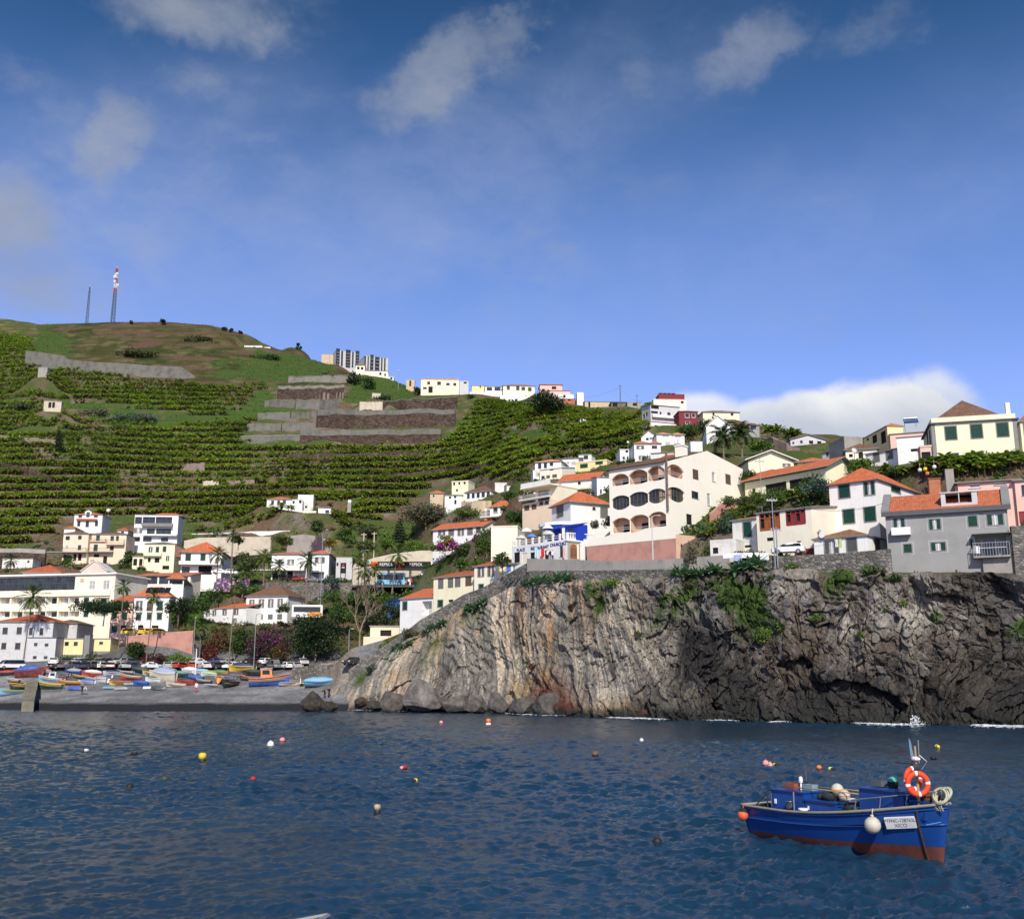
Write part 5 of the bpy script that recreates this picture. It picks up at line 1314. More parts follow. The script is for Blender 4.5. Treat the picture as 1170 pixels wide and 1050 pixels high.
m_=MB();m_.tube([(wB+.13,-.13,up_to(Cn,584)),(wB+.13,-.13,hB+1.2)],.17,8);m_.build('downpipe',mat('pole_wood',(.17,.13,.10),.9,.2,2,.3,8),root)
for q,r_ in zip(hol,RWs):window(root,Rw,(q[0]+x1+.2,q[1]+x1+.2,q[2],q[3]),r_[4],True)
for i,a in enumerate(arA+arR):
 W=Fw if i<9 else Rw
 m_=MB(W.M);w_=a[1]-a[0]
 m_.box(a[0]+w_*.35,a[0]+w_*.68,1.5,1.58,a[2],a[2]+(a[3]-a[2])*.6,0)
 mid=i in(3,4,5,10)
 if mid:
  n=5
  m_.quad((a[0],.30,a[2]),(a[1],.30,a[2]),(a[1],.30,a[3]),(a[0],.30,a[3]),1)
  for k in range(1,n):m_.box(a[0]+w_*k/n-.03,a[0]+w_*k/n+.03,.2,.29,a[2],a[3],2)
  m_.box(a[0],a[1],.21,.28,a[2]+(a[3]-a[2])*.4,a[2]+(a[3]-a[2])*.4+.06,2)
 else:
  m_.tube([(a[0],.2,a[2]+.55),(a[1],.2,a[2]+.55)],.05,6,3)
  m_.tube([(a[0],.2,a[2]+.85),(a[1],.2,a[2]+.85)],.04,6,3)
 m_.build('window' if mid else 'railing',[DARK,glassmat('smoked_glass',(.03,.025,.02),.12),DKGREY,GREYWH],root)
tw=[cv(ZJ,925,620),cv(ZK,600,905)]
p0=at(*cv(ZK,-60,905),160);p1=at(*cv(ZK,600,905),149.5)
dv=(p1-p0);L_=math.hypot(dv.x,dv.y);ang_=math.atan2(dv.y,dv.x)
root=empty('terrace_wall',p0,ang_,'cream parapet wall with a tall salmon base in front of the big cream building','wall')
hs0=up_to(p0,cv(ZK,0,808)[1]);hs1=up_to(p1,cv(ZK,0,748)[1]);ht0=up_to(p0,cv(ZK,0,735)[1]);ht1=up_to(p1,cv(ZK,0,640)[1])
dz=dv.z
m_=MB();m_.hexa([(0,0,-2),(L_,0,dz-2),(L_,4.5,dz-2),(0,.5,-2)],[(0,0,hs0),(L_,0,dz+hs1),(L_,4.5,dz+hs1),(0,.5,hs0)]);m_.build('base',SALMON,root)
m_=MB()
for k in range(12):
 f0,f1=k/12,(k+1)/12
 wob=lambda f:.45*abs(math.sin(f*9))*(1 if f<.7 else .3)
 z=lambda f:dz*f+hs0+(hs1-hs0)*f
 tt=lambda f:dz*f+ht0+(ht1-ht0)*f-wob(f)
 m_.hexa([(L_*f0,-.02,z(f0)),(L_*f1,-.02,z(f1)),(L_*f1,.3,z(f1)),(L_*f0,.3,z(f0))],[(L_*f0,-.02,tt(f0)),(L_*f1,-.02,tt(f1)),(L_*f1,.3,tt(f1)),(L_*f0,.3,tt(f0))])
m_.build('parapet',BIGC,root)
m_=MB();m_.hexa([(L_+.01,.1,dz-2),(L_+.06,.1,dz-2),(L_+2.2,9,dz-2),(L_+2.1,9,dz-2)],[(L_+.01,.1,dz+hs1+.6),(L_+.06,.1,dz+hs1+.6),(L_+2.2,9,dz+hs1+.6),(L_+2.1,9,dz+hs1+.6)]);m_.build('return_wall',BIGI,root)
HOTW=mat('pale_grey_cladding',(.50,.50,.47),.7,.05,.6,.05,9)
for lab,l_,r_,tp,bs,sd_,stripes,Yh in(('left block of the grey striped hilltop hotel with dark window bands',228,490,200,380,640,[(0.0,.16),(.22,.30),(.42,.62),(.69,.76),(.84,1.0)],585),('right block of the grey striped hilltop hotel with a wide blank side',545,812,262,480,895,[(.0,.06),(.13,.18),(.24,.38),(.44,.63),(.70,.76),(.83,.89)],575)):
 h=house(lab,ZW,l_,r_,tp,bs,22,14,HOTW,('flat',HOTW,.3,.1),cat='hotel',name='hotel',Y=Yh,side=sd_)
 for i,(s0,s1)in enumerate(stripes):
  m_=MB();W_=h['w']
  wide=s1-s0>.12
  m_.box(W_*s0,W_*s1,-.25 if wide else-.1,-.01,.5,h['h']+(1.2 if wide and i%2==0 else .25),0)
  for k in range(5):
   z=.8+(h['h']-1)*k/5
   m_.box(W_*s0+.3,W_*s1-.3,-.9 if wide else-.2,-.26 if wide else-.11,z,z+(1.0 if wide else .3),1)
  m_.build('window_band',[glassmat('hotel_glass',(.02,.024,.032),.12),DKGREY],h['root'])
h=house('cream villa with a rust tower roof below the hilltop hotel',ZW,448,555,365,485,4,8,PALECREAM,('hip',RUST,1.3,.4),Y=560,FW=[(468,382,495,412,'d'),(510,385,538,415,'d'),(485,455,505,485,'d')])
house('long cream stepped wing with arches right of the rust roofed villa',ZW,556,815,425,500,6,8,PALECREAM,('shed',RUST,.8,.3),Y=558,FW=[(600,400,640,425,'d'),(715,445,740,475,'d'),(770,458,790,485,'d')])
house('small white arched house at the right end of the cream wing',ZW,770,875,495,530,4,6,WHITE,('flat',WHITE,.2,.2),Y=555,FW=[(838,500,862,525,'d')])
house('plain tan box house left of the hilltop hotel',ZW,70,220,245,325,4,9,TAN,('flat',TAN,.2,.1),Y=592)
house('concrete farm shed with a flat roof at the end of the ridge wall',ZW,1015,1110,525,615,3,6,TAN,('flat',CONC,.2,.1),Y=548,name='shed',cat='building',FW=[(1050,535,1070,600,'d')])
h=house('long cream apartment row with brown roof terraces on the skyline',ZP,66,335,145,262,3,9,PALEYEL,('flat',SALMR,.5,.2),Y=535,FW=[(82,200,108,214,'d'),(112,160,132,182,'Wk'),(182,160,208,185,'Wk'),(245,170,270,188,'Wk'),(295,170,316,190,'Wk'),(120,195,150,240,'d')])
house('tall white house with a small balcony right of the cream apartment row',ZP,338,402,160,262,4,8,GREYWH,('flat',WHITE,.2,.1),Y=530,FW=[(368,163,390,175,'d')])
house('tan house with rust roof edge between white houses on the skyline',ZP,425,522,190,262,3,7,YELLOW,('shed',RUST,1.2,.2),Y=532,FW=[(480,190,490,205,'d')])
house('white house with blue grey windows and dark roofs on the skyline',ZP,518,640,195,262,3,8,WHITE,('hip',RUST,1.2,.3),Y=525,FW=[(530,200,568,225,'Wk'),(585,200,628,225,'Wk')])
house('long low white garden wall building on the ridge',ZP,410,590,235,262,2,3,WHITE,('flat',WHITE,.15,.05),Y=522,name='outbuilding',cat='building')
h=house('yellow house with brown roof and dark shutters standing on a white basement',ZP,645,868,190,262,4,9,PALEYEL,('hip',RUST,2.0,.4),Y=505,FW=[(672,190,692,218,'gg'),(738,190,760,222,'gg'),(775,200,800,222,'gg'),(822,202,845,228,'gg')])
house('white basement storey with three windows under the yellow skyline house',ZP,625,862,258,330,3,7,WHITE,('flat',WHITE,.15,.1),Y=497,FW=[(683,285,698,303,'Wk'),(703,285,718,303,'Wk'),(727,282,748,302,'Wk')])
house('pink house with dark windows and a bush on its roof',ZP,905,1062,185,255,3,8,PINK,('flat',RUST,.4,.3),Y=488,FW=[(918,212,940,232,'d'),(988,195,1020,215,'d')])
house('lower pink wing with a rust roof right of the pink skyline house',ZP,962,1118,225,270,3,6,PINK,('shed',RUST,1.0,.3),Y=482,FW=[(985,238,1000,250,'d')])
house('white house with a dark window right below the pink skyline houses',ZP,1032,1142,252,305,3,7,WHITE,('flat',WHITE,.2,.1),Y=470,FW=[(1068,255,1085,275,'d')])
house('bare brick red house with small dark openings',ZP,1012,1180,280,362,8,7,BRICK,('shed',RUST,1.2,.2),Y=458,FW=[(1070,318,1085,335,'d'),(1100,282,1120,295,'d')])
house('white cube water tank building left of the tan ruins',ZN,-5,62,80,130,2,5,WHITE,('flat',WHITE,.2,.05),Y=452,name='tank',cat='building')
house('long tan ruined farm wall with a rust roof strip on the ridge',ZN,75,345,170,245,4,6,TAN,('shed',RUST,1.0,.2),Y=442,name='ruin',cat='ruin',FW=[(110,175,130,230,'d')])
house('dark flat roofed shed with an open front on the ridge',ZN,345,510,178,240,3,6,DKCONC,('flat',DKGREY,.2,.3),Y=436,name='shed',cat='building',FW=[(360,185,410,235,'d')])
house('grey block shed with one square opening at the end of the ridge',ZN,512,658,178,240,3,6,CONC,('flat',CONC,.2,.1),Y=430,name='shed',cat='building',FW=[(568,185,608,215,'d')])
house('small white field hut between the banana rows',ZN,25,100,345,385,4,4,WHITE,('flat',CONC,.15,.1),Y=395,name='hut',cat='hut')
house('small grey field hut with two brown doors on the upper terraces',ZZ,192,272,655,700,10,4,CONCW,('flat',CONC,.2,.1),Y=455,name='hut',cat='hut',FW=[(215,660,228,685,'d'),(232,660,244,685,'d')])
house('tiny grey pump house above the retaining wall',ZZ,168,210,506,538,3,3,CONC,('flat',CONC,.15,.05),Y=500,name='hut',cat='hut')
house('long white greenhouse with a bright sheet roof near the hilltop',ZZ,1085,1165,408,424,2,8,WHITE,('shed',WHITER,1.0,.2),Y=590,name='greenhouse',cat='greenhouse')
house('low white farm shed behind the greenhouse',ZY,42,112,142,160,2,7,WHITE,('shed',WHITER,1.0,.2),Y=595,name='shed',cat='building')
house('tiny white field shed on the green slope below the hilltop hotel',ZW,635,730,672,730,12,4,CONCW,('shed',WHITER,1.2,.2),Y=500,name='shed',cat='building')
def fit_ground():
 global BV
 x,y,z=TX.ravel(),TY.ravel(),TZ.ravel().copy()
 num=np.zeros_like(z);den=np.zeros_like(z)
 ok=(Tt.ravel()>2.02)
 for H in HOUSES:
  c=H['O']+H['u']*(H['w']/2)+H['dn']*(H['d']/2)
  if c.y<147 and c.x>-20:fall=1.5
  else:fall=7.0
  rel_x=(x-c.x)*H['u'].x+(y-c.y)*H['u'].y
  rel_y=(x-c.x)*H['dn'].x+(y-c.y)*H['dn'].y
  dx=np.maximum(np.abs(rel_x)-H['w']/2,0);dy=np.maximum(np.abs(rel_y)-H['d']/2,0)
  w=np.exp(-((dx**2+dy**2)/fall**2));w[w<.01]=0
  num+=w*np.clip(H['O'].z-.15-z,-9,9);den+=w
 z+=np.where(ok,num/np.maximum(den,1.0),0)
 wy=np.interp(PX,[602,640,700,760,832],[161.6,156.5,148.4,142.0,136.2]).ravel()
 pr=(PX.ravel()>598)&(PX.ravel()<838)&(y>wy-1)&(y<wy+9)
 sl_=(SP+(525-643)/F*CP)/(CP-(525-643)/F*SP)
 z=np.where(pr,np.minimum(z,CH+wy*sl_-.2),z)
 TZ[:]=z.reshape(TZ.shape)
 TV[:,2]=z
 terrain.data.vertices.foreach_set('co',TV.astype(np.float32).ravel())
 terrain.data.update()
 BV=BVHTree.FromPolygons([tuple(p)for p in TV.tolist()],TQ.tolist())
fit_ground()
GREYWALL=mat('grey_retaining_wall',(.165,.16,.14),.95,.2,.35,.6,2.5,streak=.75)
TCAP=mat('terrace_coping',(.23,.215,.185),.95,.2,.4,.5,3,streak=.6)
MAUVE=mat('mauve_terrace_wall',(.24,.18,.155),.95,.16,.5,.6,3,streak=.3)
LAVA=stonemat('brown_lava_wall',[(.05,.035,.028),(.105,.072,.055),(.15,.11,.085)],1.1,(.04,.03,.025),1.0)
def wall(label,zm,pts,mt=CONC,thick=.5,cap=None,name='wall',Y=None,down=1.5,cat='wall',ledge=0):
 """pts: (x, base y, top y) left to right"""
 P=[]
 for i,(x,yb,yt)in enumerate(pts):
  px,pb=cv(zm,x,yb);_,pt=cv(zm,x,yt)
  y_=Y[i]if isinstance(Y,(list,tuple))else Y
  b=at(px,pb,y_)if y_ else hit(px,pb)
  P.append((b,up_to(b,pt)))
 if not Y:
  Q_=[];m_=max(2,int(14/(len(P)-1)))
  for(b0,h0),(b1,h1)in zip(P,P[1:]):
   for k in range(m_):
    f=k/m_;Q_.append((b0.lerp(b1,f)+V3((0,.25*rnd.uniform(-1,1),.1*rnd.uniform(-1,1))),(h0+(h1-h0)*f)*(1+.09*rnd.uniform(-1,1))))
  P=Q_+[P[-1]]
 o=P[0][0].copy()
 rt=empty(name,o,0,label,cat)if cap else None
 mb=MB();cb=MB()
 q=[(b-o,h)for b,h in P]
 nrm=[]
 for i in range(len(q)):
  d=q[min(i+1,len(q)-1)][0]-q[max(i-1,0)][0];d.z=0;d.normalize();nrm.append(V3((-d.y,d.x,0)))
 N=len(q)
 def strip(m_,f,t0,t1,z0,z1):
  vs=[]
  for(b,h),n in zip(q,nrm):
   vs+=[b+n*t0+V3((0,0,z0(h))),b+n*t1+V3((0,0,z0(h))),b+n*t1+V3((0,0,z1(h))),b+n*t0+V3((0,0,z1(h)))]
  fs=[]
  for i in range(N-1):
   a,c=4*i,4*i+4
   fs+=[(a,c,c+3,a+3),(a+3,c+3,c+2,a+2),(a+2,c+2,c+1,a+1),(a+1,c+1,c,a)]
  fs+=[(0,3,2,1),(4*N-4,4*N-3,4*N-2,4*N-1)]
  m_.add(vs,fs)
 strip(mb,0,0,max(thick,ledge),lambda h:-down,lambda h:h)
 if cap:
  strip(cb,0,-.12,max(thick,ledge)+.1,lambda h:h+.002,lambda h:h+cap[1])
  w_=mb.build('face',mt,rt);cb.build('coping',cap[0],rt)
  rt['kind']='thing'
  return rt
 w_=mb.build(name,mt);w_.location=o
 return tag(w_,label,cat,kind='thing')
wall('long plain grey retaining wall high on the left hill',ZZ,[(108,502,432),(200,512,436),(284,520,450),(286,521,470),(420,535,480),(560,545,488),(740,552,498),(800,556,500),(866,552,546)],GREYWALL,1.0)
wall('uppermost grey terrace wall below the hilltop hotel',ZY,[(192,303,276),(330,300,272),(480,296,268)],TCAP,1,(GREYWALL,.4))
wall('dark stone terrace wall with pale capping in the middle of the grey terraces',ZY,[(146,378,332),(300,376,330),(440,372,322)],LAVA,1,(TCAP,1.6))
wall('square tan buttress wall beside the dark stone terrace wall',ZY,[(332,376,347),(438,374,345)],MAUVE,1.4,Y=None)
wall('left grey panel wall of the third terrace',ZY,[(86,414,384),(220,412,382)],GREYWALL,1,(TCAP,.4))
wall('right grey panel wall of the third terrace with a broken end',ZY,[(226,422,380),(330,422,378),(416,420,376)],GREYWALL,1,(TCAP,.3))
wall('left wall of the fourth grey terrace',ZY,[(56,466,441),(200,464,438)],GREYWALL,1,(TCAP,.4))
wall('right wall of the fourth grey terrace',ZY,[(206,462,438),(318,460,434)],GREYWALL,1,(TCAP,.3))
wall('left wall of the fifth grey terrace',ZY,[(8,516,489),(160,515,486)],GREYWALL,1,(TCAP,.4))
wall('right wall of the fifth grey terrace',ZY,[(165,516,486),(312,512,482)],GREYWALL,1,(TCAP,.3))
wall('lowest pale grey wall at the foot of the stepped grey terraces',ZY,[(-20,562,542),(120,562,540),(244,560,538)],GREYWALL,1,(TCAP,.5))
wall('short pale rendered wall at the left of the dark upper wall',ZY,[(510,428,388),(612,426,386)],CONCW,1)
wall('dark uneven stone wall below the cream apartment row',ZY,[(614,424,388),(720,424,380),(800,422,374),(942,420,366)],LAVA,1,(DKCONC,.5))
wall('tall brown earth wall with a long grey parapet across the middle hill',ZY,[(322,502,444),(488,502,444),(700,500,442),(935,496,440)],LAVA,1.2,(GREYWALL,2.2))
wall('pale rendered stretch of wall at the left of the tall brown wall',ZY,[(326,500,446),(486,500,447)],CONC,.3,Y=None)
wall('lower brown wall with a long grey parapet above the banana rows',ZY,[(244,572,538),(420,570,537),(640,568,536),(872,562,532)],LAVA,1.2,(GREYWALL,2.4))
wall('bare brown terrace wall between two banana rows in the middle',ZY,[(182,662,618),(400,658,616),(620,645,612),(800,634,606)],LAVA,1)
wall('brown terrace wall running up to the right above the white farmhouses',ZY,[(636,742,708),(760,732,700),(900,712,682),(1080,690,662)],LAVA,1)
wall('short mauve wall among bananas left of the bare brown terrace wall',ZY,[(384,714,690),(440,712,688)],MAUVE,.8)
wall('pale stone wall piece low on the left terraces',ZZ,[(700,962,945),(820,968,935),(908,968,928)],MAUVE,.8)
wall('short pale wall by the terrace steps',ZZ,[(900,1030,1010),(968,1028,1008)],CONCW,.6)
wall('wider tan wall right of the short pale wall',ZZ,[(1008,1030,1008),(1130,1030,1004)],MAUVE,.6)
wall('pinkish rough wall at the left edge of the terraces',ZZ,[(-10,822,806),(110,838,816),(245,858,826)],MAUVE,.8)
wall('dark earth wall with a broken top at the lower left terraces',ZZ,[(0,960,930),(95,985,945),(215,1030,985)],LAVA,1)
wall('old brown garden wall with a thick capping above the flat whitish outbuilding',ZA,[(-60,575,508),(200,578,506),(460,582,520)],LAVA,1,(CONC,1.2),Y=[303,303,303])
wall('high pale cream retaining wall behind the big orange roof',ZE,[(-95,300,160),(60,290,128),(300,280,125),(545,260,120),(800,240,118)],CONCW,1.0,Y=[303,303,302,301,300])
wall('grey rubble wall right of the high cream retaining wall',ZF,[(-110,260,112),(60,262,95),(180,262,110),(340,258,160)],CONC,1.0,Y=[299,298,297,296])
wall('low white kerb wall along the hill road above the cream retaining wall',ZE,[(-10,92,84),(300,90,80),(600,78,68),(1000,66,57)],WHITE,.4)
wall('salmon wall sloping down to the left below the parked yellow taxis',ZD,[(190,505,378),(430,506,352),(600,506,338),(806,500,324)],SALMON,.6,Y=[214,215,216,217])
wall('cream ribbed concrete wall behind the filling station',ZF,[(562,590,405),(800,590,330),(1000,590,290),(1240,590,262),(1540,590,258)],CONCW,.8,Y=[262,261,260,259,258])
wall('dark stone wall curving below the white villa forecourt',ZF,[(-330,690,590),(0,700,592),(200,712,590),(420,700,588),(560,665,590)],STONE,.6,Y=[262,260,258,256,256])
MURAL=mat('mural_paint',(.62,.36,.50),.8,.3,.9,.05,8)
wall('pink painted wall with violet and cream patches behind the palms',ZE,[(245,622,545),(420,624,542),(582,620,545)],MURAL,.4,Y=[270,269,268])
wall('stone parapet climbing with the steps along the crest of the rock',PXL,[(398,781,765),(432,763,742),(462,746,722),(480,730,708),(505,716,694),(530,703,679),(552,690,671),(572,680,660),(606,668,641)],STONE,.7,Y=[180,179.2,178,177.2,175.2,172.6,169.6,167.2,161.6])
wall('weathered concrete sea wall below the restaurant and the salmon base',PXL,[(602,652,638),(640,652,639),(700,651,641),(760,650,639),(832,648,634)],CONC,.5,Y=[161.6,156.5,148.4,142.0,136.2],down=.2)
wall('dark rubble footing under the concrete sea wall',PXL,[(604,668,652),(660,667,652),(720,666,651),(775,663,650)],STONE,.5,Y=[161.2,153.2,145.4,139.4],down=1.5)
wall('dry stone wall along the cliff top below the cream house and white annex',PXL,[(872,652,636),(905,653,635),(950,654,633),(985,654,630),(1019,655,627)],STONE,.6,Y=[131.5,129.5,126.5,124,122.3],down=2)
wall('stone wall right of the grey cliff house at the edge of the picture',PXL,[(1160,650,601),(1200,650,600)],STONE,.6,Y=[119.5,119],down=2)
wall('mauve earth retaining wall on the slope below the right banana clump',ZQ,[(288,205,92),(420,225,100),(560,238,165),(695,240,205)],MAUVE,.8)
wall('tan retaining wall under the long white house with five windows',ZL,[(250,735,655),(440,742,652),(640,735,648)],TAN,.6)
wall('salmon gable garden wall behind the aloes right of the big cream building',ZK,[(870,600,560),(955,600,482),(1135,600,495)],SALMON,.5,Y=[158,160,163])
wall('stone rampart of the lower car park above the beach boats',ZH,[(-60,690,560),(120,690,545),(300,680,535),(470,650,520)],stonemat('rubble',[(.09,.085,.075),(.18,.165,.14),(.3,.28,.24)],2.2),2.5,Y=[197,196,195,192])
nprng=np.random.RandomState(21)
TONES={'green':(.055,.105,.02),'dark':(.022,.042,.014),'mid':(.04,.075,.018),'bright':(.10,.17,.025),'olive':(.10,.095,.045),'yellow':(.19,.17,.03),'magenta':(.30,.03,.22),'wine':(.13,.025,.05),'plum':(.085,.03,.055),'rust':(.13,.045,.025),'grey':(.13,.12,.10),'bluegreen':(.06,.11,.085),'pine':(.02,.045,.016)}
def leaf_cloud(clumps,n,size,tone,mix=None,mixf=.25,flat=0.0):
 """many small leaf quads through the volume of ellipsoid clumps: returns V, Q, colours"""
 cl=np.array([c[:6]for c in clumps],float)
 vol=(cl[:,3]*cl[:,4]*cl[:,5])**.75
 k=nprng.choice(len(cl),n,p=vol/vol.sum())
 d=nprng.normal(size=(n,3));d/=np.linalg.norm(d,axis=1)[:,None]
 r=nprng.rand(n)**.45
 r=r*(1+.22*nprng.normal(size=n)*(nprng.rand(n)<.35))
 P=cl[k,:3]+d*r[:,None]*cl[k,3:6]
 nrm=d*.7+nprng.normal(size=(n,3))*.6;nrm[:,2]+=flat;nrm/=np.linalg.norm(nrm,axis=1)[:,None]
 a=np.cross(nrm,nprng.normal(size=(n,3)));a/=np.linalg.norm(a,axis=1)[:,None]+1e-9
 b=np.cross(nrm,a)
 s=size*(.55+.8*nprng.rand(n))[:,None]
 asp=(.5+.35*nprng.rand(n))[:,None]
 V=np.stack([P-a*s,P-b*s*asp,P+a*s,P+b*s*asp],1).reshape(-1,3)
 tc=np.array(TONES[tone]);kc=.72+.56*nprng.rand(len(cl))
 col=tc[None]*(kc[k]*(.7+.6*nprng.rand(n)))[:,None]
 col=col*(1+np.array([.25,.05,-.1])[None]*nprng.normal(size=(n,1))*.6)
 if mix:
  w=(nprng.rand(n)<mixf)
  col[w]=np.array(TONES[mix])[None]*(.7+.6*nprng.rand(w.sum()))[:,None]
 return V,np.arange(4*n).reshape(-1,4),np.repeat(np.clip(col,.002,1),4,0)
def crown_clumps(w,h,base,m=9,squash=.8,seed=0):
 r_=random.Random(seed);out=[]
 for i in range(m):
  a=r_.random()*6.283;rr=(r_.random()**.6)*w*.40
  z=base+h*(.2+.62*r_.random())
  k=(1-.45*abs((z-base)/h-.45)*2)
  s=w*(.19+.14*r_.random())*k
  out.append((rr*math.cos(a)*k,rr*math.sin(a)*k,z,s*(1+.3*r_.random()),s*(1+.3*r_.random()),s*squash*min(1.3,h/w+.3)))
 return out
_seed=[100]
def tree(px,py,wpx,hpx,tone,label,name='tree',cat='tree',trunk=.25,m=11,mix=None,mixf=.25,dens=1.0,Y=None,group=None,lift=None):
 """broadleaf tree: tapered trunk with limbs, crown of leaf clumps; wpx, hpx: overall size in the photo"""
 p=at(px,py,Y)if Y else hit(px,py)
 s=1/ppm(p);w,h=wpx*s,hpx*s
 _seed[0]+=1
 rt=empty(name,p,0,label,cat,group)
 cb=h*trunk
 cl=crown_clumps(w,h-cb,cb,m,seed=_seed[0])
 mb=MB()
 tr=max(.10,h*.022)
 mb.tube([(0,0,-.6),(.05*w*.2,0,cb*.6),(0,.02,cb+(h-cb)*.25),(.03*w,0,cb+(h-cb)*.6)],[tr*1.25,tr,tr*.75,tr*.3],7)
 for c in cl[:7]:
  mb.tube([(0,0,cb*(.7+.3*rnd.random())),(c[0]*.5,c[1]*.5,(cb+c[2])/2+.1),c[:3]],[tr*.55,tr*.35,tr*.12],5)
 mb.build('trunk',BARK,rt,True)
 size=max(.16,1.15*s)
 n=int(min(9000,max(350,dens*2.6*w*h/size**2)))
 V,Q,Cc=leaf_cloud(cl,n,size,tone,mix,mixf)
 link('crown',np_mesh('crown',V,Q,LEAF,False,Cc),rt)
 return rt
def bush(px,py,wpx,hpx,tone,label,name='bush',cat='bush',m=8,mix=None,mixf=.25,dens=1.1,Y=None,group=None,kind=None,deep=.7,rock=False):
 p=at(px,py,Y)if Y else(hit_rock(px,py)if rock else hit(px,py))
 s=1/ppm(p);w,h=wpx*s,hpx*s
 _seed[0]+=1
 r_=random.Random(_seed[0]);cl=[]
 for i in range(m):
  x=(r_.random()-.5)*w*.8;e=1-.5*(2*x/w)**2
  hh=h*(.5+.4*r_.random())*e
  sx=w*(.14+.12*r_.random())if w>h else w*.3
  cl.append((x,(r_.random()-.5)*min(w,h*1.5)*deep,hh*.55,sx,sx,hh*.55))
 size=max(.13,1.1*s)
 n=int(min(4200,max(160,dens*1.9*w*h/size**2)))
 V,Q,Cc=leaf_cloud(cl,n,size,tone,mix,mixf)
 o=link(name,np_mesh(name,V,Q,LEAF,False,Cc),None,loc=p)
 return tag(o,label,cat,group,kind)
def palm(px,py_base,py_top,crown_px,label,tone='green',Y=None,lean=0.0,kind='fan',group=None,thick=.2):
 """tall palm: slim ringed trunk, crown of arching fronds, a skirt of dry ones"""
 p=at(px,py_base,Y)if Y else hit(px,py_base)
 h=up_to(p,py_top);s=1/ppm(p);cr=crown_px*s/2
 rt=empty('palm_tree',p,0,label,'palm',group)
 mb=MB();N=10
 tp=V3((lean*s,0,h))
 mb.tube([(tp.x*(i/N)**1.6,0,-.8+(h+.8)*i/N)for i in range(N+1)],[thick*(1.5-.7*min(1,i/2))*(1-.03*i)for i in range(N+1)],8)
 mb.build('trunk',PALMBARK,rt,True)
 r_=random.Random(int(px*7));V,Q,Cc=[],[],[]
 tc=np.array(TONES[tone])
 nf=30 if kind=='fan' else 36
 for i in range(nf):
  a=i*2.399+r_.random()*.4;el=math.pi/2-(i/nf)**.8*(2.35 if kind=='fan' else 2.2)
  L=cr*(.85+.3*r_.random())
  col=tc*(.7+.6*r_.random())
  if i>nf*.86:col=np.array((.16,.11,.05));L*=.8
  pts=[]
  for j in range(6):
   t_=j/5
   e2=el-t_**1.5*(.9 if kind=='fan' else 1.3)
   if j==0:q=tp.copy()
   else:q=pts[-1]+V3((math.cos(a)*math.cos(e2),math.sin(a)*math.cos(e2),math.sin(e2)))*(L/5)
   pts.append(q)
  sd_=V3((-math.sin(a),math.cos(a),0))
  for j in range(1,6):
   n_=3
   for k in range(n_):
    t_=k/n_
    q=pts[j-1].lerp(pts[j],t_);f=(pts[j]-pts[j-1]).normalized()
    for sg in(-1,1):
     ll=L*(.30 if kind=='fan' else .26)*(1-.35*abs(j+t_-3.6)/2.6)
     if kind=='fan' and j<3:ll*=.25
     tip=q+(sd_*sg*.8+f*.75+V3((0,0,-.28+.2*r_.random()))).normalized()*ll
     wv=f*(L*.028+.02)
     b=len(V);V+=[tuple(q-wv),tuple(q+wv),tuple(tip+wv*.3),tuple(tip-wv*.3)];Q.append((b,b+1,b+2,b+3));Cc+=[tuple(col*(.85+.3*r_.random()))]*4
  b=len(V)
  for j in range(5):
   wv=sd_*(.035*(1-j/6));b=len(V)
   V+=[tuple(pts[j]-wv),tuple(pts[j]+wv),tuple(pts[j+1]+wv*.8),tuple(pts[j+1]-wv*.8)];Q.append((b,b+1,b+2,b+3));Cc+=[(.12,.12,.04)]*4
 link('crown',np_mesh('crown',V,Q,LEAF,False,np.array(Cc)),rt)
 return rt
palm(26,762,683,40,'tall palm in front of the grey white house with a rust roof',Y=211,lean=4)
palm(133,772,671,24,'tall thin palm standing before the pink house',Y=208,lean=1,thick=.16)
palm(166,768,682,24,'tall palm in front of the white house above the yellow taxis',Y=209,lean=4,thick=.16)
palm(261,764,668,28,'tall thin palm before the low white house with arched shutters',Y=212,lean=4,thick=.17)
palm(227,764,716,24,'short palm with a leaning crown beside the salmon wall',Y=214,lean=0,thick=.2)
palm(246,690,634,26,'palm with a dense round crown in front of the orange roofed house terrace',Y=262,thick=.2)
palm(263,662,613,18,'very slender palm with a small high crown in front of the cream retaining wall',Y=266,thick=.14)
palm(301,668,638,30,'bushy palm at the left end of the long white villa','bright',Y=262,thick=.22)
palm(349,703,641,28,'tall palm with a straight thick trunk in front of the white villa','mid',Y=245,thick=.26)
palm(409,682,640,22,'slim palm left of the filling station sign','bright',Y=247,thick=.15)
palm(416,688,652,30,'palm with a reddish brown trunk in front of the filling station','green',Y=244,thick=.28)
palm(428,682,652,20,'slender pale palm between the red trunked palm and the blue bus','bright',Y=247,thick=.15)
palm(448,676,634,30,'tall palm with drooping crown before the filling station canopy','bright',Y=246,lean=6,thick=.22)
palm(318,668,648,24,'low palm behind the brown roofed coach house','green',Y=262)
palm(277,680,652,26,'middle sized palm behind the pink painted wall','green',Y=266)
palm(11,658,641,20,'small palm beside the flat whitish outbuilding','mid',Y=275)
palm(73,662,640,20,'left of two small palms below the peach house terrace','mid',Y=282)
palm(79,664,643,16,'right of two small palms below the peach house terrace','bright',Y=280)
palm(827,524,498,44,'large date palm left of its twin below the white gabled house','mid',kind='date',thick=.3)
palm(848,522,494,40,'large date palm right of its twin below the grey porch house','mid',kind='date',thick=.3)
tree(360,752,74,50,'dark','broad dark green tree over the parked cars by the stone rampart',trunk=.06,m=20,dens=2.2,Y=216)
tree(118,712,62,26,'pine','flat topped dark umbrella pine behind the yellow sheds',trunk=.45,m=12,dens=1.3,Y=217)
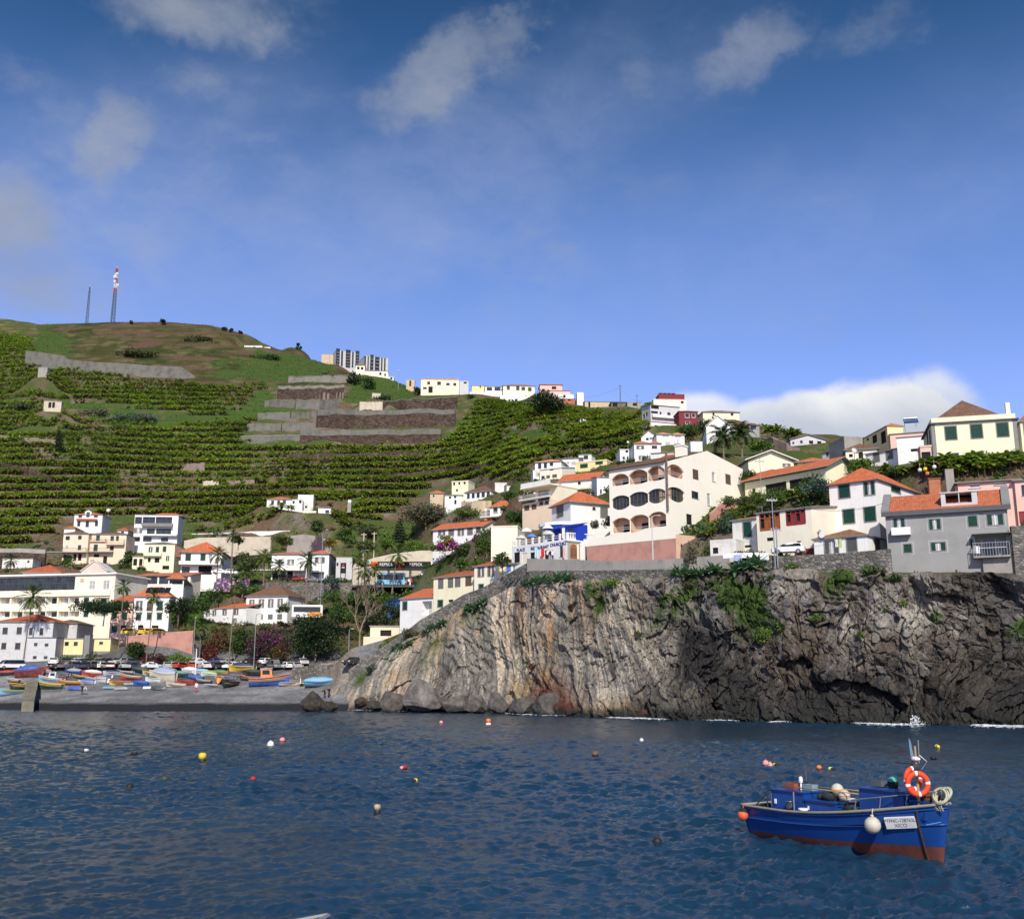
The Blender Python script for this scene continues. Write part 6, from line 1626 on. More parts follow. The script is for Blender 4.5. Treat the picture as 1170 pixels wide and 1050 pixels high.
tree(203,715,28,34,'dark','dark tree at the right corner of the white house above the taxis',Y=217)
tree(145,663,20,40,'mid','dark cypress like tree right of the peach house',trunk=.05,Y=294,m=8)
tree(156,760,30,26,'mid','round green tree at the left end of the salmon wall',Y=211,trunk=.08)
tree(284,660,34,32,'olive','brownish leafy tree left of the long white villa',Y=272,mix='green',mixf=.4)
tree(272,626,16,14,'dark','small round dark tree above the orange hip roof',Y=293)
tree(322,628,26,16,'green','green tree with orange blossom behind the white villa',Y=292,mix='rust',mixf=.1)
tree(361,622,16,34,'mid','narrow green tree in front of the grey rubble wall',Y=291,trunk=.1)
tree(394,628,24,26,'green','green tree right of the grey rubble wall',Y=289)
tree(376,628,18,14,'yellow','yellowish round shrub tree beside the narrow green tree',Y=287,trunk=.1)
tree(486,608,62,36,'olive','large brown olive tree above the garden house with the long orange roof',m=14,mix='grey',mixf=.3)
tree(420,622,28,26,'mid','dark leafy tree below the farmhouses',Y=300,mix='olive')
tree(440,634,24,26,'bright','light green tree above the filling station wall',Y=270)
tree(473,640,26,24,'bright','bright green round tree left of the garden house',Y=262)
tree(420,636,30,20,'olive','rounded olive shrub tree behind the coach stop wall',Y=275,mix='green',mixf=.5)
tree(502,622,20,22,'mid','dark green tree at the left corner of the garden house',Y=248)
tree(508,625,18,14,'yellow','yellow green dome shaped tree in front of the garden house',Y=224,trunk=.08)
tree(530,640,22,20,'mid','rounded green tree right of the magenta bush',Y=222,trunk=.1)
tree(556,648,30,50,'green','tall leafy tree between the garden house and the blank cream block',Y=200,trunk=.1)
tree(582,575,22,15,'green','bushy green tree above the house with washing',Y=240,trunk=.1)
tree(574,652,18,24,'mid','dense dark green tree at the foot of the blank cream block',Y=166,trunk=.08)
tree(698,606,16,18,'olive','leafy tree at the left corner of the big cream building',Y=163)
tree(622,478,44,30,'dark','large dark tree on the slope below the brick red house',m=13,dens=1.3)
tree(985,545,34,22,'bright','bright green tree behind the tall white house roof',Y=160)
tree(870,520,26,20,'bright','bright green leafy tree right of the date palms',trunk=.1)
tree(815,500,40,22,'mid','dark leafy tree behind the white cube building',trunk=.1)
tree(784,500,36,16,'green','green tree between the skyline house and the twin white houses',trunk=.1)
tree(858,558,24,24,'mid','dark shrubby tree at the right end of the big cream building',Y=172,trunk=.1)
tree(478,452,12,10,'dark','small dark tree left of the cream apartment row',trunk=.1)
tree(403,440,20,16,'dark','dark shrubby tree on the ridge below the hilltop hotel',trunk=.1)
tree(421,445,18,14,'mid','leafy tree in front of the cream stepped wing',trunk=.1)
tree(187,372,9,7,'dark','dark boxy tree on the bare hilltop',trunk=.1,m=5)
tree(341,400,7,8,'dark','lone dark conifer on the falling ridge',trunk=.1,m=4)
tree(150,371,4,5,'dark','tiny dark tree right of the red and white mast',trunk=.2,m=4)
for x,yb in((256,378),(264,380),(274,382)):
 tree(x,yb,5,4,'dark','tiny round tree in the row of three on the hill crest',trunk=.2,m=4,group='tiny trees on the hill crest')
def conifer(px,py,wpx,hpx,label,Y=None,tone='pine'):
 p=at(px,py,Y)if Y else hit(px,py)
 s=1/ppm(p);w,h=wpx*s,hpx*s
 rt=empty('pine_tree',p,0,label,'tree')
 mb=MB();mb.tube([(0,0,-.5),(0,0,h*.5),(0,0,h)],[.22,.14,.03],7);mb.build('trunk',BARK,rt,True)
 cl=[]
 n=9
 for i in range(n):
  z=h*(.12+.84*i/n);rr=w*.5*(1-i/n)+.2
  for k in range(6):
   a=k*1.047+i*.5;cl.append((rr*.55*math.cos(a),rr*.55*math.sin(a),z+.1*rr,rr*.42,rr*.42,h*.035))
 V,Q,Cc=leaf_cloud(cl,2200,max(.14,.9*s),tone)
 link('crown',np_mesh('crown',V,Q,LEAF,False,Cc),rt)
conifer(456,624,22,36,'dark pointed pine above the filling station wall',Y=278)
p=at(410,746,205);s=1/ppm(p)
rt=empty('bare_tree',p,0,'leafless pale trunked tree in front of the dark hedge by the steps','tree')
mb=MB();tw=[]
r_=random.Random(5)
def grow(a,d,L,r,lv):
 b=a+d*L
 mb.tube([a,a.lerp(b,.5)+V3((r_.uniform(-.05,.05),r_.uniform(-.05,.05),0))*L,b],[r,r*.85,r*.65],6 if lv<2 else 4,0,False)
 if lv>=5:
  tw.append(b);return
 for i in range(3 if lv<4 else 3):
  ax=V3((r_.uniform(-1,1),r_.uniform(-1,1),r_.uniform(-.3,.3))).normalized()
  nd=(d+ax*r_.uniform(.35,.75)+V3((0,0,.16))).normalized()
  grow(b,nd,L*r_.uniform(.62,.8),r*.62,lv+1)
grow(V3((0,0,-.5)),V3((0.02,0,1)),26*s,.24,0)
mb.build('trunk',mat('pale_bark',(.27,.21,.16),.95,.2,2,.6,8),rt,True)
V,Q,Cc=leaf_cloud([(q.x,q.y,q.z,.6,.6,.6)for q in tw],900,.10,'grey','rust',.4)
link('crown',np_mesh('crown',V,Q,LEAF,False,Cc),rt)
for a in[(308,752,46,48,'plum','large plum purple bougainvillea bush in front of the brown roofed coach house',dict(mix='magenta',mixf=.06,m=16,Y=221)),(300,756,34,30,'plum','greyish purple low hedge part left of the plum bush',dict(mix='dark',mixf=.5,m=8,Y=217)),(282,752,34,44,'green','green hedge slope between the rust and plum hedges',dict(mix='mid',mixf=.5,m=10,Y=222)),(250,752,36,46,'rust','rust and olive coloured hedge below the low white house',dict(mix='olive',mixf=.5,m=10,Y=221)),(238,757,26,24,'rust','reddish hedge end just behind the parked cars',dict(m=7,Y=216,mix='wine',mixf=.3)),(318,756,22,26,'rust','orange brown shrubs under the plum bush',dict(mix='green',mixf=.4,Y=217)),(176,758,30,16,'wine','dark red low bush in front of the salmon wall',dict(mix='dark',mixf=.4,Y=211)),(205,757,28,13,'bright','bright green low bush right of the dark red bush',dict(Y=212)),(108,754,22,10,'olive','brownish green bush below the yellow sheds',dict(Y=211,mix='green',mixf=.5)),(80,755,30,8,'bright','strip of bright green plants below the yellow kiosk',dict(Y=210.5,m=6)),(213,718,30,36,'bright','tall clipped green hedge right of the white house above the taxis',dict(Y=223,m=10)),(228,702,24,34,'green','climbing green shrubs below the white terrace pavilion',dict(Y=238,m=9)),(245,690,30,22,'mid','dark garden shrubs around the small palm below the orange roof',dict(Y=255)),(282,680,40,18,'green','green shrubs under the pink painted wall',dict(Y=256)),(385,690,50,20,'green','green bank of shrubs below the dark stone wall',dict(Y=246,m=10)),(390,712,44,30,'green','mixed green shrubs behind the broad dark tree',dict(Y=234,m=10,mix='mid')),(446,706,40,26,'mid','dark green shrubs below the station bank',dict(Y=226,m=9,mix='dark',mixf=.5)),(436,722,52,34,'dark','dark hedge behind the bare tree',dict(Y=218,m=10,mix='olive',mixf=.3)),(405,752,34,14,'green','green undergrowth at the foot of the bare tree',dict(Y=206)),(325,700,20,14,'mid','green shrub at the right side of the coach house',dict(Y=236)),(380,668,24,14,'bluegreen','grey green shrub on the villa forecourt wall',dict(Y=254)),(512,630,26,22,'magenta','vivid magenta bougainvillea below the garden house',dict(mix='wine',mixf=.2,Y=223,m=9)),(543,622,18,16,'wine','dull pink red bush right of the garden house windows',dict(mix='magenta',mixf=.25,Y=222)),(496,630,26,12,'bright','bright green shrub at the left end of the garden terrace',dict(Y=228)),(540,652,40,24,'green','green slope of shrubs above the rust roofed cream houses',dict(Y=214,m=10,mix='bright',mixf=.3)),(524,644,24,12,'bright','light green plants on the grey rubble beside the station wall',dict(Y=226)),(540,590,40,14,'bright','light green banana like shrubs left of the house with washing',dict(m=8)),(686,604,20,14,'grey','tangled grey leafless shrub over the restaurant terrace',dict(Y=168)),(812,640,16,26,'green','green vine bush in the gap right of the salmon base',dict(Y=148)),(790,648,14,34,'olive','tall dry grasses and reeds on the sea wall',dict(Y=139.5,mix='grey',mixf=.5,deep=.4)),(928,566,46,28,'mid','dense garden shrubs below the dark verandah',dict(Y=150,m=9,mix='green',mixf=.5)),(880,578,44,26,'green','green garden below the lookout rooms',dict(Y=153,m=10,mix='bright',mixf=.3)),(932,566,34,24,'bluegreen','blue green netted shrub beside the tall white house',dict(Y=146,m=7)),(830,610,30,30,'bluegreen','grey green aloe thicket beside the big cream building',dict(Y=150,m=9,mix='olive',mixf=.3)),(806,616,22,24,'bluegreen','left grey green aloe thicket against the cream gable',dict(Y=151,m=7,mix='green',mixf=.3)),(845,580,36,20,'olive','dry olive shrubs above the aloe thicket',dict(Y=158,m=8,mix='green',mixf=.4)),(1020,545,30,14,'mid','dark shrubs left of the pink porch',dict(Y=148)),(592,598,30,24,'green','green shrubs on the steep bank right of the house with washing',dict(m=11,mix='mid')),(604,578,20,16,'mid','leafy shrubs on the bank under the peach house railings',dict(m=8,mix='bright',mixf=.2)),(430,694,50,26,'bright','left half of the bright grassy bank below the filling station',dict(Y=246.5,m=12,mix='green',mixf=.5)),(474,694,46,26,'bright','right half of the bright grassy bank below the filling station',dict(Y=246.5,m=12,mix='green',mixf=.5)),(588,612,24,18,'mid','dark shrubs on the bank above the blank cream block',dict(m=8,mix='bright',mixf=.2)),(300,410,40,6,'mid','low dark scrub on the slope above the grey terraces',dict(m=9)),(150,408,60,10,'dark','dark scrub patch above the long grey retaining wall',dict(m=11,mix='olive',mixf=.3)),(228,390,40,6,'dark','dark scrub strip near the hill crest',dict(m=9,mix='olive',mixf=.3)),(440,458,26,8,'dark','dark scrub below the cream stepped wing',dict(m=8)),(370,434,30,9,'dark','dark bushes on the ridge left of the hilltop hotel',dict(m=8)),(540,455,12,6,'dark','dark bush on the ridge beside the yellow skyline house',dict(m=5)),(105,475,34,12,'grey','grey scrub slope below the small field hut',dict(m=9,mix='mid',mixf=.4)),(150,482,70,12,'bluegreen','grey green scrub on the broad grassy terrace',dict(m=12,mix='grey',mixf=.4)),(30,470,50,10,'dark','dark scrub at the left of the field hut',dict(m=9,mix='grey',mixf=.3)),(66,520,8,44,'dark','dark narrow vertical hedge crossing the terraces',dict(m=9)),]:
 bush(*a[:6],**a[6])
for x,y,w_,h_,tone,lab in[(445,742,24,12,'bright','bright green tuft halfway up the stone steps'),(470,728,26,12,'olive','dry olive tuft on the steps below the white promontory house'),(540,700,24,14,'green','green bush at the parapet above the pale streaked rock'),(655,662,20,9,'green','small green bush under the sea wall near the restaurant'),(700,672,40,12,'bright','wide bright green patch on the brink below the salmon base'),(742,660,12,14,'bright','upright bright bush beside the pale concrete pole base'),(855,640,40,16,'green','green thicket around the drying white sheet'),(880,662,22,9,'green','green patch at the left end of the dry stone wall'),(985,652,14,26,'bright','ivy climbing the dry stone wall under the annex'),(1000,656,34,14,'green','green bushes at the foot of the dry stone wall'),(1022,665,28,12,'mid','dark green bush below the left corner of the grey house'),(905,650,20,8,'bright','low bright plants on the dry stone wall'),(960,655,14,6,'bright','tiny bright tuft under the middle of the dry stone wall'),(875,735,20,34,'bright','long bright green hanging patch on the dark cliff'),(890,722,14,18,'green','green tuft right of the long hanging patch'),(935,710,18,12,'bright','bright tuft beside the pale vertical rock'),(983,728,10,8,'bright','small bright tuft low on the pale rock'),(1010,700,20,10,'green','green ledge plants above the slanting rock slabs'),(1032,692,12,9,'bright','bright tuft below the grey house left corner'),(830,690,20,10,'green','green ledge plants below the large agaves'),(800,745,24,10,'olive','dry olive grass on the middle ledge'),(730,725,8,6,'bright','tiny bright tuft on the pale folded rock'),(610,765,14,10,'rust','rust brown tuft above the boulders'),(603,758,10,7,'bright','small bright tuft over the rust brown one'),(650,710,8,6,'bright','tiny bright tuft on the orange streaked rock'),(790,672,30,10,'olive','dry olive grass under the sea wall end'),(820,676,16,8,'bright','bright tuft under the agave row'),(425,768,12,12,'bluegreen','grey green bush at the foot of the steps')]:
 bush(x,y,w_,h_,tone,lab,name='shrub',cat='shrub',m=6,deep=.35,rock=True,mix='olive',mixf=.15,dens=1.3)
def agave_mesh(seed):
 r_=random.Random(seed);V,Q,Cc=[],[],[]
 for i in range(20):
  a=i*2.399;el=R(80-75*i/20)+r_.uniform(-.1,.1);L=.75+.35*r_.random()
  d=V3((math.cos(a),math.sin(a),0));sd_=V3((-math.sin(a),math.cos(a),0))
  pts=[V3((0,0,.05)),(d*math.cos(el)+V3((0,0,math.sin(el))))*L*.5,(d*math.cos(el-.35)+V3((0,0,math.sin(el-.35))))*L]
  ws=[.08,.12,.01];b=len(V)
  for q,w_ in zip(pts,ws):V+=[tuple(q-sd_*w_),tuple(q+sd_*w_)]
  Q+=[(b,b+1,b+3,b+2),(b+2,b+3,b+5,b+4)]
  c=np.array((.13,.23,.13))*(.75+.5*r_.random());Cc+=[tuple(c)]*6
 return np_mesh('agave',V,Q,LEAF,False,np.array(Cc))
AG=[agave_mesh(i)for i in range(4)]
ag_n=0
for(x0,y0,x1,y1,n,sc,lab,grp)in[(582,668,652,664,16,1.25,'blue green agave rosette in the row under the restaurant sea wall','agaves under the restaurant wall'),(448,745,470,735,5,1.0,'agave rosette beside the lower stone steps','agaves by the lower steps'),(475,726,512,712,9,1.0,'agave rosette along the parapet below the white promontory house','agaves along the parapet'),(530,702,558,688,7,1.1,'agave rosette above the pale rock face by the steps','agaves above the pale rock'),(768,658,826,656,12,1.2,'agave rosette along the sea wall foot','agaves at the sea wall foot'),(838,655,868,652,6,1.7,'large grey agave below the washing line','large agaves below the washing line'),(893,646,905,648,2,1.5,'large agave beside the dry stone wall','agaves beside the dry stone wall')]:
 for i in range(n):
  f=(i+rnd.random()*.6)/n
  p=at(x0+(x1-x0)*f,y0+(y1-y0)*f+rnd.uniform(-2,2),1);
  q=hit_rock(x0+(x1-x0)*f,y0+(y1-y0)*f+rnd.uniform(-2.5,2.5))
  tag(link('agave',AG[ag_n%4],None,loc=q+V3((0,-.15,.05)),rz=rnd.random()*6,scale=sc*rnd.uniform(1.0,1.5)),lab,"agave",grp);ag_n+=1
def banana(seed,hi=True):
 r_=random.Random(seed);V,Q,Cc=[],[],[]
 H_=1.1+.5*r_.random()
 n=5
 for j in range(2):
  for k in range(n):
   a=6.283*k/n;V.append((.13*(1-.4*j)*math.cos(a),.13*(1-.4*j)*math.sin(a),-.3+(H_+.3)*j));Cc.append((.12,.11,.055))
 for k in range(n):Q.append((k,(k+1)%n,n+(k+1)%n,n+k))
 nl=11 if hi else 8
 for i in range(nl):
  a=i*2.399+r_.random();el=R(86-58*i/nl);L=1.35+.6*r_.random();w_=.27+.10*r_.random()
  d=V3((math.cos(a),math.sin(a),0));sd_=V3((-math.sin(a),math.cos(a),0))
  c=np.array((.15,.235,.042))*(.65+.7*r_.random())*(1+np.array((.35,.1,0))*max(0,r_.uniform(-.5,1)))
  if i==nl-1 and r_.random()<.8:c=np.array((.17,.125,.05))
  q=V3((0,0,H_-.1));m=4 if hi else 3
  b=len(V)
  for j in range(m+1):
   t_=j/m;e=el-1.55*t_**1.4
   if j:q=q+(d*math.cos(e)+V3((0,0,math.sin(e))))*(L/m)
   ww=w_*(.25+1.5*t_*(1-t_)*2)*(1 if j<m else .3)
   V+=[tuple(q-sd_*ww+V3((0,0,-.25*ww))),tuple(q),tuple(q+sd_*ww+V3((0,0,-.25*ww)))]
   Cc+=[tuple(c*.9),tuple(c*1.12),tuple(c*.9)]
  for j in range(m):
   s_=b+3*j
   Q+=[(s_,s_+1,s_+4,s_+3),(s_+1,s_+2,s_+5,s_+4)]
 return np.array(V),np.array(Q),np.array(Cc)
BAN=[banana(i)for i in range(7)]
BANL=[banana(i+50,False)for i in range(5)]
BME=[np_mesh('banana_plant',v,q,BLEAF,False,c)for v,q,c in BAN]
LOW=[(-60,640),(0,634),(62,606),(70,590),(120,585),(212,588),(225,604),(330,606),(345,600),(400,604),(440,590),(468,572),(500,548),(560,546),(600,552),(612,530),(660,521),(700,513),(735,508),(745,496),(760,488)]
lowb=np.interp(PX,[a for a,b in LOW],[b for a,b in LOW])
reg=(PX>-150)&(PX<752)&(TPY<lowb)&(Tt>5.4)&(Tt<9.9)
for p in[[(276,500),(300,470),(312,425),(400,420),(545,452),(540,468),(520,496),(500,508),(340,512),(280,506)]]:reg&=~inpoly(PX,TPY,p)
reg&=~lu&~up_left
for H in HOUSES:
 c=H['O']+H['u']*(H['w']/2)+H['dn']*(H['d']/2)
 a_=(TX-c.x)*H['u'].x+(TY-c.y)*H['u'].y;b_=(TX-c.x)*H['dn'].x+(TY-c.y)*H['dn'].y
 reg&=~((np.abs(a_)<H['w']/2+.8)&(b_>-H['d']/2-5.5)&(b_<H['d']/2+.5))
reg&=~inpoly(PX,TPY,[(48,455),(160,465),(245,475),(245,484),(150,486),(50,480)])
reg&=(TPY>np.interp(PX,[-50,300,420,480,560,640,742],[372,440,446,455,460,470,476]))
left_strip=reg&(PX<44)
dens=np.where(on_tread,np.where(fr<.42,1.0,.55),np.where(terr>.4,0.06,.6))
dens=dens*np.clip(.95+2.2*fbm(TX/26+50,TY/26,o=3),.38,1.15)
cxs=np.abs(np.gradient(TX,axis=1));cys=np.abs(np.gradient(TY,axis=0))
prob=np.where(reg,dens*cxs*cys*1.15,0)
bz=nprng.rand(*prob.shape)<prob
bi,bj=np.nonzero(bz)
bx_=TX[bi,bj]+(nprng.rand(len(bi))-.5)*cxs[bi,bj];by_=TY[bi,bj]+(nprng.rand(len(bi))-.5)*cys[bi,bj]*.5;bz_=TZ[bi,bj]
order=np.argsort(by_)
bx_,by_,bz_=bx_[order],by_[order],bz_[order]
print('banana plants',len(bx_))
bsc=0.72+.55*nprng.rand(len(bx_))**1.3
NI=235
for i in range(NI):
 tag(link('banana_plant',BME[i%7],None,loc=(bx_[i],by_[i],bz_[i]),rz=float(nprng.rand()*6.28),scale=float(bsc[i])),'green banana plant in the lowest rows of the hillside plantation','banana plant','banana plants in the lowest plantation rows')
VV,QQ,CC=[],[],[];off=0
var=nprng.randint(0,7,len(bx_))
for k in range(7):
 for far in(0,1):
  sel=np.nonzero((var==k)&((by_>400)==bool(far))&(np.arange(len(bx_))>=NI))[0]
  if not len(sel):continue
  v,q,c=BANL[k%5]if far else BAN[k]
  a=nprng.rand(len(sel))*6.28;s=bsc[sel]*(1.1 if far else 1)
  ca_,sa_=np.cos(a)*s,np.sin(a)*s
  X=v[None,:,0]*ca_[:,None]-v[None,:,1]*sa_[:,None]+bx_[sel][:,None]
  Yv=v[None,:,0]*sa_[:,None]+v[None,:,1]*ca_[:,None]+by_[sel][:,None]
  Zv=v[None,:,2]*s[:,None]+bz_[sel][:,None]
  VV.append(np.stack([X,Yv,Zv],-1).reshape(-1,3))
  QQ.append((q[None]+(np.arange(len(sel))*len(v))[:,None,None]).reshape(-1,4)+off);off+=len(sel)*len(v)
  tone=(.95+.6*nprng.rand(len(sel)))*(1+.5*np.clip(fbm(bx_[sel]/30,by_[sel]/30,o=3),-.5,.5))
  yel=np.array([1,1,1])[None]+np.array([.35,.08,0])[None]*(nprng.rand(len(sel))*np.clip((480-by_[sel])/120,0.2,1))[:,None]
  CC.append((c[None]*(tone[:,None]*yel)[:,None,:]).reshape(-1,3))
pl=link('banana_plantation',np_mesh('banana_plantation',np.concatenate(VV),np.concatenate(QQ),BLEAF,False,np.concatenate(CC)))
tag(pl,'rows of green banana plants on the terraces of the hillside','plantation',kind='stuff')
def ban_row(pts,n,lab,grp,sc=1.0,spread=2.0):
 for i in range(n):
  f=(i+rnd.random()*.8)/n*(len(pts)-1);k=min(int(f),len(pts)-2);t_=f-k
  x=pts[k][0]+(pts[k+1][0]-pts[k][0])*t_;y=pts[k][1]+(pts[k+1][1]-pts[k][1])*t_+rnd.uniform(-spread,spread)
  p=hit(x,y)
  tag(link('banana_plant',BME[rnd.randrange(7)],None,loc=p,rz=rnd.random()*6,scale=sc*rnd.uniform(.8,1.25)),lab,'banana plant',grp)
ban_row([(1050,541),(1100,543),(1175,537)],44,'tall banana plant in the dense row below the yellow mansion','banana plants below the yellow mansion',.95,5)
ban_row([(872,497),(900,500),(912,503)],14,'banana plant in the clump above the mauve earth wall','banana plants above the mauve wall',1.25,3)
ban_row([(1006,546),(1040,548)],8,'banana plant behind the roof of the tall white house','banana plants behind the tall white house',.8,2)
ban_row([(880,580),(910,576),(940,570)],10,'banana plant in the garden under the dark verandah','banana plants under the verandah',.8,4)
ban_row([(806,618),(835,598),(862,592)],12,'ragged banana plant beside the gable of the big cream building','banana plants beside the cream gable',.8,5)
gi,gj=np.nonzero(nprng.rand(*TX.shape)<np.where((Tt>2.5)&(Tt<6.6)&(PX>-30)&(PX<1200)&~((PX<395)&(TPY>748))|(lu&(Tt<9.9)),cxs*cys*.55,np.where(up_left,cxs*cys*.14,0)))
N_=len(gi)
print('weeds',N_)
gx=TX[gi,gj]+(nprng.rand(N_)-.5)*cxs[gi,gj];gy=TY[gi,gj]+(nprng.rand(N_)-.5)*cys[gi,gj]*.6;gz=TZ[gi,gj]
s=(.16+.45*nprng.rand(N_)**2)
ok=np.ones(N_,bool)
for H in HOUSES:
 c=H['O']+H['u']*(H['w']/2)+H['dn']*(H['d']/2)
 ax_=np.abs((gx-c.x)*H['u'].x+(gy-c.y)*H['u'].y)<H['w']/2+.2;ay_=np.abs((gx-c.x)*H['dn'].x+(gy-c.y)*H['dn'].y)<H['d']/2+.2
 ok&=~(ax_&ay_)
gx,gy,gz,s=gx[ok],gy[ok],gz[ok],s[ok];N_=len(gx)
PTS,CLS=[],[]
for k in range(5):
 a=nprng.rand(N_)*6.28;el=.5+.9*nprng.rand(N_)
 d=np.stack([np.cos(a)*np.cos(el),np.sin(a)*np.cos(el),np.sin(el)],1)*(s*(.7+.6*nprng.rand(N_)))[:,None]
 w_=np.stack([-np.sin(a),np.cos(a),0*a],1)*(s*.25)[:,None]
 b0=np.stack([gx,gy,gz-.03],1)+(nprng.rand(N_,3)-.5)*s[:,None]*np.array([1.2,1.2,0])
 PTS.append(np.stack([b0-w_,b0+w_,b0+d+w_*.4,b0+d-w_*.4],1).reshape(-1,3))
 tone=np.array([.06,.10,.02])[None]*(.6+.8*nprng.rand(N_))[:,None]*(1+np.array([.8,.25,.2])[None]*(nprng.rand(N_)**2)[:,None])
 CLS.append(np.repeat(tone,4,0))
V=np.concatenate(PTS)
tag(link('weeds',np_mesh('weeds',V,np.arange(len(V)).reshape(-1,4),LEAF,False,np.concatenate(CLS))),'grass and weeds over the open ground between the houses','weeds',kind='stuff')
ug=(Tt>2.7)&(Tt<6.5)&(PX>-20)&(PX<1190)&~((PX<398)&(TPY>744))&~((PX>395)&(Tt<2.75))&~inpoly(PX,TPY,[(595,650),(845,650),(845,620),(595,620)])
ui,uj=np.nonzero(nprng.rand(*TX.shape)<np.where(ug,cxs*cys*.075*np.clip(.75+2.5*fbm(TX/14+11,TY/14,o=3),.05,1.5),0))
ux_,uy_,uz_=TX[ui,uj],TY[ui,uj],TZ[ui,uj]
ok=np.ones(len(ux_),bool)
for H in HOUSES:
 c=H['O']+H['u']*(H['w']/2)+H['dn']*(H['d']/2)
 ok&=~((np.abs((ux_-c.x)*H['u'].x+(uy_-c.y)*H['u'].y)<H['w']/2+.5)&((ux_-c.x)*H['dn'].x+(uy_-c.y)*H['dn'].y>-H['d']/2-1.2)&((ux_-c.x)*H['dn'].x+(uy_-c.y)*H['dn'].y<H['d']/2+.5))
ux_,uy_,uz_=ux_[ok],uy_[ok],uz_[ok]
print('undergrowth',len(ux_))
VV,CC=[],[]
for i in range(len(ux_)):
 r0=.5+1.0*nprng.rand()**1.6;tone=['green','mid','bright','olive','dark','green','mid'][nprng.randint(7)]
 v,q,c=leaf_cloud([(0,0,r0*.45,r0,r0,r0*.6),(.5*r0,.2,r0*.3,r0*.7,r0*.7,r0*.5),(-.5*r0,-.2,r0*.35,r0*.6,r0*.6,r0*.45)],int(70+60*r0),.20,tone,'yellow',.06)
 VV.append(v+np.array([ux_[i],uy_[i],uz_[i]]));CC.append(c)
V=np.concatenate(VV)
tag(link('undergrowth',np_mesh('undergrowth',V,np.arange(len(V)).reshape(-1,4),LEAF,False,np.concatenate(CC))),'low shrubs and ground cover filling the gardens and slopes between the houses','undergrowth',kind='stuff')
def T4(o,x,z=None):return Matrix.Translation(o)
def slab(name,pts,z,th=3.0,mt=None):
 mb=MB();n=len(pts)
 lo=[(p[0],p[1],z-th)for p in pts];hi=[(p[0],p[1],z)for p in pts]
 mb.add(lo+hi,[tuple(range(n-1,-1,-1)),tuple(range(n,2*n))]+[(i,(i+1)%n,n+(i+1)%n,n+i)for i in range(n)])
 return tag(mb.build(name,mt or mat('asphalt',(.10,.10,.10),.95,.15,.6,.3,8)),kind='structure')
tz_=at(180,725.5,215.4).z
slab('taxi_road',[at(144,726,215.6),at(219,726,217.5),at(222,726,224),at(146,726,222)],tz_,4)
fz=at(455,668.5,248).z
slab('station_forecourt',[at(402,668,247.5),at(512,668,247.5),at(512,668,261),at(402,668,261)],fz,.5)
pr_=[]
for px,Y in((602,161.9),(640,156.8),(700,148.7),(760,142.3),(832,136.5)):q=at(px,641.5,Y);pr_.append(q)
m_=MB()
for a,b in zip(pr_,pr_[1:]):m_.hexa([(a.x,a.y,a.z-4),(b.x,b.y,b.z-4),(b.x+5,b.y+8,b.z-4),(a.x+5,a.y+8,a.z-4)],[(a.x,a.y,a.z),(b.x,b.y,b.z),(b.x+5,b.y+8,b.z+.2),(a.x+5,a.y+8,a.z+.2)])
tag(m_.build('promenade_road',mat('asphalt',(.10,.10,.10),.95,.15,.6,.3,8)),kind='structure')
PAINT=objmat('car_paint',.3,.6)
CARGL=glassmat('car_glass',(.012,.014,.016),.06)
LAMPR=mat('red_lamp',(.35,.02,.02),.3,.05,2,0,5)
LAMPW=mat('headlamp',(.75,.75,.72),.2,.05,2,0,5)
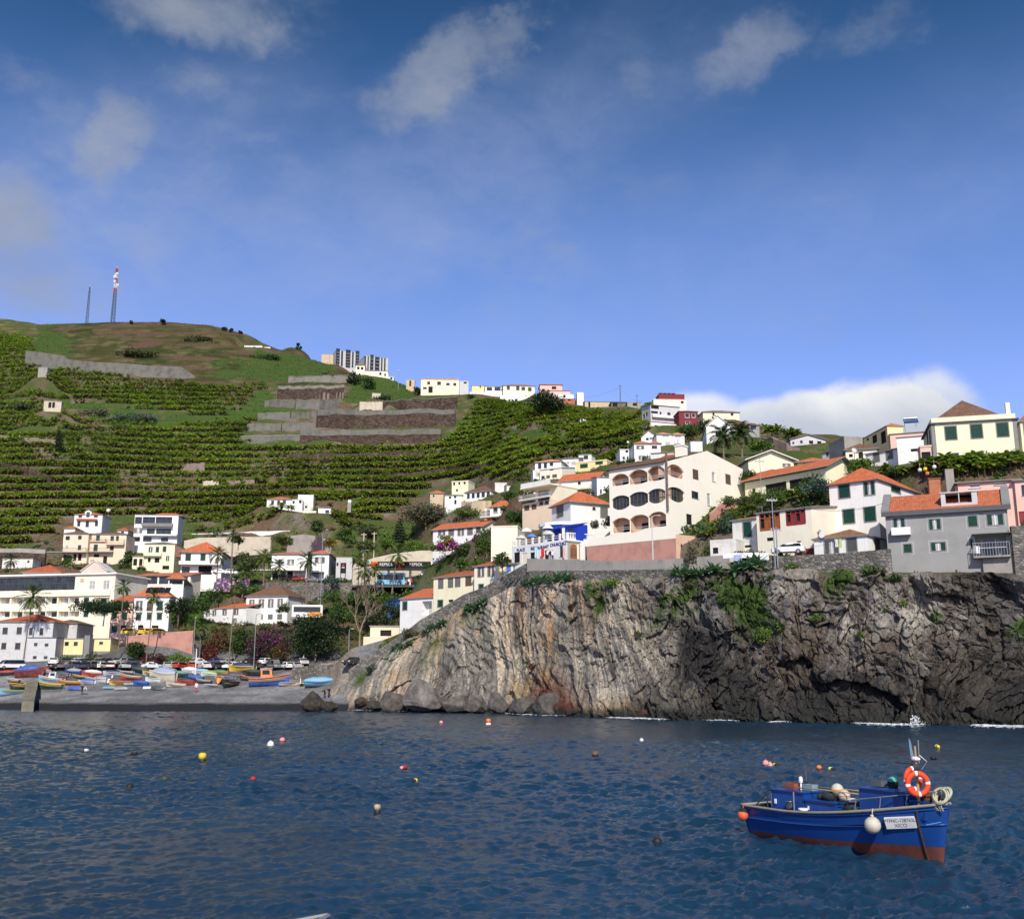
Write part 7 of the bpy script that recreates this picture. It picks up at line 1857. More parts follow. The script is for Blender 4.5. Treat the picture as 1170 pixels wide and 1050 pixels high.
def car_proto(kind='hatch'):
 rt=empty('parked_car')
 L,Wd=(4.1,1.72)if kind=='hatch' else(4.5,1.78)if kind=='saloon' else(4.7,1.9)
 if kind=='hatch':prof=[(-2.05,.35),(-2.05,.85),(-1.85,.98),(-1.65,1.42),(-.2,1.48),(.55,1.30),(1.15,.95),(1.95,.80),(2.05,.55),(2.05,.32)]
 elif kind=='saloon':prof=[(-2.25,.35),(-2.25,.88),(-1.55,.96),(-.95,1.38),(.15,1.42),(1.05,.96),(2.1,.80),(2.25,.55),(2.25,.32)]
 else:prof=[(-2.35,.35),(-2.35,1.0),(-2.25,1.85),(.7,1.9),(1.35,1.15),(2.25,.95),(2.35,.6),(2.35,.32)]
 mb=MB()
 ys=[(-1,.0),(-.86,.06),(.86,.06),(1,.0)]
 n=len(prof)
 vs=[]
 for s,g in ys:
  for x,z in prof:
   nar=.80 if z>1.1 else 1.0
   lift=0 if abs(s)<1 else-.05*(z>.9)
   vs.append((x*(1 if abs(s)<1 else .985),s*Wd/2*nar,z+lift))
 fs=[]
 for k in range(3):
  for i in range(n-1):fs.append((k*n+i,k*n+i+1,(k+1)*n+i+1,(k+1)*n+i))
  fs.append((k*n+n-1,k*n,(k+1)*n,(k+1)*n+n-1))
 fs+=[tuple(range(n)),tuple(3*n+i for i in range(n-1,-1,-1))]
 mb.add(vs,fs)
 mb.build('body',PAINT,rt)
 top=[p for p in prof if p[1]>1.1];fr_,bk=max(top)[0],min(top)[0]
 roof_z=max(p[1]for p in prof)
 g=MB()
 i0=prof.index(max(top));a,b=prof[i0],prof[i0+1]
 def lerp(p,q,t_):return(p[0]+(q[0]-p[0])*t_,p[1]+(q[1]-p[1])*t_)
 p,q=lerp(a,b,.08),lerp(a,b,.85);d_=.025
 g.add([(p[0]+d_,-.66,p[1]+d_),(p[0]+d_,.66,p[1]+d_),(q[0]+d_,.74,q[1]+d_),(q[0]+d_,-.74,q[1]+d_)],[(0,3,2,1)])
 g.build('windscreen',CARGL,rt)
 g=MB()
 j0=prof.index(min(top));a,b=prof[j0],prof[j0-1]
 p,q=lerp(a,b,.1),lerp(a,b,.8)
 g.add([(p[0]-d_,-.62,p[1]),(p[0]-d_,.62,p[1]),(q[0]-d_,.68,q[1]),(q[0]-d_,-.68,q[1])],[(0,1,2,3)])
 g.build('rear_window',CARGL,rt)
 for s in(-1,1):
  g=MB();y0,y1=s*(Wd/2*.80+.035),s*(Wd/2*.985+.02)
  zt,zb=roof_z-.14,.98 if kind!='van' else 1.1
  f0=fr_-.05;g.add([(bk+.15,y0,zt),(f0+.05,y0,zt-.05),(f0+.45,y1,zb),(bk-.02,y1,zb)],[(0,1,2,3)]if s<0 else[(3,2,1,0)])
  g.build('side_window',CARGL,rt)
  for x in(L/2-.82,-L/2+.8):
   w_=MB();w_.lathe([(.15,-.1),(.31,-.1),(.33,0),(.31,.1),(.15,.1)],12,0,(x,s*(Wd/2-.06),.33),'y');w_.lathe([(.0,-.112),(.18,-.112),(.18,.112),(0,.112)],10,1,(x,s*(Wd/2-.06),.33),'y')
   w_.build('wheel',[RUBBER,METAL],rt)
  h_=MB();h_.box(L/2-.03,L/2+.02,s*.62-.16,s*.62+.16,.62,.76);h_.build('headlight',LAMPW,rt)
  h_=MB();h_.box(-L/2-.02,-L/2+.03,s*.66-.12,s*.66+.12,.72,.92);h_.build('tail_light',LAMPR,rt)
 return rt
PROTO={k:car_proto(k)for k in('hatch','saloon','van')}
used=set()
CARC=dict(white=(.78,.78,.77),silver=(.42,.43,.44),black=(.018,.018,.02),grey=(.14,.145,.15),blue=(.02,.05,.16),red=(.42,.03,.015),yellow=(.78,.50,.02),darkblue=(.012,.02,.05),green=(.03,.06,.035),darkred=(.16,.02,.02))
def car(px,py,head,color,kind,label,Y=None,z=None,group=None,off=None):
 p=at(px,py,Y)if Y else hit(px,py)
 if z is not None:p.z=z
 if kind not in used:rt=PROTO[kind];used.add(kind)
 else:rt=copy_tree(PROTO[kind])
 rt.location=p;rt.rotation_euler=(0,0,R(head))
 tag(rt,label,'car' if kind!='van' else 'van',group)
 for c in rt.children:c.color=(*CARC[color],1)
 return rt
ORD=['first','second','third','fourth','fifth','sixth','seventh','eighth','ninth','tenth','eleventh','twelfth','thirteenth','fourteenth','fifteenth','sixteenth','seventeenth','eighteenth','nineteenth','twentieth']
KN=dict(hatch='hatchback',saloon='saloon',van='van')
front=[('white','van',12),('black','hatch',67),('grey','saloon',79),('darkblue','hatch',91),('black','hatch',103),('white','hatch',116),('darkred','hatch',127),('silver','hatch',140),('darkblue','saloon',153),('white','saloon',173),('silver','hatch',189),('white','hatch',198),('red','hatch',206),('red','saloon',217),('white','saloon',233),('black','hatch',251),('white','hatch',264),('black','saloon',277),('black','saloon',293),('grey','van',313),('white','hatch',327),('silver','saloon',337)]
cnt={}
tot={}
for c,k,x in front:tot[(c,k)]=tot.get((c,k),0)+1
for c,k,x in front:
 cnt[(c,k)]=cnt.get((c,k),0)+1
 nm={'darkblue':'dark blue','darkred':'dark red'}.get(c,c)
 lab=f"{nm} {KN[k]} parked in the front row behind the beached boats"+(f", {ORD[cnt[(c, k)] - 1]} such from the left" if tot[(c,k)]>1 else '')
 car(x,764.5,rnd.choice([-1,1])*rnd.uniform(35,80)+rnd.choice([0,0,180]),c,k,lab,group='cars parked above the beach')
back=[('white','hatch',60),('black','saloon',74),('silver','hatch',86),('black','hatch',99),('grey','hatch',110),('black','saloon',122),('silver','saloon',135),('grey','hatch',148),('black','hatch',182),('white','saloon',224),('blue','hatch',243),('silver','hatch',258),('black','hatch',285),('white','hatch',305),('black','hatch',320),('silver','hatch',346),('black','saloon',404)]
cnt,tot={},{}
for c,k,x in back:tot[(c,k)]=tot.get((c,k),0)+1
for c,k,x in back:
 cnt[(c,k)]=cnt.get((c,k),0)+1
 lab=f"{c} {KN[k]} in the back row of cars below the hedges"+(f", {ORD[cnt[(c, k)] - 1]} such from the left" if tot[(c,k)]>1 else '')
 car(x,760,rnd.choice([-1,1])*rnd.uniform(50,85)+rnd.choice([0,180]),c,k,lab,group='cars parked above the beach')
for x,h_,lab in((150,-10,'yellow taxi at the left end of the salmon wall, seen from its side'),(168,70,'yellow taxi in the middle of the row above the salmon wall'),(181,40,'yellow taxi with its nose out at the right of the salmon wall row')):
 car(x,726,h_,'yellow','hatch',lab,Y=217.5,z=tz_+.01,group='taxis above the salmon wall')
car(252,656,0,'white','saloon','white car parked behind the pink painted wall, left one',Y=272)
car(266,657,10,'white','hatch','white car parked behind the pink painted wall, right one',Y=272)
car(341,664,-40,'red','hatch','red car on the forecourt of the white villa',Y=266)
car(329,664,70,'black','hatch','dark car facing out on the forecourt of the white villa',Y=266)
car(357,665,0,'grey','saloon','grey car below the awning of the white villa wing',Y=266)
car(901,634,160,'white','hatch','white car squeezed between the dry stone wall and the cream house with verandas',Y=131.2)
def coach(px0,px1,pyb,Y,z,yaw,body,label,cat,stripe=None,h=3.1):
 p=at((px0+px1)/2,pyb,Y)
 L=(px1-px0)/ppm(p)/math.cos(R(yaw))
 if z is not None:p.z=z
 rt=empty('coach' if cat=='coach' else 'bus',p,R(yaw),label,cat)
 mb=MB();x0,x1=-L/2,L/2
 pr=[(-1.2,.35),(-1.25,1.2),(-1.2,h-.15),(-1.05,h),(1.05,h),(1.2,h-.15),(1.25,1.2),(1.2,.35)]
 n=len(pr)
 for i,x in enumerate((x0,x0+.12,x1-.25,x1)):
  pass
 vs=[(x,y*k,z_ if z_<2 else z_-d)for x,k,d in((x0,.96,.05),(x0+.15,1,0),(x1-.3,1,0),(x1,.94,.12))for y,z_ in pr]
 fs=[(k*n+i,(k+1)*n+i,(k+1)*n+(i+1)%n,k*n+(i+1)%n)for k in range(3)for i in range(n)]
 fs+=[tuple(range(n)),tuple(3*n+i for i in range(n-1,-1,-1))]
 mb.add(vs,fs);mb.build('body',body,rt)
 for s in(-1,1):
  g=MB()
  m=max(3,int(L/1.5))
  y=s*1.262
  g.box(x0+.4,x1-.5,min(y,y-s*.03),max(y,y-s*.03),1.45,h-.45,0)
  for i in range(m+1):xx=x0+.4+(L-.9)*i/m;g.box(xx-.04,xx+.04,min(y-s*.02,y+s*.006),max(y-s*.02,y+s*.006),1.4,h-.4,1)
  g.build('side_window',[CARGL,DKMETAL],rt)
  for x in(x0+L*.2,x1-L*.2):
   w_=MB();w_.lathe([(.2,-.15),(.47,-.15),(.5,0),(.47,.15),(.2,.15)],14,0,(x,s*1.15,.5),'y');w_.lathe([(0,-.16),(.26,-.16),(.26,.16),(0,.16)],10,1,(x,s*1.15,.5),'y');w_.build('wheel',[RUBBER,METAL],rt)
 g=MB();g.box(x1+.002,x1+.03,-1.0,1.0,1.3,h-.45);g.build('windscreen',CARGL,rt)
 if stripe:
  g=MB();g.box(x0+L*.55,x1-.1,-1.29,-1.262,.5,1.4);g.build('stripe',stripe,rt)
 return rt
BUSBLUE=mat('bus_blue_livery',(.22,.52,.72),.4,.45,.55,0,5)
coach(334,368,707,241,None,8,WHT,'white coach with an orange flank beside the brown roofed house','coach',mat('orange_livery',(.75,.32,.03),.4,.1,1,0,5))
coach(431,463,668,251,fz+.01,2,BUSBLUE,'light blue patterned bus standing under the filling station canopy','bus')
BLK=mat('black_fascia',(.012,.012,.014),.4,.05,1,0,5)
ORG=mat('orange_roundel',(.85,.22,.02),.5,.05,1,0,5)
RED=mat('red_paint',(.55,.03,.03),.5,.08,1,0,5)
c0=at(424,648.5,248.5);c1=at(492,648.5,248.5)
rt=empty('filling_station',(c0.x,c0.y,fz),0,'filling station canopy with black lettered fascia and orange roundels on two pillars','filling station')
w_,zc0=c1.x-c0.x,c0.z-fz
fh=7.0/ppm(c0)
m_=MB();m_.box(0,w_,0,.25,zc0,zc0+fh);m_.box(0,.25,.26,8,zc0,zc0+fh);m_.box(w_-.25,w_,.26,8,zc0,zc0+fh);m_.build('fascia',BLK,rt)
m_=MB();m_.box(.02,w_-.02,.26,7.9,zc0+.1,zc0+fh-.1);m_.build('canopy',WHT,rt)
for x in(.25,.62):
 m_=MB();m_.box(w_*x,w_*x+.5,3,3.5,0,zc0+.1);m_.build('pillar',WHITE,rt)
 m_=MB();m_.box(w_*x-1.2,w_*x-.5,2.9,3.6,.15,1.9,0);m_.box(w_*x-1.1,w_*x-.6,2.86,2.9,.9,1.7,1);m_.build('fuel_pump',[RED,WHT],rt)
for x,lab in((.24,'REPSOL'),(.74,'REPSOL')):text(lab,fh*.66,Matrix.Translation((w_*x+.2,-.03,zc0+fh*.5))@UPR,WHT,rt)
for x in(.065,.5):
 m_=MB();m_.lathe([(.0,-.2),(fh*.56,-.2),(fh*.56,-.01),(0,-.01)],20,0,(w_*x,0,zc0+fh*.5),'y');m_.lathe([(0,-.215),(fh*.5,-.215),(fh*.5,-.2)],16,1,(w_*x,0,zc0+fh*.36),'y');m_.build('logo',[ORG,RED],rt)
house('white shop of the filling station with a flat overhanging roof',ZI,308,525,445,600,0,6,WHITE,('flat',WHT,1.6,.2),name='shop',cat='shop',Y=250,FW=[(335,488,400,598,'Gk')])
p=at(392,655,262);s_=1/ppm(p)
rt=empty('price_sign',p,0,'dark price sign with a small red emblem on the grey gatehouse','sign')
m_=MB();m_.box(-3.2*s_,3.2*s_,-.2,.2,0,12*s_);m_.box(-2.9*s_,-2.2*s_,-.1,.1,-6,0);m_.box(2.2*s_,2.9*s_,-.1,.1,-6,0);m_.build('board',BLK,rt)
m_=MB();m_.ball((0,-.2,9*s_),1.3*s_,0,10,(1,.2,.8));m_.build('emblem',RED,rt)
m_=MB();m_.box(-1.6*s_,1.6*s_,-.23,-.205,6.2*s_,7*s_);m_.build('lettering',WHT,rt)
p0=at(438,692,233)
s_=1/ppm(p0)
rt=empty('tarpaulin_shelter',p0,R(-8),'low shelter under a dark and bright blue tarpaulin left of the white promontory house','shelter')
m_=MB();m_.add([(0,0,3*s_),(20*s_,0,5*s_),(20*s_,4,13*s_),(5*s_,4,11*s_)],[(0,1,2,3)]);m_.build('cover',mat('dark_blue_tarp',(.012,.03,.07),.6,.2,2,.2,5),rt)
m_=MB();m_.box(1.5*s_,20*s_,.1,.2,-3,4*s_);m_.build('side_cover',mat('blue_tarp',(.03,.12,.38),.6,.2,2,.2,5),rt)
for x in(1,10,19):part(dict(root=rt),'post',METAL,x*s_,x*s_+.08,.02,.1,-3,4*s_)
REDM=mat('mast_red',(.42,.06,.05),.6,.1,1,0,5)
STEELM=mat('mast_steel',(.10,.14,.15),.6,.1,1,0,5)
def mast(px,py0,py1,w_,label,redtop=.45):
 p=hit(px,py0+1);h_=up_to(p,py1)
 rt=empty('radio_mast',p,0,label,'mast')
 def lat(z0,z1,mt,name,n):
  m_=MB()
  r_=lambda z:w_*(1-.55*z/h_)
  cs=[(-1,-1),(1,-1),(1,1),(-1,1)]
  for i in range(n):
   za,zb=z0+(z1-z0)*i/n,z0+(z1-z0)*(i+1)/n
   a,b=r_(za),r_(zb)
   for k in range(4):
    c,d=cs[k],cs[(k+1)%4]
    t_=w_*.17
    m_.tube([(c[0]*a,c[1]*a,za),(c[0]*b,c[1]*b,zb)],t_,4)
    m_.tube([(c[0]*a,c[1]*a,za),(d[0]*b,d[1]*b,zb)],t_*.6,4)
    m_.tube([(c[0]*b,c[1]*b,zb),(d[0]*b,d[1]*b,zb)],t_*.6,4)
  m_.build(name,mt,rt)
 z_=h_*(1-redtop)
 lat(-1,z_,STEELM,'lower_lattice',9)
 if redtop:
  k=5
  for i in range(k):lat(z_+(h_-z_)*i/k,z_+(h_-z_)*(i+1)/k,REDM if i%2==0 else WHT,'upper_lattice',2)
  for i,(z,a)in enumerate(((.70,0),(.76,2),(.84,4),(.9,1),(.86,3))):
   m_=MB();c,s=math.cos(a),math.sin(a);m_.lathe([(.05,0),(.9,.2),(.95,.5),(.1,.55)],12,0,(0,0,0),'y')
   o=m_.build('dish',GREYWH,rt);o.location=(c*w_*1.1,-abs(s)*w_*1.2,h_*z)
 m_=MB();m_.tube([(0,0,h_),(0,0,h_*1.05)],.12,5)
 if not redtop:m_.tube([(-1.4,0,h_*.97),(1.4,0,h_*.97)],.1,5);m_.tube([(-1,-.8,h_*.93),(1,.8,h_*.93)],.1,5)
 m_.build('aerial',GREYWH,rt)
mast(128.5,369,307,1.0,'tall red and white topped lattice mast on the hilltop')
mast(99,369,328,.65,'shorter grey lattice mast left of the red topped mast',0)
POLEW=mat('pole_wood',(.17,.13,.10),.9,.2,2,.3,8)
def pole(px,py0,py1,rad,label,kind='lamp',Y=None,mt=None,arm=0,cat='lamp post'):
 p=at(px,py0,Y)if Y else hit(px,py0)
 h_=up_to(p,py1)
 mt=mt or(METAL if kind=='lamp' else POLEW)
 rt=empty('street_lamp' if kind=='lamp' else 'utility_pole',p,0,label,cat)
 m_=MB();m_.tube([(0,0,-1),(0,0,h_*.5),(0,0,h_)],[rad,rad*.85,rad*.65],8);m_.build('pole',mt,rt)
 if kind=='lamp':
  m_=MB();a=arm or .9
  m_.tube([(0,0,h_-.1),(a*.5,-.1,h_+.15),(a,-.15,h_+.12)],rad*.5,6);m_.build('arm',mt,rt)
  m_=MB();m_.ball((a+.1*(1 if a>0 else-1),-.15,h_+.08),.2,0,10,(1.2,.6,.4));m_.build('lamp_head',GREYWH,rt)
 else:
  m_=MB();m_.box(-.7,.7,-.06,.06,h_-.5,h_-.36)
  for x in(-.6,-.25,.25,.6):m_.lathe([(.04,0),(.07,.06),(.03,.16)],6,0,(x,0,h_-.36))
  m_.build('crossarm',mt,rt)
 return rt
pole(366,690,606,.11,'very tall thin lamp post in front of the white villa wing',Y=246)
pole(264,663,618,.10,'tall lamp post beside the slender high palm',Y=268)
pole(289.5,768,702,.09,'thin lamp post in front of the plum bougainvillea',Y=207)
pole(398,756,719,.10,'lamp post on the rampart left of the peach hut',Y=196,arm=.5)
pole(412,655,629,.10,'lamp post with a curved arm left of the filling station',Y=255,arm=1.5)
pole(437,690,655,.08,'thin lamp post on the bank below the blue bus',Y=246,arm=.8)
pole(220,758,706,.09,'lamp post with a square white head beside the short palm',Y=212,arm=.05)
pole(746.5,652,590,.10,'thin metal pole with a pale concrete base before the salmon terrace wall','lamp',Y=144.2,mt=GREYWH)
pole(885.5,640,568,.08,'taller of two thin poles before the varnished veranda','wood',Y=130,cat='pole',mt=METAL)
pole(888.5,640,602,.10,'shorter of two thin poles before the varnished veranda','wood',Y=130.3,cat='pole',mt=METAL)
pole(709,468,440,.22,'dark utility pole with crossarm on the skyline above the tan ruins','wood',cat='pole')
pole(728,466,451,.15,'small utility pole right of the dark skyline pole','wood',cat='pole')
pole(869,508,484,.16,'pale utility pole beside the right date palm','wood',cat='pole')
pole(376.5,412,390,.14,'thin aerial pole on the ridge beside the tan box house','wood',cat='pole',mt=METAL)
pole(455,446,422,.12,'thin pole right of the hilltop hotel','wood',cat='pole',mt=METAL)
pole(244,396,384,.12,'short pole standing on the bare hill slope','wood',cat='pole')
pole(871,586,524,.07,'thin pale pole rising through the garden before the sweeping orange roof','wood',Y=152,cat='pole',mt=METAL)
for x,yb,yt,Y,lab in((415,640,609,274,'pale concrete post with a crossbar above the gatehouse'),(427,634,608,284,'short pale concrete post in the hillside garden')):
 pole(x,yb,yt,.2,lab,'wood',Y=Y,cat='pole',mt=CONCW)
def dish(px,py,r_px,Y,label,tank=False):
 p=at(px,py,Y);r_=r_px/ppm(p)
 rt=empty('satellite_dish' if not tank else 'water_tank',p,0,label,'dish' if not tank else 'tank')
 if tank:
  m_=MB();m_.lathe([(0,-r_),(r_,-r_),(r_*1.05,0),(r_*.9,r_),(.2,r_*1.15),(0,r_*1.15)],14);m_.build('tank_body',WHT,rt,True)
  m_=MB();m_.box(-r_,r_,-r_,r_,-r_-3,-r_-.01);m_.build('plinth',CONC,rt)
 else:
  m_=MB();m_.lathe([(.0,0),(r_*.5,.06*r_),(r_*.85,.22*r_),(r_,.36*r_)],16);o=m_.build('reflector',WHT,rt,True);o.rotation_euler=(R(65),0,R(20))
  m_=MB();m_.tube([(0,.1,-r_-2.5),(0,.1,0)],.06,6);m_.build('stand',METAL,rt)
dish(124,583.5,2.4,336,'white dish behind the roof of the white dormer house')
dish(717.5,505.5,1.8,245,'small white dish above the stepped white house')
dish(976,516,4.2,187,'big pale dish beside the cream house with the brown roof')
dish(774,503,1.5,250,'tiny dish over the twin white houses')
dish(399.5,573.5,2.0,342,'white round tank beside the right farm building',True)
dish(555,583,1.6,232,'white round tank beside the house with washing',True)
sol=empty('solar_heater',at(1033,484,190),R(-15),'solar water heater with a blue panel and a steel tank on the pink house roof','solar heater')
m_=MB();m_.add([(0,0,0),(2.6,0,0),(2.6,1.6,1.1),(0,1.6,1.1)],[(0,1,2,3)]);m_.build('panel',glassmat('blue_panel',(.02,.05,.12),.15),sol)
m_=MB();m_.lathe([(0,0),(.3,0),(.3,2.4),(0,2.4)],12,0,(.1,1.7,1.3),'x');m_.build('tank_body',METAL,sol)
m_=MB();m_.box(.2,.28,1.5,1.58,-1.5,1.1);m_.box(2.2,2.28,1.5,1.58,-1.5,1.1);m_.build('frame',METAL,sol)
def parasol(px,py,wpx,Y,zb,mt,label):
 p=at(px,py,Y);r_=wpx/2/ppm(p);top=p.z-zb
 rt=empty('parasol',(p.x,p.y,zb),0,label,'parasol','parasols on the restaurant terrace')
 m_=MB();m_.lathe([(0,top),(r_*.35,top-.12*r_),(r_*.75,top-.38*r_),(r_,top-.68*r_),(r_*.99,top-.74*r_),(.02,top-.12)],14);m_.build('canopy',mt,rt)
 m_=MB();m_.tube([(0,0,0),(0,0,top)],.035,6);m_.build('pole',METAL,rt)
 m_=MB();m_.lathe([(.3,0),(.3,.08),(.06,.12)],10);m_.build('base',CONC,rt)
TZR=rs_['O'].z+rs_['h']
PW=mat('white_canvas',(.80,.80,.78),.9,.05,2,.05,9);PG=mat('cream_canvas',(.55,.55,.52),.9,.08,2,.05,9);PB=mat('blue_canvas',(.10,.24,.52),.9,.08,2,.05,9)
for a in((601.5,603,13,168.5,PW,'large white parasol left of the blue awning'),(595.5,611,13,168,PG,'grey white parasol at the left end of the roof terrace'),(607.5,609.5,12,166,PB,'blue parasol in the middle of the roof terrace'),(625.8,599.5,13,165.5,PW,'upper white parasol in front of the blue screen'),(627,606,14,162.5,PG,'lower cream parasol right on the terrace edge')):
 parasol(a[0],a[1],a[2],a[3],TZR,a[4],a[5])
def cloth(px,py,wpx,hpx,Y,col,label,name='laundry',cat='laundry',yaw=0):
 p=at(px,py,Y);s=1/ppm(p);mb=MB();n=6
 w,h=wpx*s,hpx*s
 f=lambda i,j:(w*i/n,.06*math.sin(i*1.9+j)-.01*i,-h*j/3*(1-.05*math.sin(i*2.3)))
 for i in range(n):
  for j in range(3):mb.quad(f(i,j+1),f(i+1,j+1),f(i+1,j),f(i,j))
 m2=mb.mesh(name,mat('cloth_%d_%d_%d'%tuple(int(c*99)for c in col),col,.9,.08,2,.1,9))
 o=link(name,m2,None,loc=p,rz=R(yaw));o.modifiers.new('s','SOLIDIFY').thickness=.02
 return tag(o,label,cat)
cloth(577,589,2.2,5,225.5,(.75,.12,.30),'pink garment hanging under the balcony of the washing house')
cloth(580.5,589,2,5,225.5,(.04,.05,.16),'dark blue garment hanging under the balcony of the washing house')
cloth(583,589,3,5.5,225.5,(.5,.6,.75),'pale blue sheet hanging under the balcony of the washing house')
cloth(618,627,5,10,162.2,(.68,.02,.03),'red banner hanging before the restaurant front','banner','banner',-40)
cloth(610.5,625,5,12,163.4,(.50,.68,.78),'pale blue banner beside the red one on the restaurant front','banner','banner',-40)
cloth(643,626,4,11,158.7,(.75,.45,.38),'white menu board with red print beside the stone portal','board','sign',-40)
cloth(826,632,40,6,134.2,(.74,.74,.74),'long white sheet drying over the wall by the ruin',yaw=-10)
cloth(838,634,9,7,133.2,(.35,.40,.66),'lilac towel drying in front of the long white sheet',yaw=-10)
cloth(866,632,12,8,131.2,(.78,.78,.77),'white tablecloth drooping from the wall near the parked white car',yaw=-10)
cloth(958,616,4,10,127.3,(.55,.65,.25),'pale green cloth hung between the doors of the white annex',yaw=-39)
cloth(953.5,616,4,9,127.6,(.70,.70,.70),'white cloth hung between the doors of the white annex',yaw=-39)
def person_mesh(pose,shirt,trous,hair=(.03,.02,.015)):
 J=dict(pelvis=(0,0,.95),chest=(0,0,1.32),neck=(0,0,1.48),head=(0,-.02,1.62),crown=(0,0,1.74),sl=(-.19,0,1.42),sr=(.19,0,1.42),el=(-.25,.03,1.14),er=(.25,.03,1.14),hl=(-.26,-.08,.90),hr=(.26,-.08,.90),kl=(-.11,-.02,.50),kr=(.11,-.02,.50),al=(-.12,.02,.08),ar=(.12,.02,.08),tl=(-.13,-.16,.04),tr=(.13,-.16,.04),pl=(-.10,0,.90),pr=(.10,0,.90))
 if pose=='bend':
  J.update(chest=(0,-.22,1.22),neck=(0,-.36,1.28),head=(0,-.48,1.33),crown=(0,-.58,1.38),sl=(-.19,-.28,1.24),sr=(.19,-.28,1.24),el=(-.22,-.40,.98),er=(.22,-.40,.98),hl=(-.16,-.52,.78),hr=(.16,-.52,.78))
 if pose=='walk':
  J.update(kl=(-.11,-.16,.52),al=(-.11,-.18,.10),tl=(-.11,-.36,.06),kr=(.11,.06,.50),ar=(.11,.26,.12),tr=(.11,.14,.03),hl=(-.26,.12,.92),hr=(.26,-.22,.95))
 if pose=='arm':
  J.update(er=(.42,-.08,1.30),hr=(.52,-.25,1.48))
 E=[('pelvis','chest'),('chest','neck'),('neck','head'),('head','crown'),('chest','sl'),('chest','sr'),('sl','el'),('el','hl'),('sr','er'),('er','hr'),('pelvis','pl'),('pelvis','pr'),('pl','kl'),('kl','al'),('al','tl'),('pr','kr'),('kr','ar'),('ar','tr')]
 RD=dict(pelvis=.15,chest=.17,neck=.055,head=.10,crown=.075,sl=.075,sr=.075,el=.048,er=.048,hl=.04,hr=.04,kl=.065,kr=.065,al=.045,ar=.045,tl=.04,tr=.04,pl=.10,pr=.10)
 nm=list(J)
 me=bpy.data.meshes.new('person')
 me.from_pydata([J[k]for k in nm],[(nm.index(a),nm.index(b))for a,b in E],[])
 o=bpy.data.objects.new('person',me);COL.objects.link(o)
 sk=o.modifiers.new('skin','SKIN')
 lay=me.skin_vertices[0].data
 for i,k in enumerate(nm):
  r_=RD[k];lay[i].radius=(r_,r_*(.72 if k in('chest','pelvis')else 1));lay[i].use_root=(k=='pelvis')
 o.modifiers.new('sub','SUBSURF').levels=1
 dg=bpy.context.evaluated_depsgraph_get()
 out=bpy.data.meshes.new_from_object(o.evaluated_get(dg))
 bpy.data.objects.remove(o)
 ms=[mat('skin_tone',(.45,.27,.19),.6,.05,3,0,9)]+[mat('wear_%d_%d_%d'%tuple(int(c*99)for c in q),q,.9,.08,4,.05,9)for q in(shirt,trous,hair)]
 out.materials.clear()
 for q in ms:out.materials.append(q)
 hc=V3(J['head']);pv_z=J['pelvis'][2]
 for f in out.polygons:
  c=f.center
  dh=(c-hc).length
  if dh<.16:f.material_index=3 if(c.z>hc.z+.03 or c.y>hc.y+.05)else 0
  elif c.z>pv_z-.04:f.material_index=0 if((c-V3(J['hl'])).length<.14 or(c-V3(J['hr'])).length<.14 or(c-V3(J['neck'])).length<.06)else 1
  elif(c-V3(J['hl'])).length<.12 or(c-V3(J['hr'])).length<.12:f.material_index=0
  elif c.z>.10:f.material_index=2
  else:f.material_index=3
  f.use_smooth=True
 return out
PM={}
def person(px,py,Y,z,rz,pose,shirt,trous,label):
 p=at(px,py,Y)if Y else hit(px,py)
 if z is not None:p.z=z
 k=(pose,shirt,trous)
 if k not in PM:PM[k]=person_mesh(*k)
 return tag(link('person',PM[k],None,loc=p+V3((0,0,.0)),rz=R(rz)),label,'person')
BK,WT,NV,GY,RD_=(.02,.02,.025),(.75,.75,.74),(.03,.05,.12),(.25,.25,.26),(.5,.04,.04)
person(93.5,793.5,None,None,20,'stand',BK,BK,'person in black standing on the shingle before the boats')
person(98.5,793.5,None,None,-60,'bend',WT,GY,'person in white bending forward on the shingle beside the one in black')
person(224,791,None,None,10,'stand',WT,RD_,'person in a white top and red shorts at the boats near the blue tarpaulin')
person(371,797.5,None,None,-30,'bend',BK,BK,'person in black bending beside the dark beach rock')
person(375.7,797,None,None,40,'stand',BK,BK,'person in black standing beside the dark beach rock')
for i,(x,y,c,t_,ps,lab)in enumerate([(301,762,WT,GY,'stand','person in a white shirt by the parked cars, left of a pair'),(306,762,WT,NV,'walk','person in a white shirt walking by the parked cars'),(347,757.5,WT,GY,'stand','person in white behind the silver saloon'),(360,757.5,BK,GY,'stand','person in dark clothes near the stone rampart')]):
 person(x,y,None,None,30*i,ps,c,t_,lab)
for i,(x,y,Y,c,t_,ps,lab)in enumerate([(626,640.5,160.4,WT,BK,'stand','person in white before the restaurant, left of the group'),(628.8,641,160,BK,GY,'walk','person in black walking before the restaurant'),(631.5,641,159.6,WT,NV,'arm','person in white raising an arm before the restaurant door')]):
 person(x,y,Y,None,-30+40*i,ps,c,t_,lab)
for x,Y,c,lab in((419,250,BK,'person in black left of the blue bus'),(421.5,250.5,NV,'person in navy left of the blue bus'),(467,249,WT,'person in white beside the filling station shop'),(470,249.5,RD_,'person in red beside the filling station shop')):
 person(x,668,Y,fz,10,'stand',c,BK,lab)
HULLP=objmat('hull_paint',.45,.4);TRIMP=objmat('trim_paint',.5,.4);TARP=objmat('tarpaulin',.6,.3)
WOODI=mat('boat_wood',(.24,.17,.11),.8,.15,3,.2,8)
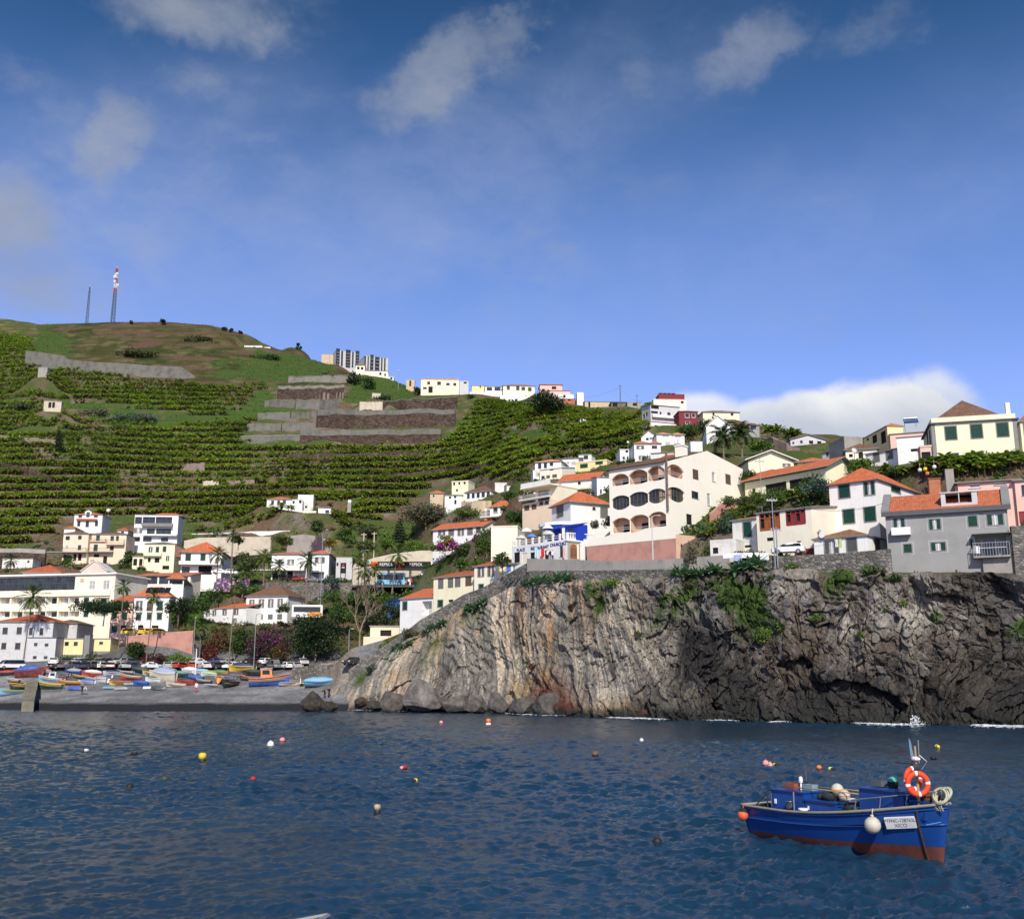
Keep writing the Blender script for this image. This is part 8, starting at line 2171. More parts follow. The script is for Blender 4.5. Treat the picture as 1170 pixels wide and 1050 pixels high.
def hull_pts(L,B,Hs,Hb,n=14):
 """stations of a double curved small boat hull: list of (x, [(y,z)...]) from stern to bow"""
 st=[]
 for i in range(n+1):
  t_=i/n
  b=B/2*(.72+.28*math.sin(min(1,t_/.45)*math.pi/2))if t_<.45 else B/2*max(.015,(1-((t_-.45)/.55)**2.1))
  zg=Hs+(Hb-Hs)*max(0,(t_-.25)/.75)**1.9+.03*(1-t_)**2
  zk=.0+.22*max(0,(t_-.8)/.2)**2
  row=[]
  for k in range(6):
   v=k/5
   e=.55+.55*t_**2
   row.append((b*v**e,zk+(zg-zk)*v**1.15))
  st.append((-L/2+L*t_,row,zg,zk,b))
 return st
def boat_proto(kind):
 L,B,Hs,Hb=dict(open=(5.2,1.9,.75,1.15),cover=(5.2,1.9,.8,1.1),cabin=(6.0,2.1,.9,1.4),skiff=(3.6,1.4,.45,.6),upturned=(3.2,1.3,.45,.5))[kind]
 rt=empty('rowing_boat' if kind in('skiff','upturned')else 'fishing_boat')
 st=hull_pts(L,B,Hs,Hb)
 mb=MB();vs,fs=[],[]
 for x,row,zg,zk,b in st:
  rk=x+.0
  for s in(-1,1):
   for k,(y,z)in enumerate(row):vs.append((x+.28*z/Hb*(x/(L/2))**3*(x>0),s*y,z))
 m=len(st[0][1])
 for i in range(len(st)-1):
  for s in(0,1):
   for k in range(m-1):
    a=i*2*m+s*m+k;b_=(i+1)*2*m+s*m+k
    fs.append((a,b_,b_+1,a+1)if s==0 else(a+1,b_+1,b_,a))
 fs.append(tuple(range(m-1,-1,-1))+tuple(range(m,2*m)))
 mb.add(vs,fs);mb.build('hull',HULLP,rt,True)
 g=MB()
 for s in(-1,1):
  g.tube([(x+.28*(x/(L/2))**3*(x>0),s*(b+.02),zg)for x,row,zg,zk,b in st],.05,6)
  g.tube([(x+.2*(x/(L/2))**3*(x>0),s*(row[4][0]+.02),row[4][1])for x,row,zg,zk,b in st],.03,5)
 g.build('gunwale',TRIMP,rt)
 if kind in('open','skiff','cabin'):
  d=MB()
  for i in range(len(st)-1):
   a,b=st[i],st[i+1];z0,z1=a[2]*.55,b[2]*.55;y0,y1=a[4]*.80,b[4]*.80
   d.quad((a[0],-y0,z0),(b[0],-y1,z1),(b[0],y1,z1),(a[0],y0,z0))
   for s in(-1,1):d.quad((a[0],s*y0,z0),(b[0],s*y1,z1),(b[0],s*b[4]*.96,b[2]),(a[0],s*a[4]*.96,a[2]))
  d.build('deck',WOODI,rt)
  for f in(.28,.52,.72):
   i=int(f*14);a=st[i];t_=MB();t_.box(a[0]-.14,a[0]+.14,-a[4]*.9,a[4]*.9,a[2]*.78,a[2]*.78+.05);t_.build('thwart',TRIMP,rt)
 if kind=='cabin':
  c=MB();x0=-1.2;c.hexa([(x0,-.7,.6),(x0+1.9,-.6,.65),(x0+1.9,.6,.65),(x0,.7,.6)],[(x0,-.62,2.0),(x0+1.6,-.52,2.0),(x0+1.6,.52,2.0),(x0,.62,2.0)]);c.build('cabin',TRIMP,rt)
  c=MB()
  for s in(-1,1):c.add([(x0+.25,s*.665,1.35),(x0+1.4,s*.605,1.35),(x0+1.3,s*.565,1.85),(x0+.25,s*.645,1.85)],[(0,1,2,3)if s<0 else(3,2,1,0)])
  c.add([(x0+1.79,-.5,1.35),(x0+1.79,.5,1.35),(x0+1.66,.45,1.85),(x0+1.66,-.45,1.85)],[(0,1,2,3)])
  c.build('cabin_window',CARGL,rt)
  c=MB();c.box(x0-.1,x0+1.75,-.68,.68,2.0,2.07);c.build('cabin_roof',GREYWH,rt)
 if kind=='cover':
  c=MB();n=10
  rows=[]
  r_=random.Random(3)
  for i in range(len(st)):
   x,row,zg,zk,b=st[i];hump=.55*math.sin(math.pi*min(1,(i+.6)/14))**.6
   rows.append([(x,b*1.05*math.cos(math.pi*k/n),(zg-.12)+(hump+.1*r_.random())*math.sin(math.pi*k/n)**.8)for k in range(n+1)])
  vs=[p for r in rows for p in r];fs=[(i*(n+1)+k,i*(n+1)+k+1,(i+1)*(n+1)+k+1,(i+1)*(n+1)+k)for i in range(len(st)-1)for k in range(n)]
  c.add(vs,fs);c.build('tarpaulin',TARP,rt,True)
 if kind=='upturned':
  for c in rt.children:c.rotation_euler=(math.pi,0,0);c.location=(0,0,.55)
 return rt,L
BP={k:boat_proto(k)for k in('open','cover','cabin','skiff','upturned')}
bused=set()
BC=dict(red=(.42,.03,.02),blue=(.02,.09,.40),lightblue=(.18,.42,.62),white=(.74,.74,.72),green=(.03,.14,.09),yellow=(.75,.50,.05),black=(.02,.02,.022),grey=(.30,.31,.33),darkgreen=(.015,.045,.035),darkblue=(.015,.03,.10),bluegrey=(.27,.34,.50),teal=(.06,.30,.30),cyan=(.10,.35,.50),lime=(.30,.50,.14),orange=(.70,.22,.03),purple=(.06,.04,.12),maroon=(.17,.02,.02),cream=(.62,.55,.40))
def boat(px,py,lpx,head,kind,c1,c2,label,zs=1.0):
 p=hit(px,py);pr,L=BP[kind]
 if kind in bused:rt=copy_tree(pr)
 else:rt=pr;bused.add(kind)
 s=lpx/ppm(p)/L/max(.5,abs(math.cos(R(head))))
 s=min(max(s*1.22,.6),1.75)
 rt.location=p+V3((0,0,.02));rt.rotation_euler=(R(rnd.uniform(-7,7)),R(rnd.uniform(-3,2)),R(head));rt.scale=(s,s,s*zs*1.3)
 tag(rt,label,'boat','boats drawn up on the beach')
 for c in rt.children:
  n=c.name.split('.')[0]
  c.color=(*BC[c1 if n in('hull','tarpaulin')and not(n=='hull' and kind=='cover')else c2],1)
 return rt
for b in[(8,772,15,10,'cover','red','black','boat under a bright red cover at the left edge of the beach'),(33,774,25,5,'cover','blue','maroon','large boat under a bright blue cover beside the tall palm',1.35),(16,781,16,150,'open','maroon','white','dark red open boat cluttered with white gear at the left',1.0),(27,789,15,235,'open','black','yellow','black boat with a yellow rim pointing to the water near the concrete groyne'),(14,794,18,215,'open','lightblue','lime','blue and green striped boat closest to the slipway'),(58,781,24,175,'cabin','lightblue','white','light blue boat with a small white cabin'),(56,787.5,26,178,'open','green','yellow','green boat with a yellow rim at the top of the shingle'),(79,783,17,200,'open','red','yellow','red boat with a yellow rim left of the blue covered boat'),(99,782,16,170,'cover','blue','white','boat under a deep blue cover behind the person in black'),(91,776,15,160,'open','black','yellow','black boat with a yellow stripe behind the deep blue cover'),(105,774,18,185,'cover','white','red','boat under a white cover with a red hull',1.2),(115,781,16,150,'cover','grey','white','boat under a grey cover in the middle of the beach',1.2),(86,788,14,0,'upturned','blue','blue','blue upturned boat at the shingle edge'),(137,783,18,190,'open','yellow','red','yellow boat with a red rim in the front row'),(149,777,19,185,'open','red','cream','red boat with a pale rim behind the yellow boat'),(161,784,16,165,'cover','blue','blue','boat under a royal blue cover right of the yellow boat'),(186,780,25,175,'cover','bluegrey','cream','big boat under a pale blue grey cover in the middle of the row',1.7),(205,774,15,190,'cover','teal','black','boat under a teal cover right of the big blue grey cover',1.2),(201,785.5,17,185,'open','cream','white','cream hulled boat in front of the teal cover'),(222,780,17,175,'cover','blue','black','dark boat under a flat bright blue cover beside the white mast',1.3),(242,785,13,170,'skiff','grey','white','grey square skiff right of the person in red shorts'),(159,769,18,175,'cover','darkgreen','darkgreen','boat under a dark green cover close to the parked cars'),(173,772,16,180,'open','cream','yellow','cream and yellow boat behind the big blue grey cover'),(170,787,9,10,'upturned','white','white','small white upturned boat at the shingle edge'),(181,788,14,-5,'upturned','darkgreen','darkgreen','dark green upturned boat at the shingle edge'),(238,773,14,185,'cover','lime','white','boat under a light green cover'),(217,770,15,175,'cover','white','white','white covered boat close to the red cars',1.3),(124,787,9,5,'upturned','cyan','cyan','small turquoise upturned boat at the shingle edge'),(138,788,11,0,'upturned','grey','grey','small grey upturned boat at the shingle edge'),(262,785,13,255,'open','darkgreen','black','dark green boat with its bow to the water at the right of the row'),(259,777,15,170,'cover','purple','grey','boat under a dark purple cover'),(277,768,25,172,'cover','darkblue','yellow','long dark blue covered boat with a yellow hull'),(288,772,18,170,'cover','darkgreen','black','black green covered boat at the end of the back row'),(271,774,13,175,'skiff','white','grey','white skiff between the dark covered boats'),(307,784,36,8,'cabin','blue','orange','blue boat with an orange cabin lying apart at the right end'),(329,783.5,15,22,'skiff','white','grey','white skiff tilted on the shingle right of the blue boat'),(366,784.5,30,5,'cover','lightblue','lightblue','long boat wrapped in a light blue cover under the rampart',.9),(120,775,14,160,'open','white','blue','white open boat with a blue rim behind the grey cover'),(70,773,16,172,'cover','black','grey','boat under a black cover beside the light blue cabin boat'),(128,772,14,185,'cover','darkblue','white','boat under a dark navy cover near the parked cars'),(145,770,13,175,'skiff','grey','white','grey skiff close behind the red boat'),(192,769,14,175,'cover','grey','grey','boat under a pale grey cover close to the white parked cars'),(40,783,15,170,'open','white','red','white open boat with a red rim beside the light blue cabin boat'),(66,777,15,185,'cover','darkblue','red','boat under a navy cover with a red hull right of the tall palm'),(84,771,15,175,'cover','grey','blue','boat under a grey cover with a blue hull near the parked cars',1.2),(108,779,16,190,'open','green','white','green open boat with a white rim in front of the white cover'),(150,784,13,10,'skiff','lightblue','white','light blue skiff between the red and royal blue boats'),(175,780,15,170,'cover','darkgreen','white','dark green covered boat with a white hull left of the big blue grey cover',1.2),(212,783,14,178,'cover','black','red','boat under a black cover with a red hull beside the white mast',1.2),(233,781,14,165,'open','darkblue','cream','navy open boat with a cream rim under the light green cover'),(229,770,15,180,'cover','lightblue','white','boat under a pale blue cover behind the light green cover'),(250,771,15,175,'cover','green','yellow','boat under a mid green cover with a yellow hull'),(48,769,14,180,'cover','red','white','boat under a red cover with a white hull close to the black parked car'),(284,778,17,170,'open','black','red','black open boat with a red rim left of the blue boat with the orange cabin'),(250,781,10,100,'skiff','orange','cream','orange skiff stood between the grey skiff and the dark green boat',1.6)]:
 boat(*b)
p=hit(222.5,778);rt=empty('flagpole',p,0,'white mast standing among the boats beside the bright blue cover','pole')
m_=MB();m_.tube([(0,0,-.3),(0,0,up_to(p,741))],[.10,.07],8);m_.build('pole',WHT,rt);m_=MB();m_.tube([(-.6,0,4.2),(.6,0,4.2)],.04,6);m_.build('yard',WHT,rt)
p=hit(345,784);s_=1/ppm(p);rt=empty('boat_trailer',p,0,'small white boat trailer between the white skiff and the light blue cover','trailer')
m_=MB();m_.tube([(-5*s_,0,.45),(6*s_,0,.45)],.06,6);m_.tube([(-4*s_,1.2,.5),(4*s_,.3,.45)],.05,6);m_.box(-3*s_,2*s_,-.3,1.2,.5,.58);m_.box(-2*s_,-1.4*s_,-.2,.2,.58,1.4);m_.build('frame',WHT,rt)
for s in(-1,1):m_=MB();m_.lathe([(.1,-.06),(.28,-.06),(.28,.06),(.1,.06)],10,0,(0,.45+s*.75,.28),'y');m_.build('wheel',RUBBER,rt)
a,b=at(37,783,191),sea(31,813)
rt=None
d=(b-a);d.z=0;n_=V3((-d.y,d.x,0)).normalized()*.85
m_=MB();za,zb=a.z+.5,1.5
m_.hexa([a-n_-V3((0,0,4)),b-n_-V3((0,0,3)),b+n_-V3((0,0,3)),a+n_-V3((0,0,4))],[(*(a-n_).xy,za),(*(b-n_).xy,zb),(*(b+n_).xy,zb),(*(a+n_).xy,za)])
m_.hexa([(*(a-n_*1.1).xy,za+.001),(*(a.lerp(b,.45)-n_*1.1).xy,za-(za-zb)*.45+.02),(*(a.lerp(b,.45)+n_*1.1).xy,za-(za-zb)*.45+.02),(*(a+n_*1.1).xy,za+.001)],[(*(a-n_*1.1).xy,za+.4),(*(a.lerp(b,.45)-n_*1.1).xy,za-(za-zb)*.45+.5),(*(a.lerp(b,.45)+n_*1.1).xy,za-(za-zb)*.45+.5),(*(a+n_*1.1).xy,za+.4)])
tag(m_.build('groyne',mat('weedy_concrete',(.20,.185,.14),.95,.25,.5,.5,4,streak=.6)),'low concrete groyne running from the boats into the water','groyne')
import bmesh
BOULD=attrmat('boulder_stone',.92,1.6,.5,.9,.15,.12)
def boulder(px,py,wpx,hpx,Y,label,tone=(.115,.10,.088),sharp=.0,seed=0,dy=1.0,rock=False):
 p=at(px,py,Y);s=1/ppm(p);w,h=wpx*s/2,hpx*s
 bm=bmesh.new();bmesh.ops.create_icosphere(bm,subdivisions=5,radius=1.0)
 V=np.array([v.co[:]for v in bm.verts]);Fc=np.array([[v.index for v in f.verts]for f in bm.faces]);bm.free()
 r_=np.random.RandomState(seed+40)
 rad=np.ones(len(V))
 for i in range(22):
  nrm=r_.normal(size=3);nrm/=np.linalg.norm(nrm);dd=.60+.32*r_.rand()
  dot=V@nrm
  rad=np.minimum(rad,np.where(dot>.05,dd/np.maximum(dot,.05),9))
 V=V*rad[:,None]
 nz_=fbm(V[:,0]*2.5+seed,V[:,1]*2.5,V[:,2]*2.5,o=5)
 V=V*(1+.10*nz_)[:,None]
 V=V/np.abs(V).max(0)
 tap=1-sharp*np.clip((V[:,2]+.2),0,1)
 V=np.stack([V[:,0]*w*tap,V[:,1]*w*dy*tap,V[:,2]*h*.62+h*.38],1)
 c=np.array(tone)[None]*.78*(1+.7*fbm(V[:,0],V[:,1],V[:,2],o=4))[:,None]
 wet=np.clip((.55-V[:,2]-p.z)*2+.5*nz_,0,1)[:,None]
 c=c*(1-wet)+np.array([.022,.023,.02])*wet
 o=link('boulder',np_mesh('boulder',V,Fc,BOULD,False,np.clip(c,.005,1)),None,loc=p)
 return tag(o,label,'boulder',None)
for i,a in enumerate([(357,811,34,22,166,'dark pyramid shaped rock standing on the beach',(.055,.048,.04),.55),(375,811,22,11,165.5,'low dark rock at the right foot of the pyramid shaped rock',(.05,.045,.038),.2),(483,810,48,34,160,'biggest grey slab leaning at the foot of the pale cliff',(.18,.165,.15),.25),(450,812,34,24,162,'rounded grey boulder left of the biggest slab',(.12,.11,.095),.2),(427,812,22,12,166,'low dark boulder where the shingle meets the rocks',(.06,.055,.045),.1),(522,812,34,18,157.5,'flat grey boulder right of the biggest slab',(.13,.12,.105),.1),(545,812,24,18,155.5,'small blocky boulder below the white rock streaks',(.14,.125,.11),.1),(568,813,28,22,153,'blocky boulder between two flat ones',(.12,.11,.10),.15),(597,815,36,20,149,'wide smooth boulder below the rust tuft',(.115,.105,.095),.1),(626,817,36,26,145,'big rounded boulder at the middle of the cliff foot',(.10,.092,.085),.15),(645,798,34,18,147.5,'slanting slab perched above the rounded boulder',(.13,.12,.11),.2),(664,818,26,16,142,'dark boulder right of the rounded boulder',(.075,.068,.06),.1),(688,818,24,14,139.5,'dark low boulder beside the reddish ledge',(.07,.06,.055),.1),(712,820,26,12,136.5,'reddish brown boulder at the waterline',(.10,.05,.04),.1),(740,821,24,12,133,'smaller reddish boulder at the waterline',(.09,.05,.04),.1),(505,808,18,12,160,'small stone wedged beside the biggest slab',(.10,.095,.085),.1),(412,806,20,10,170,'brown low boulder near the cave',(.08,.06,.045),.1)]):
 boulder(a[0],a[1],a[2],a[3],a[4],a[5],a[6],a[7],i*3+1,.8)
fq,r_=[],np.random.RandomState(9)
for x0,x1,n,wdt in((560,650,240,1.6),(690,765,420,1.5),(800,850,60,1.0),(880,905,70,1.0),(975,1060,520,1.6),(1108,1180,460,1.8),(440,470,60,1.2),(380,430,60,.8)):
 for i in range(int(n*.7)):
  x=x0+(x1-x0)*(.5+.5*(2*r_.rand()-1)*r_.rand()**.4);j=int(np.clip(np.searchsorted(spx,x),0,NS-1))
  yb=np.interp(x,[q[0]for q in CB],[q[2]for q in CB]);
  col=KY2[:,j];near=col[(vv[:,0]>-.05)&(vv[:,0]<.06)].min()
  y=near-abs(r_.normal())*wdt*1.3+.25;z=.10+.05*r_.rand()
  X=px_x(x,y,0.0);s=.08+.3*r_.rand()**2;a_=r_.rand()*3.14;c_,s_=math.cos(a_)*s*1.8,math.sin(a_)*s*.7
  fq.append([(X-c_,y-s_,z),(X+s_,y-s*.6,z+.04),(X+c_,y+s_,z),(X-s_,y+s*.6,z+.05)])
for i in range(120):
 t_=r_.rand()**.7;X=px_x(1043+r_.normal()*6*(1.1-t_)-4*t_,113,0);y=111.5+r_.normal()*.5;z=.1+1.0*t_*(1-.4*abs(r_.normal()));s=.02+.055*r_.rand()
 fq.append([(X-s,y,z-s),(X+s,y+.02,z-s*.4),(X+s*.8,y,z+s),(X-s*.6,y-.02,z+s*.8)])
V=np.array(fq).reshape(-1,3)
m2,t=newmat('foam');surf(t,(.72,.75,.76),.6,spec=.2)
tag(link('sea_foam',np_mesh('sea_foam',V,np.arange(len(V)).reshape(-1,4),m2,False)),'white foam washing along the foot of the cliff','foam',kind='stuff')
def bmat(c):return mat('buoy_%d_%d_%d'%tuple(int(q*99)for q in c),c,.5,.18,6,.05,9)
BB=dict(white=(.75,.75,.73),pink=(.78,.32,.32),orange=(.75,.20,.06),yellow=(.80,.55,.05),black=(.022,.022,.02),red=(.40,.03,.04),brown=(.14,.09,.06),green=(.07,.08,.04),lime=(.62,.72,.15),tan=(.45,.36,.25))
def buoy(px,py,d_px,c1,c2,shape,label):
 p=sea(px,py+d_px*.3);r_=d_px*.56/ppm(p);p.z=r_*.12
 rt=empty('buoy',p,rnd.random()*3,label,'buoy')
 m_=MB()
 if shape=='ball':
  m_.ball((0,0,r_*.45),r_,0,14);m_.lathe([(r_*.22,r_*1.4),(r_*.16,r_*1.62),(0,r_*1.62)],8,1)
  m_.lathe([(r_*1.0,r_*.1),(r_*1.03,r_*.2),(r_*1.0,r_*.3)],14,1)
 elif shape=='can':
  m_.lathe([(r_*.7,-r_),(r_*.85,-r_*.8),(r_*.85,r_*1.0)],14,1);m_.lathe([(r_*.87,r_*.55),(r_*.87,r_*1.5),(r_*.6,r_*1.85),(0,r_*1.9)],14,0)
 else:
  m_.lathe([(0,-r_*1.5),(r_*.4,-r_*1.35),(r_*.5,-r_*.6)],10,1,(0,0,r_*.25),'x');m_.lathe([(r_*.5,-r_*.6),(r_*.52,r_*.8),(r_*.4,r_*1.35),(0,r_*1.5)],10,0,(0,0,r_*.25),'x')
 m_.build('float',[bmat(BB[c1]),bmat(BB[c2])],rt,True)
 e=MB();e.tube([(0,0,-r_),(.05,0,-r_*1.6),(.2,.1,-r_*2.4)],r_*.08,5);e.build('mooring_rope',RUBBER,rt)
for b in[(97,856.5,6,'white','brown','lying','white and brown float far left near the beach'),(153,860.5,6,'black','black','lying','flat dark float left of the yellow buoy'),(231,867.5,9,'yellow','black','can','bright yellow topped can buoy, largest on the left'),(188,890,6,'green','black','ball','weedy dark green ball buoy below the flat dark float'),(148,899,7.5,'black','green','ball','black ball buoy nearest at the left'),(298,834,4,'black','black','ball','tiny black buoy close to the shingle'),(309,850.5,7,'white','grey' if False else 'white','ball','white ball buoy beside the pink one'),(322.5,845.5,5.5,'pink','red','ball','pink ball buoy right of the white one'),(289,890,6,'red','black','ball','dark red small buoy in the middle left water'),(461,876,8,'red','pink','lying','bright red float in the centre left water'),(474,891,9,'yellow','black','lying','yellow float tipped black below the bright red one'),(431,925.5,8,'tan','black','can','black can buoy with a pale top in the near water'),(558,826,6,'orange','white','can','orange buoy with a white band under the cliff'),(504,825.5,4,'pink','red','ball','tiny pink buoy under the cliff'),(733,845.5,4,'white','white','ball','tiny white buoy off the middle of the cliff'),(680,861.5,7,'brown','black','ball','brown ball buoy in the centre water'),(751,962,10,'black','green','ball','large black ball buoy left of the blue boat'),(875,872,6.5,'pink','pink','ball','pink ball buoy tied to the lime one beyond the boat'),(880,873.5,5,'pink','white','ball','paler pink ball buoy between the pink and lime ones'),(885.5,873,6.5,'lime','black','lying','lime float right of the pink pair beyond the boat'),(936,877,5.5,'orange','black','ball','orange ball buoy behind the boat'),(950,878,9,'lime','black','lying','yellow and black float behind the boat'),(1071,852,8,'lime','yellow','lying','yellow green float right of the boat lifebuoys'),(1067,865.5,5,'black','black','lying','small dark float right of the boat lifebuoys')]:
 buoy(*b)
p=sea(922,896);rt=empty('marker_buoy',p,0,'dark marker float with a thin upright stick behind the boat','buoy')
m_=MB();m_.ball((0,0,.06),.12,0,12,(1,1,.6));m_.build('float',RUBBER,rt);m_=MB();m_.tube([(0,0,-.2),(-.03,0,up_to(p,874))],.014,6);m_.build('stick',POLEW,rt)
for x,y,c,lab in((1051,537,'white','white net float hung above the white house roof'),(1057,536,'yellow','yellow net float hung beside the white float'),(1059.5,541,'orange','orange net float lying on the flat roof behind the white house'),(1067.5,533.5,'white','small white net float right of the orange float')):
 p=at(x,y,131.5);tag(MB().build('net_float',bmat(BB[c])),lab,'float');o=bpy.data.objects[[q.name for q in bpy.data.objects if q.name.startswith('net_float')][-1]]
 m_=MB();m_.ball((0,0,0),.26,0,12);m_.tube([(0,0,.24),(0,0,.9)],.015,5);o.data=m_.mesh('net_float',bmat(BB[c]),True);o.location=p
B_,S_=sea(1078,985),sea(850,953)
dv=(B_-S_).xy
hb=.86
Lh=math.sqrt(dv.length**2-hb**2)
th=math.atan2(dv.y,dv.x)
off=math.atan2(hb,Lh)
best=None
for sg in(1,-1):
 a=th+sg*off;ax=V3((math.cos(a),math.sin(a),0));yv=V3((-math.sin(a),math.cos(a),0))
 near=-yv
 if best is None or(S_-near*hb+ax*Lh-B_).length<best[0]:best=((S_-near*hb+ax*Lh-B_).length,a,ax,near)
_,HD,AX,NR=best
OB=S_-NR*hb
FB=empty('fishing_boat',OB,HD,'blue wooden fishing boat with a red brown bottom moored in the bay','boat')
BLUEH=mat('boat_blue',(.008,.056,.25),.38,.10,.8,.06,7,spec=.45,streak=.18)
BOOT=mat('boat_bottom_red',(.135,.044,.034),.7,.18,.9,.2,7,streak=.35)
GUNW=mat('gunwale_grey',(.26,.24,.21),.7,.15,2,.2,8)
BLIN=mat('boat_inner_blue',(.008,.045,.20),.55,.12,1.2,.1,8)
NST=40
def fb_station(t_):
 b=1.02*(.84+.16*math.sin(min(1,t_/.42)*math.pi/2))if t_<.5 else 1.02*max(.02,1-((t_-.5)/.5)**2.5)**.9
 zg=.84+.05*t_+.55*max(0,(t_-.25)/.75)**1.8
 zk=-.42+.10*max(0,(t_-.85)/.15)
 return b,zg,zk
def fb_pt(t_,z,side):
 b,zg,zk=fb_station(t_)
 v=max(0,min(1,(z-zk)/(zg-zk)))
 e=.30+.75*max(0,(t_-.45)/.55)**1.5
 y=b*v**e
 x=Lh*t_+(.30*(z/1.42)*max(0,(t_-.6)/.4)**2)-.10*(1-t_)**6*z
 y+=.018 if abs(v-.86)<.012 else 0
 return V3((x,side*y,z))
def fb_skin(lo,hi,n,name,mt):
 m_=MB();vs,fs=[],[]
 for i in range(NST+1):
  t_=i/NST
  for s in(-1,1):
   z0,z1=lo(t_),hi(t_)
   for k in range(n+1):vs.append(fb_pt(t_,z0+(z1-z0)*k/n,s))
 m=n+1
 for i in range(NST):
  for s in(0,1):
   for k in range(n):
    a=i*2*m+s*m+k;b=(i+1)*2*m+s*m+k
    fs.append((a,b,b+1,a+1)if s==0 else(a+1,b+1,b,a))
 for k in range(n):
  fs.append((k,k+1,m+k+1,m+k))
  e=NST*2*m;fs.append((e+k,e+m+k,e+m+k+1,e+k+1))
 m_.add(vs,fs)
 return m_.build(name,mt,FB,True)
boot=lambda t_:.10+.27*t_
fb_skin(lambda t_:fb_station(t_)[2],boot,8,'bottom',BOOT)
fb_skin(lambda t_:boot(t_)+.004,lambda t_:fb_station(t_)[1],14,'hull',BLUEH)
for f,rad,nm,mt in((.52,.026,'rubbing_strake',BLUEH),(.90,.022,'upper_strake',BLUEH),(1.0,.042,'gunwale',GUNW)):
 m_=MB()
 for s in(-1,1):
  pts=[]
  for i in range(NST+1):
   t_=i/NST;zg=fb_station(t_)[1];z=boot(t_)+(zg-boot(t_))*f;q=fb_pt(t_,z,s);q.y+=s*.012;pts.append(q)
  m_.tube(pts,rad,6)
 if f==1.0:m_.tube([fb_pt(0,.84,-1),fb_pt(0,.84,1)],rad,6)
 m_.build(nm,mt,FB,True)
m_=MB()
for i in range(NST):
 t0,t1=i/NST,(i+1)/NST
 (b0,g0,_),(b1,g1,_)=fb_station(t0),fb_station(t1)
 z0,z1=g0-.34,g1-.34;x0,x1=Lh*t0,Lh*t1
 m_.quad((x0,-b0*.93,z0),(x1,-b1*.93,z1),(x1,b1*.93,z1),(x0,b0*.93,z0),0)
 for s in(-1,1):
  a,b=fb_pt(t0,g0,s),fb_pt(t1,g1,s);a.y-=s*.03;b.y-=s*.03
  m_.quad((x0,s*b0*.93,z0),(x1,s*b1*.93,z1),b,a,1)
m_.build('deck',[mat('deck_grey',(.22,.21,.19),.8,.2,1.5,.2,8),BLIN],FB)
X=lambda px:along(OB+V3((0,0,1.2)),AX,px)
MWB=Matrix.Translation(OB)@Matrix.Rotation(HD,4,'Z')
def tpx(px,z=.9):
 return min((abs(proj(MWB@fb_pt(k/400,z,-1))[0]-px),k/400)for k in range(401))[1]
XN=lambda px:tpx(px)*Lh
def fbox(name,x0,x1,y0,y1,z0,z1,mts,lean=0.0,lid=True):
 m_=MB();m_.hexa([(x0,y0,z0),(x1,y0,z0),(x1,y1,z0),(x0,y1,z0)],[(x0+lean,y0+.02,z1),(x1,y0+.02,z1),(x1,y1-.02,z1),(x0+lean,y1-.02,z1)])
 if lid:m_.box(x0-.03,x1+.03,y0-.03,y1+.03,z1,z1+.035)
 return m_.build(name,mts,FB)
fbox('engine_box',X(893),X(930),-.42,.5,.5,1.32,BLUEH)
m_=MB();m_.box(X(893)-.03,X(893)-.004,-.40,.48,.55,1.28);m_.build('tan_panel',mat('raw_plywood',(.36,.29,.17),.8,.12,2,.1,8),FB)
m_=MB();m_.box(X(897),X(899),-.45,-.425,.95,1.08);m_.box(X(935),X(936.5),-.45,-.43,.9,1.0);m_.build('handle',WHT,FB)
fbox('fish_hold',X(931),X(966),-.42,.5,.5,1.14,BLUEH)
fbox('bow_locker',X(995),X(1046),-.45,.45,.7,1.63,BLUEH)
m_=MB();m_.box(X(1019),X(1020),-.46,-.452,.75,1.5);m_.build('locker_seam',DKGREY,FB)
fbox('fore_hatch',X(1051),X(1066),-.32,.32,1.0,1.42,BLIN)
m_=MB()
zr=lambda px:fb_station(min(1,max(0,(px-846)/240)))[1]
rp=[]
for px in range(968,1078,10):
 t_=min(.97,XN(px)/Lh);q=fb_pt(t_,zr(px),-1);rp.append(V3((q.x,q.y+.06,fb_station(t_)[1]+.30+.03*(px-968)/110)))
m_.tube(rp,.016,6);rp2=[V3((q.x,-q.y,q.z))for q in rp];m_.tube(rp2,.016,6)
for q in rp[1::3]+rp2[1::3]:m_.tube([q,V3((q.x-.08,q.y,q.z-.36))],.013,6)
m_.build('rail',METAL,FB)
m_=MB()
for x,y in((890,-.5),(886,.5)):m_.tube([(X(x),y,.7),(X(x)+.05,y,1.3)],.02,6)
m_.tube([(X(878),-.55,.82),(X(890),-.5,1.2)],.018,6);m_.tube([(X(890)+.05,-.5,1.3),(X(886)+.05,.5,1.3)],.02,6);m_.build('stern_frame',DKMETAL,FB)
m_=MB();m_.tube([(X(924),-.6,.75),(X(923.5),-.58,1.35)],.02,6);m_.build('upright',METAL,FB)
m_=MB();m_.tube([(X(913),.1,1.34),(X(913),.1,1.55)],.03,6);m_.lathe([(.05,0),(.06,.06),(.05,.16),(0,.18)],10,0,(X(913),.1,1.55));m_.build('stern_light',WHT,FB)
XM,YM=along(OB+NR*.3+V3((0,0,2.0)),AX,1048),-.30
m_=MB();m_.tube([(XM,YM,1.2),(XM,YM,2.82)],[.04,.03],8);m_.build('mast',mat('mast_wood',(.36,.27,.14),.8,.15,2,.1,8),FB)
m_=MB();m_.tube([(XM-.12,YM,2.35),(XM-.16,YM,3.0)],.012,5);m_.tube([(XM+.10,YM,2.4),(XM+.12,YM,2.98)],.014,5);m_.tube([(XM+.12,YM,2.6),(XM+.30,YM+.05,2.45),(XM+.16,YM,2.25)],.016,5);m_.build('aerials',METAL,FB)
